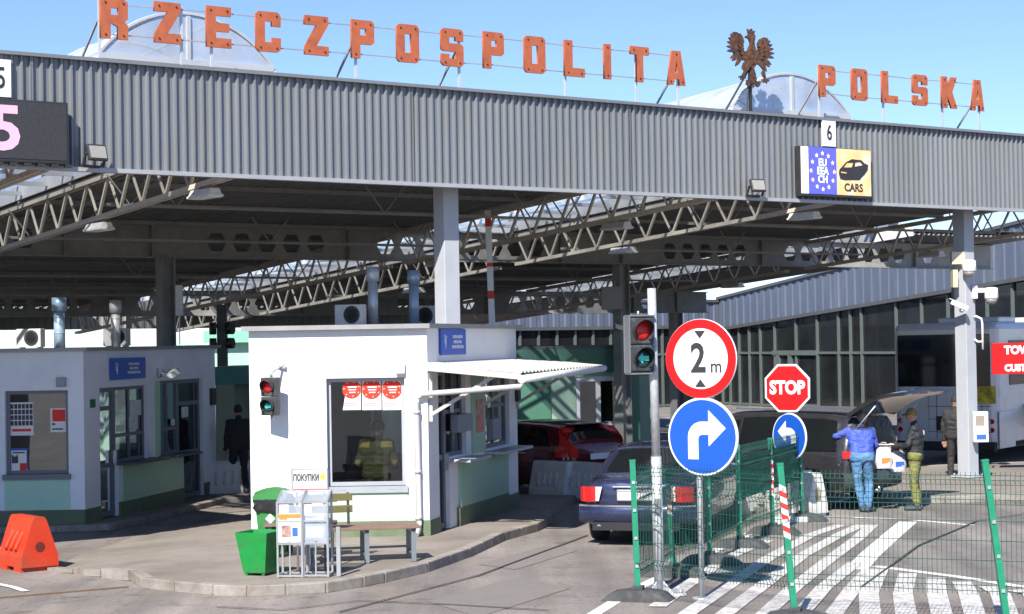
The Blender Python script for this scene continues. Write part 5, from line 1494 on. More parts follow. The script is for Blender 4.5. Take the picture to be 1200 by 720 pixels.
# wheeled bin with a black bag
p = G(318, 655, IZ); 
r = thing("wheeled_bin", "green wheeled bin with a black bag under its lid, behind the litter bin", "bin", (p.x, p.y + .35, IZ), R(-6)); r.scale = (.78, .78, .80)
WB = mat("bin_green_dark", (.035, .20, .05), .5, var=.08)
b = MB(); frust(b, .20, .22, .27, .32, .06, .98); b.quad([(-.2, -.22, .06), (.2, -.22, .06), (.2, .22, .06), (-.2, .22, .06)]); b.box((0, -.30, .95), (.56, .05, .07), bev=.01); b.build("body", WB, r)
b = MB(); b.grid([[(x * .30, y, 1.06 + .07 * (1 - x * x) + (.06 if abs(y) < .2 else 0)) for x in (-1, -.6, 0, .6, 1)] for y in (-.36, -.3, -.15, .15, .33)]); b.grid([[(x * .30, -.36, 1.0 if k == 0 else 1.06 + .07 * (1 - x * x)) for x in (-1, -.6, 0, .6, 1)] for k in (0, 1)]); b.build("lid", WB, r)
b = MB(); rows = []
rb_ = random.Random(3)
for j, z in enumerate((1.05, .98, .90, .84, .80)):
    rows.append([((.285 + .02 * (j % 2)) * cx_ * 1.0 + rb_.uniform(-.015, .015), (.335 + .02 * (j % 2)) * cy_ + rb_.uniform(-.02, .02), z + rb_.uniform(-.04, .03) * (1 if j > 2 else .4)) for cx_, cy_ in [(max(-1, min(1, 1.35 * math.cos(a * math.pi / 14))), max(-1, min(1, 1.35 * math.sin(a * math.pi / 14)))) for a in range(29)]])
b.grid(rows); b.build("bag", mat("bag_black", (.02, .02, .022), .25, var=.2), r)
b = MB(); b.quad([(0, -.288, .58), (.09, -.292, .67), (0, -.3, .76), (-.09, -.292, .67)]); b.build("diamond_sticker", PAPER, r)
b = MB()
for sx in (-1, 1): b.cyl((sx * .2, .24, .09), (sx * .26, .24, .09), .09, n=16)
b.build("wheel", RUBBER, r)
# bench: slatted seat turned round a corner with two short backrests
WD = mat("bench_wood", (.20, .13, .10), .6, var=.25, scale=6, stretch=(1, 8, 8), dirt=(.12, .08, .06), dscale=3)
WDG = mat("bench_back", (.12, .115, .04), .6, var=.2, scale=6)
p = G(432, 658, IZ)
r = thing("bench", "slatted brown bench with green-tinged backrest in front of the white booth", "bench", (p.x - .1, p.y, IZ), R(12))
b = MB()
for k in range(9): b.box((.0, -.26 + k * .066, .46), (1.55, .055, .035), bev=.004)
b.build("seat", WD, r)
b = MB()
for z in (.68, .84): b.box((-.42, .37, z), (.72, .03, .10), bev=.005)
b.build("backrest", WDG, r)
b = MB(); b.bar((-.72, .33, .42), (-.72, .40, .9), .035); b.bar((-.12, .33, .42), (-.12, .40, .9), .035); b.build("back_support", BLACKP, r)
BL = mat("bench_steel", (.20, .22, .23), .5, .3, var=.1)
for sx in (-.68, .05, .68):
    b = MB(); b.box((sx, -.22, .22), (.06, .06, .44)); b.box((sx, .22, .22), (.06, .06, .44)); b.box((sx, 0, .415), (.05, .5, .05)); b.box((sx, 0, .10), (.03, .40, .03)); b.build("leg", BL, r)
b = MB(); b.box((0, .22, .16), (1.3, .03, .03)); b.build("stretcher", BL, r)
p2 = P(283, 620, p.y + .45)
q = Vector((P(340, 640, p.y + .7).x, p.y + .7, IZ))
r2_ = thing("bench", "second slatted bench mostly hidden behind the leaflet racks", "bench", (q.x + .15, q.y, IZ), R(4))
b = MB()
for k in range(7): b.box((0, -.20 + k * .066, .46), (1.0, .055, .035))
b.build("seat", WD, r2_)
b = MB()
for z in (.62, .76): b.box((0, .30, z), (1.0, .03, .09))
b.build("backrest", WD, r2_)
for sx in (-.42, .42):
    b = MB(); b.box((sx, -.16, .22), (.06, .06, .44)); b.box((sx, .2, .22), (.06, .06, .44)); b.build("leg", BL, r2_)
# two leaflet cages
CAGE = mat("cage_steel", (.36, .37, .38), .4, .4, var=.1)
ACR = VGL
def cage(px, py, lab, rz):
    p = G(px, py, IZ); r = thing("leaflet_rack", lab, "leaflet rack", (p.x, p.y, IZ), rz, "leaflet racks on the island")
    w_, d_, h_ = .31, .32, 1.06
    b = MB()
    for sx in (-1, 1):
        for sy in (-1, 1): b.bar((sx * w_ / 2, sy * d_ / 2, 0), (sx * w_ / 2, sy * d_ / 2, h_ - (.12 if sy < 0 else 0)), .025)
    for z in (.02, .42, .70):
        for sy in (-1, 1): b.bar((-w_ / 2, sy * d_ / 2, z), (w_ / 2, sy * d_ / 2, z), .022)
        for sx in (-1, 1): b.bar((sx * w_ / 2, -d_ / 2, z), (sx * w_ / 2, d_ / 2, z), .022)
    b.bar((-w_ / 2, -d_ / 2, h_ - .12), (w_ / 2, -d_ / 2, h_ - .12), .022); b.bar((-w_ / 2, d_ / 2, h_), (w_ / 2, d_ / 2, h_), .022)
    for sx in (-1, 1): b.bar((sx * w_ / 2, -d_ / 2, h_ - .12), (sx * w_ / 2, d_ / 2, h_), .022)
    b.bar((0, -d_ / 2, .02), (0, -d_ / 2, .46), .018); b.build("frame", CAGE, r)
    b = MB()
    b.quad([(-w_ / 2, -d_ / 2 + .01, .43), (w_ / 2, -d_ / 2 + .01, .43), (w_ / 2, -d_ / 2 + .01, h_ - .13), (-w_ / 2, -d_ / 2 + .01, h_ - .13)])
    for sx in (-1, 1): b.quad([(sx * (w_ / 2 - .01), -d_ / 2, .47), (sx * (w_ / 2 - .01), d_ / 2, .47), (sx * (w_ / 2 - .01), d_ / 2, h_ - .02), (sx * (w_ / 2 - .01), -d_ / 2, h_ - .13)])
    b.quad([(-w_ / 2, -d_ / 2, h_ - .11), (w_ / 2, -d_ / 2, h_ - .11), (w_ / 2, d_ / 2, h_ + .005), (-w_ / 2, d_ / 2, h_ + .005)])
    b.build("acrylic_panel", ACR, r)
    b = MB(); b.box((0, 0, .475), (w_ - .04, d_ - .04, .012)); b.build("shelf", CAGE, r)
    return r
c_a = cage(343, 675, "left leaflet rack with a colourful poster on its front", R(-4))
c_b = cage(373, 674.5, "right leaflet rack with a white box inside", R(-4))
b = MB(); b.box((0, -.166, .62), (.28, .006, .36)); o = b.build("sheet", PAPER, c_a)
b = MB(); b.box((0, -.170, .77), (.28, .004, .05)); b.box((-.08, -.171, .735), (.1, .003, .02)); b.build("orange_band", mat("print_orange", (.75, .22, .03), .6), o)
b = MB(); b.box((-.04, -.170, .58), (.12, .004, .15)); b.build("print", mat("print_mix", (.35, .22, .2), .6, var=.6, scale=16), o)
b = MB(); b.box((.07, -.1705, .57), (.07, .004, .11)); b.build("blue_print", PB, o)
b = MB(); b.box((-.07, -.15, .88), (.12, .005, .13)); b.build("leaflet", PAPER, c_a)
p = c_b.location + Vector((-.02, 0, .483)); b = MB(); b.box((0, 0, .13), (.24, .22, .26), bev=.006); b.box((0, -.122, .2), (.12, .004, .05)); tag(b.build("paper_box", PAPER, loc=p, rotz=R(-4)), "white paper box standing inside the right leaflet rack", "box")
b = MB(); b.box((-.09, -.15, .86), (.09, .005, .18)); b.build("leaflet", PAPER, c_b)
b = MB(); b.bar((.28, -.1, 0), (.28, -.1, .62), .05); b.build("side_post", CAGE, c_b)
# advertising board
p = G(364, 668, IZ)
ab = thing("advert_board", "white advertising board with ПОКУПКИ and a red strip, above the leaflet racks", "sign", (p.x, p.y + .1, IZ), R(-4))
zb1, zt1 = P(365, 578, p.y).z - IZ, P(365, 551, p.y).z - IZ
b = MB(); b.box((0, 0, (zb1 + zt1) / 2), (.46, .03, zt1 - zb1), bev=.004); b.build("panel", mat("board_white", (.50, .50, .50), .5, var=.04), ab)
b = MB(); b.bar((-.235, -.0, zb1), (-.235, 0, zt1), .02); b.bar((.235, 0, zb1), (.235, 0, zt1), .02); b.bar((-.24, 0, zt1), (.24, 0, zt1), .02); b.bar((-.18, .02, 0), (-.18, .02, zb1 + .05), .025); b.bar((.18, .02, 0), (.18, .02, zb1 + .05), .025); b.build("frame", mat("frame_dark", (.14, .14, .15), .5, .2), ab)
b = MB(); b.addmesh(text_mesh("ПОКУПКИ", .112, .001, .0035, sx=.62), fr(-.05, -.0175, zb1 + .19)); b.build("lettering", SGK, ab)
b = MB(); b.box((0, -.017, zb1 + .03), (.44, .004, .035)); b.build("red_strip", PR, ab)
b = MB(); b.addmesh(text_mesh("4", .14, .001, .004), fr(.165, -.0175, zb1 + .20)); b.build("numeral", mat("lime_yellow", (.62, .50, .03), .5), ab)
# dark bin at the left edge
p = G(3, 615)
r = thing("litter_bin", "dark litter bin cut by the left edge of the picture", "bin", (p.x - .05, p.y - .3, 0))
b = MB(); b.lathe([(.16, 0), (.2, .04), (.21, .72), (.19, .74)], n=20); b.build("body", mat("bin_grey", (.25, .25, .26), .5, .2, var=.1), r)
b = MB(); b.lathe([(.24, .72), (.25, .78), (.16, .92), (.02, .95)], n=20); b.build("lid", BLACKP, r)
# raised barrier arm
ba = P(580, 380, 36); btop = P(571.5, 247, 36)
r = thing("barrier_arm", "raised white barrier arm with red stripes beside the white roof column", "barrier arm", (ba.x, ba.y, 0))
b = MB(); b.box((0, 0, .55), (.34, .34, 1.1), bev=.02); b.build("cabinet", mat("cabinet_orange", (.55, .2, .05), .5), r)
vv = Vector((btop.x - ba.x, 0, btop.z)); s0v = Vector((0, 0, .95)); vv = vv - s0v
b = MB(); n = 60
for k in range(n): b.bar(s0v + vv * (k / n), s0v + vv * ((k + .999) / n), .12, .07, m=1 if k in (22, 30, 38, 39, 46, 56, 57) else 0, up=(0, 1, 0))
b.build("boom", [WHITEP, BANDR], r)
# grey pole with signals in the passage
p = P(262, 500, 48)
r = thing("signal_column", "dark column carrying two small signals, seen between the booths' roofs", "column", (p.x, p.y, 0))
b = MB(); b.box((0, 0, 2.05), (.24, .24, 4.1)); b.build("shaft", mat("dark_column", (.07, .08, .09), .5, .2), r)
for sx in (-1, 1):
    b = MB(); b.cyl((sx * .14, -.1, 3.5), (sx * .3, -.14, 3.5), .16, n=14); b.cyl((sx * .14, -.1, 3.12), (sx * .3, -.14, 3.12), .14, n=14); b.build("lamp", BLACKP, r)
# CCTV cameras, box and lamp bracket on the right roof column
pc = CO + CU * TC1 + CV * .65
def colpt(z, dx, dy): q = pc + Vector((dx, dy, z)); return q
zc = lambda py: P(1130, py, pc.y).z
cctv_bullet(colpt(zc(364), -.14, -.30), R(-8), "white bullet camera on the right roof column, pointing left", .14, "cameras on the right roof column", .42)
def dome(loc, lab, arm):
    r = thing("cctv_camera", lab, "camera", loc, 0, "cameras on the right roof column")
    b = MB(); 
    if arm: b.bar((-arm, 0, .16), (0, 0, .16), .07, .09); b.box((-arm, 0, .12), (.1, .12, .26), bev=.01)
    else: b.box((-.06, .12, .14), (.12, .16, .1), bev=.01)
    b.build("bracket", WHITEP, r)
    b = MB(); b.lathe([(.06, .22), (.13, .20), (.14, .0), (.125, -.02)], n=20); b.build("housing", WHITEP, r)
    b = MB(); b.lathe([(.12, -.02), (.11, -.07), (.07, -.12), (.01, -.135)], n=20); b.build("dome", mat("smoke_dome", (.25, .24, .23), .1), r)
dome(colpt(zc(318), .02, -.36), "white dome camera high on the front of the right roof column", 0)
dome(colpt(zc(350), .52, -.1), "white dome camera on an arm to the right of the roof column", .34)
b = MB(); b.box((0, 0, 0), (.10, .24, .36), bev=.01); b.box((.07, -.0, .42), (.26, .16, .26), bev=.01); tag(b.build("junction_box", mat("beige_box", (.6, .52, .36), .5, var=.05), loc=colpt(zc(327), -.24, -.16)), "beige junction box on the right roof column above the bullet camera", "junction box")
b = MB(); b.box((0, 0, 0), (.30, .14, .62), bev=.015); b.box((-.02, -.072, .13), (.18, .012, .2), m=1); b.box((0, -.073, -.2), (.2, .01, .1), m=2); tag(b.build("control_box", [WHITEP, mat("screen_grey", (.28, .25, .2), .4), PB], loc=colpt(zc(500), .20, -.26)), "white control box with a small screen low on the right roof column", "control box")
b = MB(); x = .24
b.tube([(x - .08, -.1, zc(372)), (x - .05, -.12, zc(371)), (x + .06, -.12, zc(374)), (x + .08, -.12, zc(380)), (x + .08, -.12, zc(410))], .022, 8); b.tube([(x - .08, -.1, zc(398)), (x - .02, -.12, zc(401)), (x + .08, -.12, zc(401))], .022, 8)
tag(b.build("conduit_hook", WHITEP, loc=(pc.x, pc.y, 0)), "bent white conduit at the right side of the roof column", "conduit")
# red sign TOWARY / CUSTOMS on its stand
p = P(1185, 420, 39)
z0, z1 = P(1185, 438.5, 39).z, P(1185, 402, 39).z
xl = P(1162, 420, 39).x; wd = 1.5
r = thing("customs_sign", "red board with white lettering TOWARY and CUSTOMS, cut by the right picture edge", "sign", (xl + wd / 2, 39, 0))
b = MB(); b.box((0, 0, (z0 + z1) / 2), (wd, .04, z1 - z0), bev=.004); b.build("board", REFLR, r)
def serif(s, size, z):
    me = text_mesh(s, size, .001, .012, align='LEFT', sx=.95); 
    bb = MB(); bb.addmesh(me, fr(-wd / 2 + .26, -.024, z)); return bb
serif("TOWARY", .23, z1 - .155).build("lettering", SGW, r); serif("CUSTOMS", .185, z0 + .12).build("lettering", SGW, r)
b = MB(); b.bar((wd / 2 - .1, .06, 0), (wd / 2 - .1, .06, z1), .08); b.bar((.45, .06, 0), (.45, .06, z1), .08); b.build("post", STEEL, r)
# small grey cabinet on the dark mid column behind the traffic light
pm = CO + CU * TM1 + CV * 10.5
b = MB(); b.box((0, 0, 0), (.5, .3, .55), bev=.01); b.bar((-.1, 0, .27), (-.1, 0, .5), .02); b.bar((.08, 0, .27), (.08, 0, .42), .02); tag(b.build("antenna_box", mat("box_grey", (.3, .3, .29), .6, var=.1), loc=(pm.x - .25, pm.y - .35, P(719, 350, pm.y).z)), "grey box with two short antennas on the dark column by the traffic light", "equipment box")
p = P(722, 385, 45.5); cctv_bullet((p.x + .2, p.y, p.z - .1), R(0), "small beige camera on the wall behind the traffic light", .14, None, .3)
p = CO + CU * .35 + CV * 10.2; b = MB(); b.box((0, 0, 0), (.14, .12, .62), bev=.01); b.bar((0, 0, -.31), (0, 0, -.9), .02); tag(b.build("wifi_antenna", WHITEP, loc=(P(208, 350, 38).x, 38.2, P(208, 352, 38).z)), "slim white panel antenna beside the dark column over the grey booth", "antenna")
# ================================================================== VEHICLES
def lerp(tab, x):
    if x <= tab[0][0]: return tab[0][1]
    for (a, u), (b, v) in zip(tab, tab[1:]):
        if x <= b:
            t = (x - a) / (b - a); return u + (v - u) * t
    return tab[-1][1]
def smooth_tab(tab, w_=.10):
    return lambda x: (lerp(tab, x - w_) + 2 * lerp(tab, x - w_ / 2) + 3 * lerp(tab, x) + 2 * lerp(tab, x + w_ / 2) + lerp(tab, x + w_)) / 9
TYRE = mat("tyre", (.022, .022, .023), .85, var=.2, scale=12, bump=.2, dirt=(.09, .085, .08), dscale=6)
RIM = mat("alloy", (.50, .51, .52), .35, .6, var=.08, dirt=(.25, .23, .21), dscale=5)
CARGL = mat("car_glass", (.008, .010, .011), .04, var=.1, spec=.5, coat=.15)
TRIMB = mat("car_trim", (.018, .018, .02), .5, var=.15)
CHROME = mat("chrome", (.7, .7, .72), .15, .9, var=.03)
TAILR = mat("tail_lamp_red", (.50, .012, .012), .15, var=.1, scale=12, coat=.6)
TAILW = mat("tail_lamp_clear", (.62, .56, .50), .15, var=.1, scale=12, coat=.6)
PLATEW = mat("plate_white", (.72, .73, .74), .45, var=.03)
class Car:
    def __init__(s, L, W, top, belt, low, taper=.13, rearround=.25):
        s.L, s.W = L, W; s.top = smooth_tab(top); s.belt = smooth_tab(belt); s._low = low; s.tp, s.rr = taper, rearround
    def plan(s, x):
        u = abs(x) / (s.L / 2); return s.W / 2 * (1 - s.tp * u ** 5 - .06 * max(0, u - .93) / .07)
    def low(s, x): return lerp(s._low, x)
    def sec(s, x):
        zt, hw, zb = s.top(x), s.plan(x), s.low(x); be = min(s.belt(x), zt - .03)
        gh = zt - .05 - be
        hwr = hw - .045 - gh * .40 if gh > .08 else hw - .10
        return zt, hw, zb, be, hwr
    def half(s, x):
        zt, hw, zb, be, hwr = s.sec(x)
        return [(0, zb), (hw * .6, zb), (hw - .09, zb + .01), (hw - .03, zb + .10), (hw, zb + .45 * (be - zb)), (hw - .004, zb + .78 * (be - zb)), (hw - .028, be),
                ((hw - .028) * .5 + hwr * .5 + .012, (be + zt - .05) / 2), (hwr, zt - .055), (hwr - .10, zt - .012), (hwr * .5, zt + .002), (0, zt + .008)]
    def side(s, x, z):
        h = s.half(x)
        for (y0, z0), (y1, z1) in zip(h[3:], h[4:]):
            if z0 <= z <= z1: return y0 + (y1 - y0) * (z - z0) / max(1e-6, z1 - z0)
        return h[8][0]
    def body(s, root, paint, cuts, boxes=(), name="body"):
        b = MB(); n = 44; rows = []
        for i in range(n + 1):
            x = -s.L / 2 + s.L * i / n
            h = s.half(x); ring = [(x, y, z) for y, z in h] + [(x, -y, z) for y, z in h[-2:0:-1]]
            rows.append(ring + [ring[0]])
        b.grid(rows)
        bmesh.ops.remove_doubles(b.bm, verts=b.bm.verts, dist=1e-5)
        for i in (0, n):
            b.quad(rows[i][:-1])
        bmesh.ops.remove_doubles(b.bm, verts=b.bm.verts, dist=1e-5)
        o = b.build(name, [paint, TRIMB], root)
        cb = MB()
        for (x, z, r) in cuts: cb.cyl((x, -3, z), (x, 3, z), r, n=32)
        for lo, hi in boxes: cb.box2(lo, hi)
        co = cb.build("cutter", [TRIMB])
        sb = o.modifiers.new("s", 'SUBSURF'); sb.levels = 1; sb.render_levels = 1
        bo = o.modifiers.new("b", 'BOOLEAN'); bo.object = co; bo.operation = 'DIFFERENCE'; bo.solver = 'EXACT'
        dg = bpy.context.evaluated_depsgraph_get(); dg.update()
        me = bpy.data.meshes.new_from_object(o.evaluated_get(dg))
        o.modifiers.clear(); o.data = me
        me.materials.clear(); me.materials.append(paint); me.materials.append(TRIMB)
        for f in me.polygons:
            c = f.center; k = 0
            for (x, z, r) in cuts:
                if (c.x - x) ** 2 + (c.z - z) ** 2 < (r + .004) ** 2: k = 1
            for lo, hi in boxes:
                if all(lo[q] - .004 <= c[q] <= hi[q] + .004 for q in range(3)): k = 1
            f.material_index = k; f.use_smooth = k == 0
        bpy.data.objects.remove(co)
        return o
    def sidewin(s, root, x0b, x0t, x1b, x1t, zlo, zhi, sg, m=None, name="side_window", off=.014):
        b = MB(); rows = []
        for i in range(7):
            t = i / 6; r = []
            for j in range(9):
                q = j / 8; xa = x0b + (x0t - x0b) * t; xb = x1b + (x1t - x1b) * t; x = xa + (xb - xa) * q
                zl = zlo(x) if callable(zlo) else zlo; zh = zhi(x) if callable(zhi) else zhi
                z = zl + (zh - zl) * t; r.append((x, sg * (s.side(x, z) + off), z))
            rows.append(r)
        b.grid(rows); return b.build(name, m or CARGL, root)
    def endwin(s, root, xa, xb, k0=.9, k1=.88, m=None, name="rear_window", off=.014):
        """glass that follows the roof line between xa and xb"""
        b = MB(); rows = []
        for i in range(9):
            t = i / 8; x = xa + (xb - xa) * t; e = .02
            dz = (s.top(x + e) - s.top(x - e)) / (2 * e); nx, nz = -dz, 1.0; l = math.hypot(nx, nz)
            _, hw, _, be, hwr = s.sec(x); k = k0 + (k1 - k0) * t; w_ = max(hwr - .03, .3)
            rows.append([(x + nx / l * off, w_ * k * q, s.top(x) + nz / l * off + .004 - .05 * abs(q) ** 3) for q in (-1, -.8, -.5, 0, .5, .8, 1)])
        b.grid(rows); return b.build(name, m or CARGL, root)
def wheel(root, x, y, z, r, w_, sg, spokes=7):
    wo = MB(); wo.lathe([(r * .66, -w_ / 2), (r * .95, -w_ / 2), (r, -w_ * .32), (r, w_ * .32), (r * .95, w_ / 2), (r * .66, w_ / 2)], (0, 0, 0), 'Y', 32)
    wheel_o = wo.build("wheel", TYRE, root, loc=(x, y, z))
    b = MB(); yy = sg * w_ * .34
    b.lathe([(r * .69, -w_ * .48), (r * .69, w_ * .48), (r * .63, w_ * .44), (r * .63, -w_ * .44)], (0, 0, 0), 'Y', 32)
    for k in range(spokes):
        a = 2 * math.pi * k / spokes
        b.bar((.03 * math.cos(a), yy, .03 * math.sin(a)), (r * .66 * math.cos(a), yy + sg * .015, r * .66 * math.sin(a)), .03, .05, up=(0, 1, 0))
    b.cyl((0, yy - .02, 0), (0, yy + .025 * 1, 0), .06, n=14); b.build("rim", RIM, wheel_o)
    b = MB(); b.cyl((0, yy * .55, 0), (0, yy * .6, 0), r * .62, n=24); b.build("brake_disc", TRIMB, wheel_o)
def bumper(root, car, xe, z0, z1, m, sg, bulge=.05, name="bumper"):
    b = MB(); rows = []
    for z, o in ((z0, .0), (z0 + .05, bulge), (z1 - .05, bulge), (z1, .01)):
        r = []
        for j in range(13):
            q = -1 + j / 6; hw = car.W / 2 * .985; 
            y = hw * q; dx = .16 * abs(q) ** 4
            r.append((xe + sg * (o - dx), y, z))
        rows.append(r)
    b.grid(rows); return b.build(name, m, root)

# --- dark blue saloon waiting in the lane
NAVY = mat("navy_paint", (.026, .034, .085), .28, .45, var=.06, scale=5, coat=1.0, dirt=(.08, .08, .09), dscale=4, dlo=.55, dhi=1.0)
pr = G(746, 641); hd = R(16.5); dirv = Vector((math.sin(hd), math.cos(hd), 0))
LS = 4.7
sed = thing("sedan_car", "dark blue saloon car with a white number plate, waiting in the lane behind the fence", "car", Vector((pr.x, pr.y, 0)) + dirv * (LS / 2), math.pi / 2 - hd)
cs = Car(LS, 1.80, [(-2.36, .93), (-2.30, .97), (-1.72, 1.03), (-.95, 1.385), (-.3, 1.435), (.25, 1.42), (1.05, 1.02), (1.9, .90), (2.25, .80), (2.36, .7)],
         [(-2.36, .88), (-1, .93), (1, .90), (2.36, .75)], [(-2.36, .36), (-2.0, .24), (1.9, .22), (2.36, .32)])
cs.body(sed, NAVY, [(-1.42, .32, .375), (1.33, .32, .375)])
cs.endwin(sed, -1.68, -1.02, .95, .93)
cs.endwin(sed, .98, .32, .95, .92, name="windscreen")
belt = lambda x: cs.belt(x) + .03
for sg in (-1, 1):
    cs.sidewin(sed, -1.22, -.86, -.62, -.55, belt, lambda x: cs.top(x) - .085, sg); cs.sidewin(sed, -.55, -.50, .12, .08, belt, lambda x: cs.top(x) - .085, sg); cs.sidewin(sed, .18, .14, .80, .30, belt, lambda x: min(cs.top(x) - .085, 1.33), sg)
    for x in (-1.42, 1.33): wheel(sed, x, sg * .77, .32, .32, .21, sg)
    b = MB(); b.box((.62, sg * .99, .98), (.12, .2, .13), bev=.03); b.build("mirror", NAVY, sed)
    for x in (-.95, .05): b = MB(); b.box((x, sg * (cs.side(x, .82) + .012), .82), (.2, .025, .025), bev=.006); b.build("door_handle", CHROME, sed)
bumper(sed, cs, -2.36, .34, .62, NAVY, -1, .06)
b = MB(); b.grid([[(-2.425 + .16 * abs(q) ** 4, q * .88, z) for q in (-1, -.8, -.4, 0, .4, .8, 1)] for z in (.585, .61)]); b.build("chrome_strip", CHROME, sed)
b = MB(); b.box((-2.35, 0, .30), (.1, 1.3, .12)); b.build("valance", TRIMB, sed)
for sg in (-1, 1):
    b = MB(); rows = []
    for z in (.66, .72, .80, .88):
        rows.append([(-2.375 + (.0 if y < .70 else (y - .70) ** 2 * 4.5), sg * y, z) for y in (.56 + (.88 - z) * .2, .64, .72, .78, .82, .855)])
    b.grid(rows); lo = b.build("tail_light", TAILR, sed)
    b = MB(); b.grid([[(-2.381, sg * y, z) for y in (.50 + (.88 - z) * .25, .60)] for z in (.67, .88)]); b.build("clear_lens", TAILW, lo)
b = MB(); b.box((-2.375, 0, .755), (.03, .56, .17), bev=.01); b.build("plate_recess", CHROME, sed)
b = MB(); b.box((-2.392, 0, .745), (.012, .52, .115), bev=.003); b.build("number_plate", PLATEW, sed)
b = MB(); b.box((-2.36, 0, .875), (.035, .70, .03), bev=.01); b.lathe([(.035, -.006), (.035, .006)], (-2.36, 0, .93), 'X', 16); b.build("boot_trim", CHROME, sed)
b = MB(); b.cyl((-2.40, .55, .30), (-2.2, .55, .31), .03, n=10); b.build("exhaust", CHROME, sed)
for sg in (-1, 1):
    b = MB(); b.grid([[(x, sg * (cs.side(x, z) + .003), z) for x in (x0, x0 + .012)] for x0, z in ((-.60, .30), (-.58, .6), (-.57, .9))]); b.build("door_gap", TRIMB, sed)
    b = MB(); b.grid([[(-2.372, sg * (.60 + w_), z) for w_ in (0, .01)] for z in (.63, .90)]); b.build("boot_gap", TRIMB, sed)
SEATM = mat("seat_cream", (.45, .44, .38), .8)
b = MB()
for y in (-.38, .38): b.box((-1.15, y, 1.12), (.05, .3, .17), bev=.04)
b.build("headrest", SEATM, sed)

# --- dark red hatchback
WINE = mat("wine_paint", (.12, .011, .018), .22, .3, var=.06, scale=5, coat=1.0)
pr = G(706, 590); LH = 4.3
hd = R(-40); dirv = Vector((math.sin(hd), math.cos(hd), 0)); rgt = Vector((dirv.y, -dirv.x, 0))
pr = Vector((pr.x, pr.y, 0)) + Vector((.0, .9, 0))
ch = Car(LH, 1.77, [(-2.15, 1.02), (-2.08, 1.10), (-1.72, 1.40), (-1.2, 1.455), (-.4, 1.47), (.2, 1.44), (1.15, 1.03), (1.8, .90), (2.1, .75), (2.15, .66)],
         [(-2.15, .98), (-1, .97), (1, .92), (2.15, .72)], [(-2.15, .34), (-1.8, .22), (1.8, .2), (2.15, .3)])
def hatch(label, loc, rz):
    r = thing("hatchback_car", label, "car", loc, rz)
    ch.body(r, WINE, [(-1.32, .32, .37), (1.28, .32, .37)])
    ch.endwin(r, -2.04, -1.66, .93, .92); ch.endwin(r, 1.08, .34, .95, .92, name="windscreen")
    bl = lambda x: ch.belt(x) + .03
    for sg in (-1, 1):
        ch.sidewin(r, -1.62, -1.36, -1.02, -.98, bl, lambda x: ch.top(x) - .10, sg); ch.sidewin(r, -.96, -.92, -.12, -.14, bl, lambda x: ch.top(x) - .09, sg); ch.sidewin(r, -.05, -.06, .86, .36, bl, lambda x: min(ch.top(x) - .09, 1.34), sg)
        for x in (-1.32, 1.28): wheel(r, x, sg * .76, .32, .32, .21, sg)
        b = MB(); b.box((.72, sg * .98, 1.0), (.12, .2, .13), bev=.03); b.build("mirror", CHROME, r)
        for x in (-.85, .15): b = MB(); b.box((x, sg * (ch.side(x, .86) + .012), .86), (.2, .025, .03), bev=.006); b.build("door_handle", CHROME, r)
        # tall lamp climbing the rear pillar
        b = MB(); rows = []
        for z, x0, x1 in ((.80, -2.13, -1.80), (.93, -2.13, -1.78), (1.02, -2.12, -1.86), (1.14, -2.04, -1.84), (1.28, -1.90, -1.74), (1.36, -1.80, -1.68)):
            rows.append([(x, sg * (ch.side(x, z) + .016), z) for x in [x0 + (x1 - x0) * j / 4 for j in range(5)]])
        b.grid(rows)
        b.grid([[(-2.165, sg * y, z) for y in (.58, .68, .76)] for z in (.80, .9, 1.0)])
        b.build("tail_light", mat("tail_bright", (.6, .02, .015), .15, coat=.6, var=.08), r)
    b = MB(); b.box((-1.78, 0, 1.42), (.2, 1.05, .03), bev=.01); b.build("spoiler", WINE, r)
    bumper(r, ch, -2.14, .34, .66, WINE, -1)
    b = MB(); b.box((-2.175, 0, .80), (.012, .52, .115)); b.build("number_plate", PLATEW, r)
    return r
hb = hatch("dark red hatchback with tall red tail lamps, beyond the white barriers", pr - rgt * -.75 + dirv * (LH / 2) + Vector((-.55, 0, 0)), math.pi / 2 - hd)
p = P(246, 540, 44)
copy_tree(hb, None, (p.x - .9, p.y + 1.5, 0), math.pi / 2 - R(170), "dark red car nose showing in the shaded passage between the booths")

# --- dark minivan with its tailgate up
DGREY = mat("dark_van_paint", (.030, .029, .032), .25, .3, var=.08, scale=4, coat=1.0, dirt=(.07, .065, .06), dscale=3, dlo=.5, dhi=1.0)
LV = 4.7
cv_ = Car(LV, 1.95, [(-2.35, 1.50), (-2.25, 1.66), (-1.8, 1.71), (-.6, 1.74), (.3, 1.70), (1.25, 1.12), (1.9, .98), (2.25, .82), (2.35, .7)],
         [(-2.35, 1.02), (1, 1.0), (2.35, .75)], [(-2.35, .36), (-2.0, .28), (1.9, .24), (2.35, .34)], taper=.08)
hd = R(-48); dirv = Vector((math.sin(hd), math.cos(hd), 0)); rgt = Vector((dirv.y, -dirv.x, 0))
pc_ = G(996, 601); pc_ = Vector((pc_.x, pc_.y, 0))
vloc = pc_ + rgt * .93 + dirv * (LV / 2)
van = thing("minivan", "dark minivan with its tailgate raised, being inspected beyond the fence", "car", vloc, math.pi / 2 - hd)
cv_.body(van, DGREY, [(-1.58, .34, .40), (1.40, .34, .40)], [((-2.7, -.66, .62), (-1.0, .66, 1.58))])
cv_.endwin(van, 1.18, .42, .95, .92, name="windscreen")
bl = lambda x: cv_.belt(x) + .03
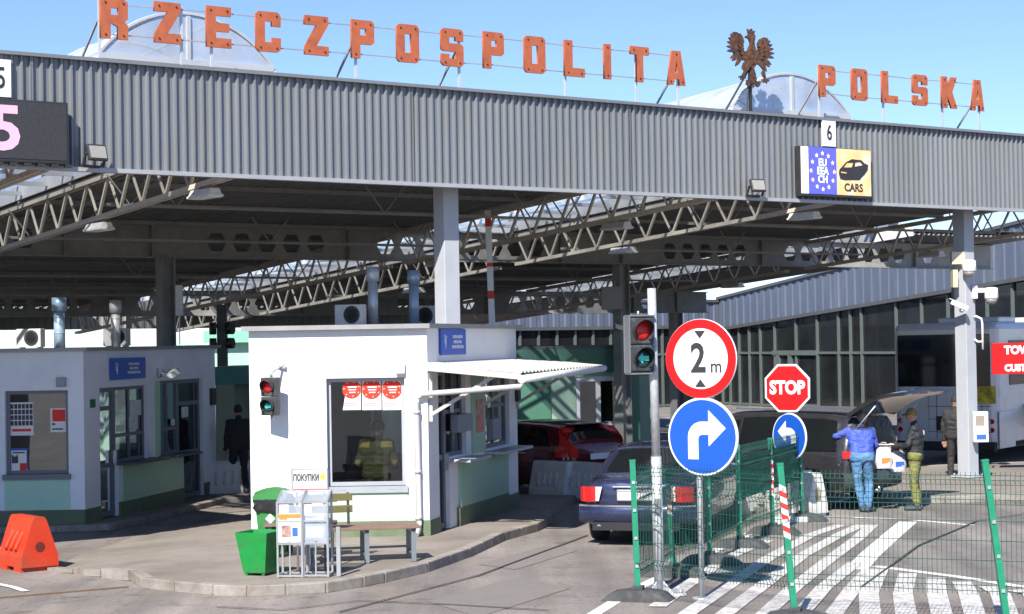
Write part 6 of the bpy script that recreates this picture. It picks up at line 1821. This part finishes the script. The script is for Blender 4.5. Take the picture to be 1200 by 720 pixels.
for sg in (-1, 1):
    cv_.sidewin(van, -2.08, -1.98, -1.18, -1.15, bl, lambda x: cv_.top(x) - .12, sg); cv_.sidewin(van, -1.1, -1.07, -.02, -.04, bl, lambda x: cv_.top(x) - .12, sg); cv_.sidewin(van, .05, .04, 1.0, .46, bl, lambda x: min(cv_.top(x) - .12, 1.55), sg)
    for x in (-1.58, 1.40): wheel(van, x, sg * .85, .34, .335, .22, sg, 9)
    b = MB(); b.box((.85, sg * 1.06, 1.06), (.14, .22, .17), bev=.04); b.build("mirror", TRIMB, van)
    b = MB(); b.bar((-2.2, sg * .62, 1.735), (.2, sg * .62, 1.755), .035); b.build("roof_rail", CHROME, van)
    b = MB(); b.bar((-1.14, sg * (cv_.side(-1.14, 1.0) + .012), 1.04), (-1.1, sg * (cv_.side(-1.1, 1.55) + .012), 1.58), .03, .012); b.build("pillar_trim", CHROME, van)
    for x in (-1.0, .1): b = MB(); b.box((x, sg * (cv_.side(x, .9) + .014), .92), (.24, .025, .035), bev=.006); b.build("door_handle", CHROME, van)
    b = MB(); b.grid([[(-2.36 + max(0, y - .86) * 2.2, sg * y, z) for y in (.74, .80, .86, .925)] for z in (.92, .96, 1.0, 1.05)]); b.build("tail_light", TAILR, van)
bumper(van, cv_, -2.35, .36, .68, mat("green_grey_bumper", (.045, .055, .05), .4, var=.1), -1, .08)
b = MB(); b.cyl((-2.5, .2, .33), (-2.35, .2, .36), .03, n=8); b.bar((-2.35, .2, .36), (-2.2, .2, .36), .05); b.cyl((-2.5, .2, .33), (-2.5, .2, .42), .025, n=10); b.build("tow_hook", CHROME, van)
# raised tailgate: hinged at the roof's rear edge, its window frame and inner lining visible
ht = MB(); hx, hz = -2.22, 1.70
M_ = Matrix.Translation((hx, 0, hz)) @ Matrix.Rotation(R(20), 4, 'Y')
ht.M = M_
rows = []
for q in (-1, -.7, 0, .7, 1):
    rows.append([(-d * 1.0, q * (.80 - .0 * d), -.03 + .06 * (1 - q * q) + .10 * math.sin(d * 2.7)) for d in (0, .25, .5, .75, 1.0, 1.2)])
ht.grid(rows); rows2 = [[(x, y * .97, z - .06) for x, y, z in r] for r in rows]; ht.grid(rows2, flip=True)
for a in (0, -1):
    ht.grid([rows[a], rows2[a]])
ht.grid([[r[-1] for r in rows], [r[-1] for r in rows2]])
tg = ht.build("tailgate", DGREY, van)
b = MB(); b.M = M_
b.grid([[(-d, q * .64, -.03 + .06 * (1 - q * q) + .10 * math.sin(d * 2.7) + .012) for d in (.12, .3, .5, .62)] for q in (-1, -.5, 0, .5, 1)]); b.build("tailgate_glass", CARGL, tg)
b = MB(); b.M = M_; b.box((-.93, 0, .02), (.06, .5, .06), bev=.01); b.box((-1.05, 0, -.0), (.02, .5, .1)); b.build("tailgate_handle", CHROME, tg)
for sg in (-1, 1): b = MB(); b.cyl((-2.28, sg * .68, 1.35), M_ @ Vector((-.55, sg * .7, -.06)), .012, n=8); b.build("gas_strut", STEEL, van)
b = MB(); b.box((-1.7, .05, .70), (.9, 1.1, .12)); b.box((-1.25, -.2, .95), (.3, .7, .45), bev=.03); b.box((-1.6, .38, .9), (.45, .35, .35), bev=.03); b.build("cargo", mat("cargo_dark", (.05, .05, .055), .8, var=.3), van)

# --- white touring coach
CW_ = mat("coach_white", (.60, .61, .62), .35, .1, var=.03, coat=.4, dirt=(.48, .47, .45), dscale=1.5)
hdB = R(34)
pb_ = P(1049, 545, 45); 
coach = thing("coach", "white coach with black windows and a raised luggage flap at the right edge", "coach", (0, 0, 0), -hdB)
dB_, rB = Vector((math.sin(hdB), math.cos(hdB), 0)), Vector((math.cos(hdB), -math.sin(hdB), 0))
coach.location = Vector((pb_.x, pb_.y, 0)) + rB * 1.275
LB, HB = 12.0, 3.30
b = MB(); b.box((0, LB / 2, HB / 2 + .17), (2.55, LB, HB - .34), bev=.16)
o = b.build("body", [CW_, TRIMB], coach)
cb = MB(); cb.box2((.35, 1.7, .45), (1.6, 6.0, 1.25))
for y in (2.9 + 4.4, 10.0):
    pass
co = cb.build("cutter", [TRIMB]); bo = o.modifiers.new("b", 'BOOLEAN'); bo.object = co; bo.solver = 'EXACT'
dg = bpy.context.evaluated_depsgraph_get(); dg.update(); me = bpy.data.meshes.new_from_object(o.evaluated_get(dg)); o.modifiers.clear(); o.data = me
me.materials.clear(); me.materials.append(CW_); me.materials.append(TRIMB)
for f in me.polygons:
    c = f.center; f.material_index = 1 if (.34 < c.x < 1.27 and 1.69 < c.y < 6.01 and .44 < c.z < 1.26) else 0
bpy.data.objects.remove(co)
b = MB(); b.box((-.02, -.004, 2.42), (2.26, .03, 1.22), bev=.012); b.build("rear_window", CARGL, coach)
b = MB(); b.box((1.278, 6.3, 2.35), (.03, 11.0, 1.05), bev=.01); b.box((-1.278, 6.3, 2.35), (.03, 11.0, 1.05), bev=.01); b.build("side_window", CARGL, coach)
b = MB(); b.box((.35, -.006, 1.2), (1.5, .025, 1.25), bev=.02); b.build("engine_cover", CW_, coach)
b = MB()
for z in (.75, 1.05, 1.35): b.box((.35, -.021, z), (1.5, .006, .012))
for x in (-.2, .9): b.box((x, -.021, 1.2), (.012, .006, 1.2))
b.box((-.05, -.02, .95), (.34, .02, .34), bev=.01); b.box((.0, -.02, .55), (.15, .02, .12)); b.build("vents", TRIMB, coach)
b = MB(); b.box((.92, -.022, 1.62), (.62, .012, .40)); b.build("advert", mat("coach_yellow", (.42, .36, .03), .5, var=.8, scale=7), coach)
b = MB(); b.box((0, .0, .42), (2.45, .12, .22), bev=.03); b.build("bumper", TRIMB, coach)
for sg in (-1, 1):
    for z in (.8, 1.0): b = MB(); b.cyl((sg * 1.12, -.015, z), (sg * 1.12, .02, z), .06, n=16); b.build("tail_light", TAILR, coach)
    for y in (2.9 if sg < 0 else 7.2, 10.0): wheel(coach, sg * 1.12, y, .48, .48, .3, sg, 8) if False else None
for sg in (-1, 1):
    for y in (7.4, 10.3):
        wo = MB(); wo.lathe([(.3, -.15), (.47, -.15), (.49, -.1), (.49, .1), (.47, .15), (.3, .15)], (0, 0, 0), 'Y', 28); wh = wo.build("wheel", TYRE, coach, loc=(sg * 1.12, y, .49), rotz=math.pi / 2)
        b = MB(); b.lathe([(.31, -.13), (.31, .13), (.1, .16)], (0, 0, 0), 'Y', 24); b.build("rim", RIM, wh)
b = MB(); b.box((.3, 1.4, HB + .06), (1.5, 1.2, .14), bev=.03); b.box((.2, 7, HB + .06), (1.5, 2.2, .16), bev=.03); b.build("roof_unit", CW_, coach)
# luggage flap swung up on its top hinge, standing out from the side
b = MB(); b.M = Matrix.Translation((1.29, 0, 1.30)) @ Matrix.Rotation(R(-62), 4, 'Y')
b.box((.02, 3.85, -.45), (.05, 4.3, .92), bev=.015); fl = b.build("luggage_flap", CW_, coach)
b = MB()
for y in (1.8, 5.9): b.cyl((1.15, y, .75), (1.29 + .45, y, 1.12), .018, n=8)
b.build("flap_strut", CHROME, coach)
b = MB(); b.box((1.29, .55, .80), (.03, 1.05, .85), bev=.01); b.build("corner_panel", CW_, coach)

# ================================================================== PEOPLE
SKIN = mat("skin", (.42, .23, .155), .55, var=.06, scale=20)
SKIN2 = mat("skin_fair", (.50, .28, .20), .55, var=.06, scale=20)
HAIRG = mat("grey_hair", (.26, .24, .22), .8, var=.3, scale=60, bump=.5, bscale=120)
HAIRB = mat("dark_hair", (.035, .026, .02), .8, var=.3, scale=60, bump=.5, bscale=120)
EYEM = mat("eye_white", (.7, .68, .65), .3); PUP = mat("pupil", (.02, .015, .012), .2)
def capsule(bm, p0, p1, r0, r1):
    p0, p1 = Vector(p0), Vector(p1)
    n = 14
    L = (p1 - p0).length
    if L < 1e-4:
        bmesh.ops.create_icosphere(bm, subdivisions=3, radius=r0, matrix=Matrix.Translation(p0)); return
    x = (p1 - p0).normalized(); up = Vector((0, 0, 1)) if abs(x.z) < .9 else Vector((1, 0, 0))
    y = up.cross(x).normalized(); z = x.cross(y); rings = []
    for k in range(0, 6): rings.append((p0 - x * r0 * math.cos(k * math.pi / 10), r0 * math.sin(k * math.pi / 10)))
    for k in range(0, 6): rings.append((p1 + x * r1 * math.sin(k * math.pi / 10), r1 * math.cos(k * math.pi / 10)))
    prev = None
    for i, (c, r) in enumerate(rings):
        if r < 1e-5: cur = [bm.verts.new(c)]
        else: cur = [bm.verts.new(c + y * r * math.cos(2 * math.pi * j / n) + z * r * math.sin(2 * math.pi * j / n)) for j in range(n)]
        if prev:
            for j in range(n):
                if len(prev) == 1: bm.faces.new([prev[0], cur[j], cur[(j + 1) % n]])
                elif len(cur) == 1: bm.faces.new([prev[j], cur[0], prev[(j + 1) % n]])
                else: bm.faces.new([prev[j], prev[(j + 1) % n], cur[(j + 1) % n], cur[j]])
        prev = cur
def ell(bm, c, s):
    bmesh.ops.create_icosphere(bm, subdivisions=3, radius=1, matrix=Matrix.Translation(c) @ Matrix.Diagonal((*s, 1)))
def person(label, loc, rz, J, mats, lower_only=False, voxel=.0095):
    """J: joints in metres, x right, y forward. One continuous remeshed body; materials follow the nearest bone. mats: skin, top, legs, shoes"""
    r = thing("person", label, "person", loc, rz)
    bm = bmesh.new(); bones = []
    def cap(a, b_, r0, r1, m): capsule(bm, a, b_, r0, r1); bones.append((Vector(a), Vector(b_), (r0 + r1) / 2, m))
    def el(c, s, m): ell(bm, Vector(c), s); bones.append((Vector(c), Vector(c), sum(s) / 3, m))
    pel, wa, ch_, nk, hd_ = [Vector(J[k]) for k in ("pelvis", "waist", "chest", "neck", "head")]
    # trunk from overlapping ellipsoids across the body
    rt = Vector((1, 0, 0)) if "right" not in J else Vector(J["right"])
    for c, w_, rr, m in ((pel, .105, .125, 2), (pel * .5 + wa * .5, .09, .125, 1), (wa, .085, .125, 1), (wa * .5 + ch_ * .5, .105, .13, 1), (ch_, .12, .135, 1)):
        cap(c - rt * w_, c + rt * w_, rr, rr, m)
    shl, shr = Vector(J["shl"]), Vector(J["shr"])
    cap(shl, ch_ + Vector((0, 0, .05)), .075, .12, 1); cap(shr, ch_ + Vector((0, 0, .05)), .075, .12, 1)
    cap(ch_ + Vector((0, 0, .08)), nk, .10, .062, 1); cap(nk, hd_ - Vector((0, 0, .06)), .056, .055, 0)
    f = Vector(J.get("face", (0, 1, 0))).normalized(); sd = Vector((f.y, -f.x, 0))
    el(hd_ + Vector((0, 0, .02)), (.078, .092, .108), 0); cap(hd_ + f * .035 - Vector((0, 0, .07)), hd_ + f * .045 - Vector((0, 0, .085)), .048, .036, 0)
    cap(hd_ + f * .085 + Vector((0, 0, .01)), hd_ + f * .112 - Vector((0, 0, .025)), .010, .015, 0)                     # nose
    for s in (-1, 1): cap(hd_ + sd * s * .078 - f * .005 + Vector((0, 0, .015)), hd_ + sd * s * .082 - f * .012 - Vector((0, 0, .025)), .017, .012, 0)   # ears
    cap(hd_ + f * .082 - sd * .018 - Vector((0, 0, .055)), hd_ + f * .082 + sd * .018 - Vector((0, 0, .055)), .010, .010, 0)
    for s, sh in (("l", shl), ("r", shr)):
        e, h = Vector(J["el" + s]), Vector(J["ha" + s]); 
        cap(sh, e, .068, .052, 1); cap(e, h, .052, .040, 1)
        d = (h - e).normalized(); pd_ = (d + Vector(J.get("hd" + s, (0, 0, -.3)))).normalized()
        cap(h - d * .01, h + d * .03, .030, .030, 0)
        side = d.cross(Vector((0, 1, .2))).normalized() if abs(d.dot(Vector((0, 1, .2)).normalized())) < .95 else Vector((1, 0, 0))
        pc = h + d * .035; cap(pc - side * .018, pc + pd_ * .045 - side * .018, .021, .020, 0); cap(pc + side * .018, pc + pd_ * .045 + side * .018, .021, .020, 0)
        k0 = pc + pd_ * .058; curl = (pd_ + Vector((0, .25, -.55))).normalized()
        for k, ln in enumerate((.068, .078, .072, .055)):
            o_ = side * (-.033 + .022 * k); q1 = k0 + o_ + pd_ * ln * .5; cap(k0 + o_, q1, .0098, .0094, 0); cap(q1, q1 + curl * ln * .5, .0094, .0086, 0)
        t0 = pc - side * .030; t1 = t0 - side * .025 + pd_ * .035; cap(t0, t1, .0125, .011, 0); cap(t1, t1 + pd_ * .03 + side * .006, .011, .0095, 0)
    for s, sx in (("l", -1), ("r", 1)):
        hp = pel + rt * (sx * .092) + Vector((0, 0, -.03)); k, a = Vector(J["kn" + s]), Vector(J["an" + s]); t = Vector(J["to" + s])
        cap(hp, k, .100, .070, 2); cap(k, a + Vector((0, 0, .05)), .070, .060, 2)
        cap(a + Vector((0, 0, .0)), a - Vector((0, 0, .03)), .052, .05, 3); hl = a - (t - a).normalized() * .05; hl.z = .045; t2 = t.copy(); t2.z = .04
        cap(hl, t2, .045, .042, 3)
    me = bpy.data.meshes.new("body"); bm.to_mesh(me); bm.free()
    o = bpy.data.objects.new("body", me); COL.objects.link(o)
    rm = o.modifiers.new("r", 'REMESH'); rm.mode = 'VOXEL'; rm.voxel_size = voxel; rm.use_smooth_shade = True
    sm = o.modifiers.new("s", 'SMOOTH'); sm.factor = .5; sm.iterations = 2
    dg = bpy.context.evaluated_depsgraph_get(); dg.update()
    m2 = bpy.data.meshes.new_from_object(o.evaluated_get(dg)); bpy.data.objects.remove(o)
    bm = bmesh.new(); bm.from_mesh(m2)
    rr_ = random.Random(len(label))
    for v in bm.verts: v.co.z = max(v.co.z, 0.002)
    for f_ in bm.faces:
        c = f_.calc_center_median(); best = (9, 0)
        for a, b2, r_, m in bones:
            ab = b2 - a; l2 = ab.length_squared; t = max(0, min(1, (c - a).dot(ab) / l2)) if l2 > 1e-8 else 0
            dd = (c - (a + ab * t)).length - r_
            if dd < best[0]: best = (dd, m)
        f_.material_index = best[1]; f_.smooth = True
    # loose cloth: push sleeves, jacket and trousers into soft folds
    for v in bm.verts:
        mi = {f_.material_index for f_ in v.link_faces}
        if mi & {1, 2} and not mi & {0}:
            w_ = .012 * mnoise.noise(Vector((v.co.x * 11 + len(label), v.co.y * 11, v.co.z * 15))) + .007 * mnoise.noise(Vector((v.co.x * 26, v.co.y * 26, v.co.z * 34 + 7)))
            v.co += v.normal * (w_ + .004)
    m2.clear_geometry(); m2.materials.clear()
    for m in mats: m2.materials.append(m)
    bm.to_mesh(m2); bm.free()
    m2.name = "body"; o = bpy.data.objects.new("body", m2); COL.objects.link(o); o.parent = r
    b = MB()
    for s in (-1, 1):
        q = hd_ + f * .084 + sd * s * .032 + Vector((0, 0, .025)); bmesh.ops.create_icosphere(b.bm, subdivisions=2, radius=.0125, matrix=Matrix.Translation(q))
    b.build("eyes", EYEM, r)
    b = MB()
    for s in (-1, 1):
        q = hd_ + f * .0935 + sd * s * .032 + Vector((0, 0, .025)); bmesh.ops.create_icosphere(b.bm, subdivisions=1, radius=.006, matrix=Matrix.Translation(q))
    b.build("pupils", PUP, r)
    return r, hd_, f
def hair(r, hd_, f, m, name="hair", low=-.035, k=1.09, brim=0):
    b = MB(); rows = []
    ang = math.atan2(f.y, f.x)
    for i in range(9):
        th = math.pi / 2 * i / 8 * 1.28; row = []
        for j in range(25):
            a = 2 * math.pi * j / 24; front = .5 + .5 * math.cos(a)
            t2 = th * (1 - .36 * front ** 2 * (0 if brim else 1)) * (1 if not brim else .86)
            x, y, z = .092 * k * math.sin(t2) * math.cos(a), .080 * k * math.sin(t2) * math.sin(a), .108 * k * math.cos(t2)
            row.append((hd_.x + x * math.cos(ang) - y * math.sin(ang), hd_.y + x * math.sin(ang) + y * math.cos(ang), hd_.z + .022 + z))
        rows.append(row)
    b.grid(rows)
    if brim:
        c, s = math.cos(ang), math.sin(ang); rr = []
        for d, w_, dz in ((.07, .078, .03), (.12, .074, .02), (.165, .045, .005)):
            rr.append([(hd_.x + d * c - q * w_ * s, hd_.y + d * s + q * w_ * c, hd_.z + dz + .018 * (1 - q * q)) for q in (-1, -.5, 0, .5, 1)])
        b.grid(rr); b.grid([[(x, y, z - .008) for x, y, z in q] for q in rr])
    return b.build(name, m, r)
def stand(h=1.0, **k):
    J = dict(pelvis=(0, 0, .95), waist=(0, -.01, 1.10), chest=(0, -.01, 1.30), neck=(0, 0, 1.49), head=(0, .02, 1.635), shl=(-.185, 0, 1.405), shr=(.185, 0, 1.405),
             ell=(-.25, -.03, 1.13), har=(.26, .05, .88), elr=(.25, -.03, 1.13), hal=(-.26, .05, .88), knl=(-.11, .03, .50), knr=(.11, .03, .50), anl=(-.12, -.02, .09), anr=(.12, -.02, .09), tol=(-.14, .16, .04), tor=(.14, .16, .04))
    J.update(k); return J
# man in the blue padded vest, seen from behind, leaning on the open boot
VEST = mat("blue_vest", (.045, .085, .42), .6, var=.14, scale=9, bump=.4, bscale=25); SLV = mat("blue_jumper", (.06, .09, .36), .8, var=.12, scale=14)
JEAN = mat("jeans", (.075, .18, .34), .85, var=.22, scale=9, dirt=(.15, .30, .47), dscale=5); SHOE = mat("dark_shoe", (.04, .05, .06), .6)
p = G(1013, 600)
m1, hd_, f = person("person in a blue padded vest and jeans leaning into the minivan's boot", (p.x, p.y, 0), R(4),
    stand(pelvis=(-.03, .0, .95), waist=(-.02, .05, 1.10), chest=(-.01, .13, 1.29), neck=(.02, .22, 1.46), head=(.06, .29, 1.58), shl=(-.19, .15, 1.40), shr=(.18, .15, 1.39), ell=(-.42, .20, 1.30), hal=(-.34, .42, 1.22), elr=(.27, .16, 1.13), har=(.26, .36, .98),
          knl=(-.10, .02, .50), anl=(-.04, -.02, .09), knr=(.12, .10, .52), anr=(.05, -.10, .09), tol=(-.02, .14, .04), tor=(.18, .02, .04), face=(.1, 1, -.3)), [SKIN, VEST, JEAN, SHOE])
hair(m1, hd_, f, HAIRG, "hair", k=1.07)
# vest edges and sleeves: recolour sleeves on the body mesh by position
def recolor(r, fn, m):
    o = [c for c in kids(r) if c.name.startswith("body")][0]; o.data.materials.append(m); k = len(o.data.materials) - 1
    for q in o.data.polygons:
        if fn(q.center, q.material_index): q.material_index = k
recolor(m1, lambda c, i: i == 1 and (c.x < -.235 or c.x > .215), SLV)
recolor(m1, lambda c, i: i == 1 and c.z > 1.41 and abs(c.x) < .2, mat("navy_yoke", (.03, .035, .09), .7, var=.1))
# officer with camouflage cap holding papers
JKT = mat("black_jacket", (.018, .02, .024), .7, var=.2, scale=9, bump=.3, bscale=20); OLV = mat("olive_trousers", (.17, .175, .05), .85, var=.25, scale=9, dirt=(.26, .25, .10), dscale=6)
CAMO = mat("camo_cap", (.30, .20, .07), .85, var=.3, scale=18, dirt=(.10, .08, .03), dscale=16)
p = G(1074, 598)
m2_, hd_, f = person("person in black jacket, olive trousers and camouflage cap holding papers", (p.x, p.y, 0), R(72),
    stand(ell=(-.24, .10, 1.14), hal=(-.12, .36, 1.10), elr=(.25, .08, 1.14), har=(.08, .37, 1.12), head=(0, .05, 1.635), face=(0, 1, -.1)), [SKIN2, JKT, OLV, SHOE])
hair(m2_, hd_, f, CAMO, "cap", k=1.12, brim=1)
b = MB(); b.box((0, 0, 0), (.30, .012, .08)); 
o = MB(); o.M = Matrix.Rotation(R(72), 4, 'Z'); o.box((.14, -.125, 1.34), (.14, .01, .07), rz=R(18)); o.M = None
b.bm.free()
ob = o.build("back_lettering", PAPER); ob.parent = m2_; ob.matrix_parent_inverse = Matrix.Identity(4); ob.rotation_euler.z = R(-72)
b = MB(); b.box((0, 0, 0), (.22, .30, .012), rot=Matrix.Rotation(R(25), 3, 'Y')); hq = m2_.matrix_basis @ Vector((-.02, .46, 1.10))
tag(b.build("papers", PAPER, loc=hq, rotz=R(72)), "white papers held by the officer in the camouflage cap", "papers")
def carrier(loc, lab, stripe, sc=1.0):
    r = thing("carrier_bag", lab, "bag", loc, R(10)); r.scale = (.8, .8, .85)
    b = MB(); rows = []
    for z, w_, d in ((0, .16, .07), (.12, .19, .09), (.28, .18, .07), (.38, .15, .03), (.43, .09, .015)):
        rows.append([(w_ * math.copysign(abs(math.cos(a)) ** .6, math.cos(a)) + .012 * math.sin(5 * a + z * 20), d * math.copysign(abs(math.sin(a)) ** .6, math.sin(a)), z) for a in [2 * math.pi * j / 24 for j in range(25)]])
    b.grid(rows); b.quad(rows[0][:-1][::-1]); b.build("sack", mat("bag_plastic", (.50, .50, .52), .35, var=.05), r)
    b = MB(); b.tube([(-.07, 0, .42), (-.05, 0, .52), (.05, 0, .52), (.07, 0, .42)], .01, 6); b.build("handle", MATS["bag_plastic"], r)
    b = MB(); b.box((.02, -.088, .16), (.2, .006, .10), rz=R(4)); b.build("print", stripe, r)
    return r
p = P(1036, 550, 32.4); carrier((p.x, 32.4, P(1036, 549, 32.4).z), "white carrier bag with an orange print hanging by the blue vest's right arm", MATS["print_orange"])
p = P(1052, 550, 32.9); carrier((p.x, 32.9, P(1053, 553, 32.9).z), "white and blue carrier bag between the two people at the open boot", PB)
# dark clothed man behind the right column
DK = mat("dark_clothes", (.025, .024, .026), .8, var=.2, scale=10)
p = G(1121, 564)
m3, hd_, f = person("person in dark clothes and cap by the coach, half behind the roof column", (p.x, p.y, 0), R(-25), stand(hal=(-.24, .02, .86)), [SKIN, DK, DK, SHOE])
hair(m3, hd_, f, DK, "cap", k=1.10, brim=1)
# officer in the booth window, seen from behind
OLJ = mat("olive_jumper", (.10, .10, .032), .85, var=.16, scale=16); PATCH = mat("yellow_patch", (.42, .33, .075), .8, var=.15, scale=20)
p = P(442, 560, 29.48)
m4, hd_, f = person("person in an olive jumper with yellow patches standing inside the white booth's window", (p.x, 29.42, .08), R(-6), stand(ell=(-.29, .0, 1.12), elr=(.29, .0, 1.12), hal=(-.24, .26, 1.02), har=(.24, .26, 1.02), shl=(-.20, 0, 1.41), shr=(.20, 0, 1.41), head=(.03, .02, 1.63), face=(.75, .65, 0)), [SKIN2, OLJ, OLJ, SHOE])
hair(m4, hd_, f, HAIRB, "hair", k=1.18)
recolor(m4, lambda c, i: i == 1 and ((c.z > 1.36 and .09 < abs(c.x) < .26) or (abs(c.x) > .23 and 1.04 < c.z < 1.16)), PATCH)
# dark clothed person in the passage
p = P(286, 560, 38)
m5, hd_, f = person("person in dark clothes walking in the shaded passage between the booths", (p.x - .1, 38, .1), R(20), stand(knl=(-.1, .14, .5), anl=(-.1, .12, .09), tol=(-.1, .3, .04), anr=(.1, -.18, .1), tor=(.1, -.02, .04)), [SKIN, DK, DK, SHOE])
hair(m5, hd_, f, HAIRB)
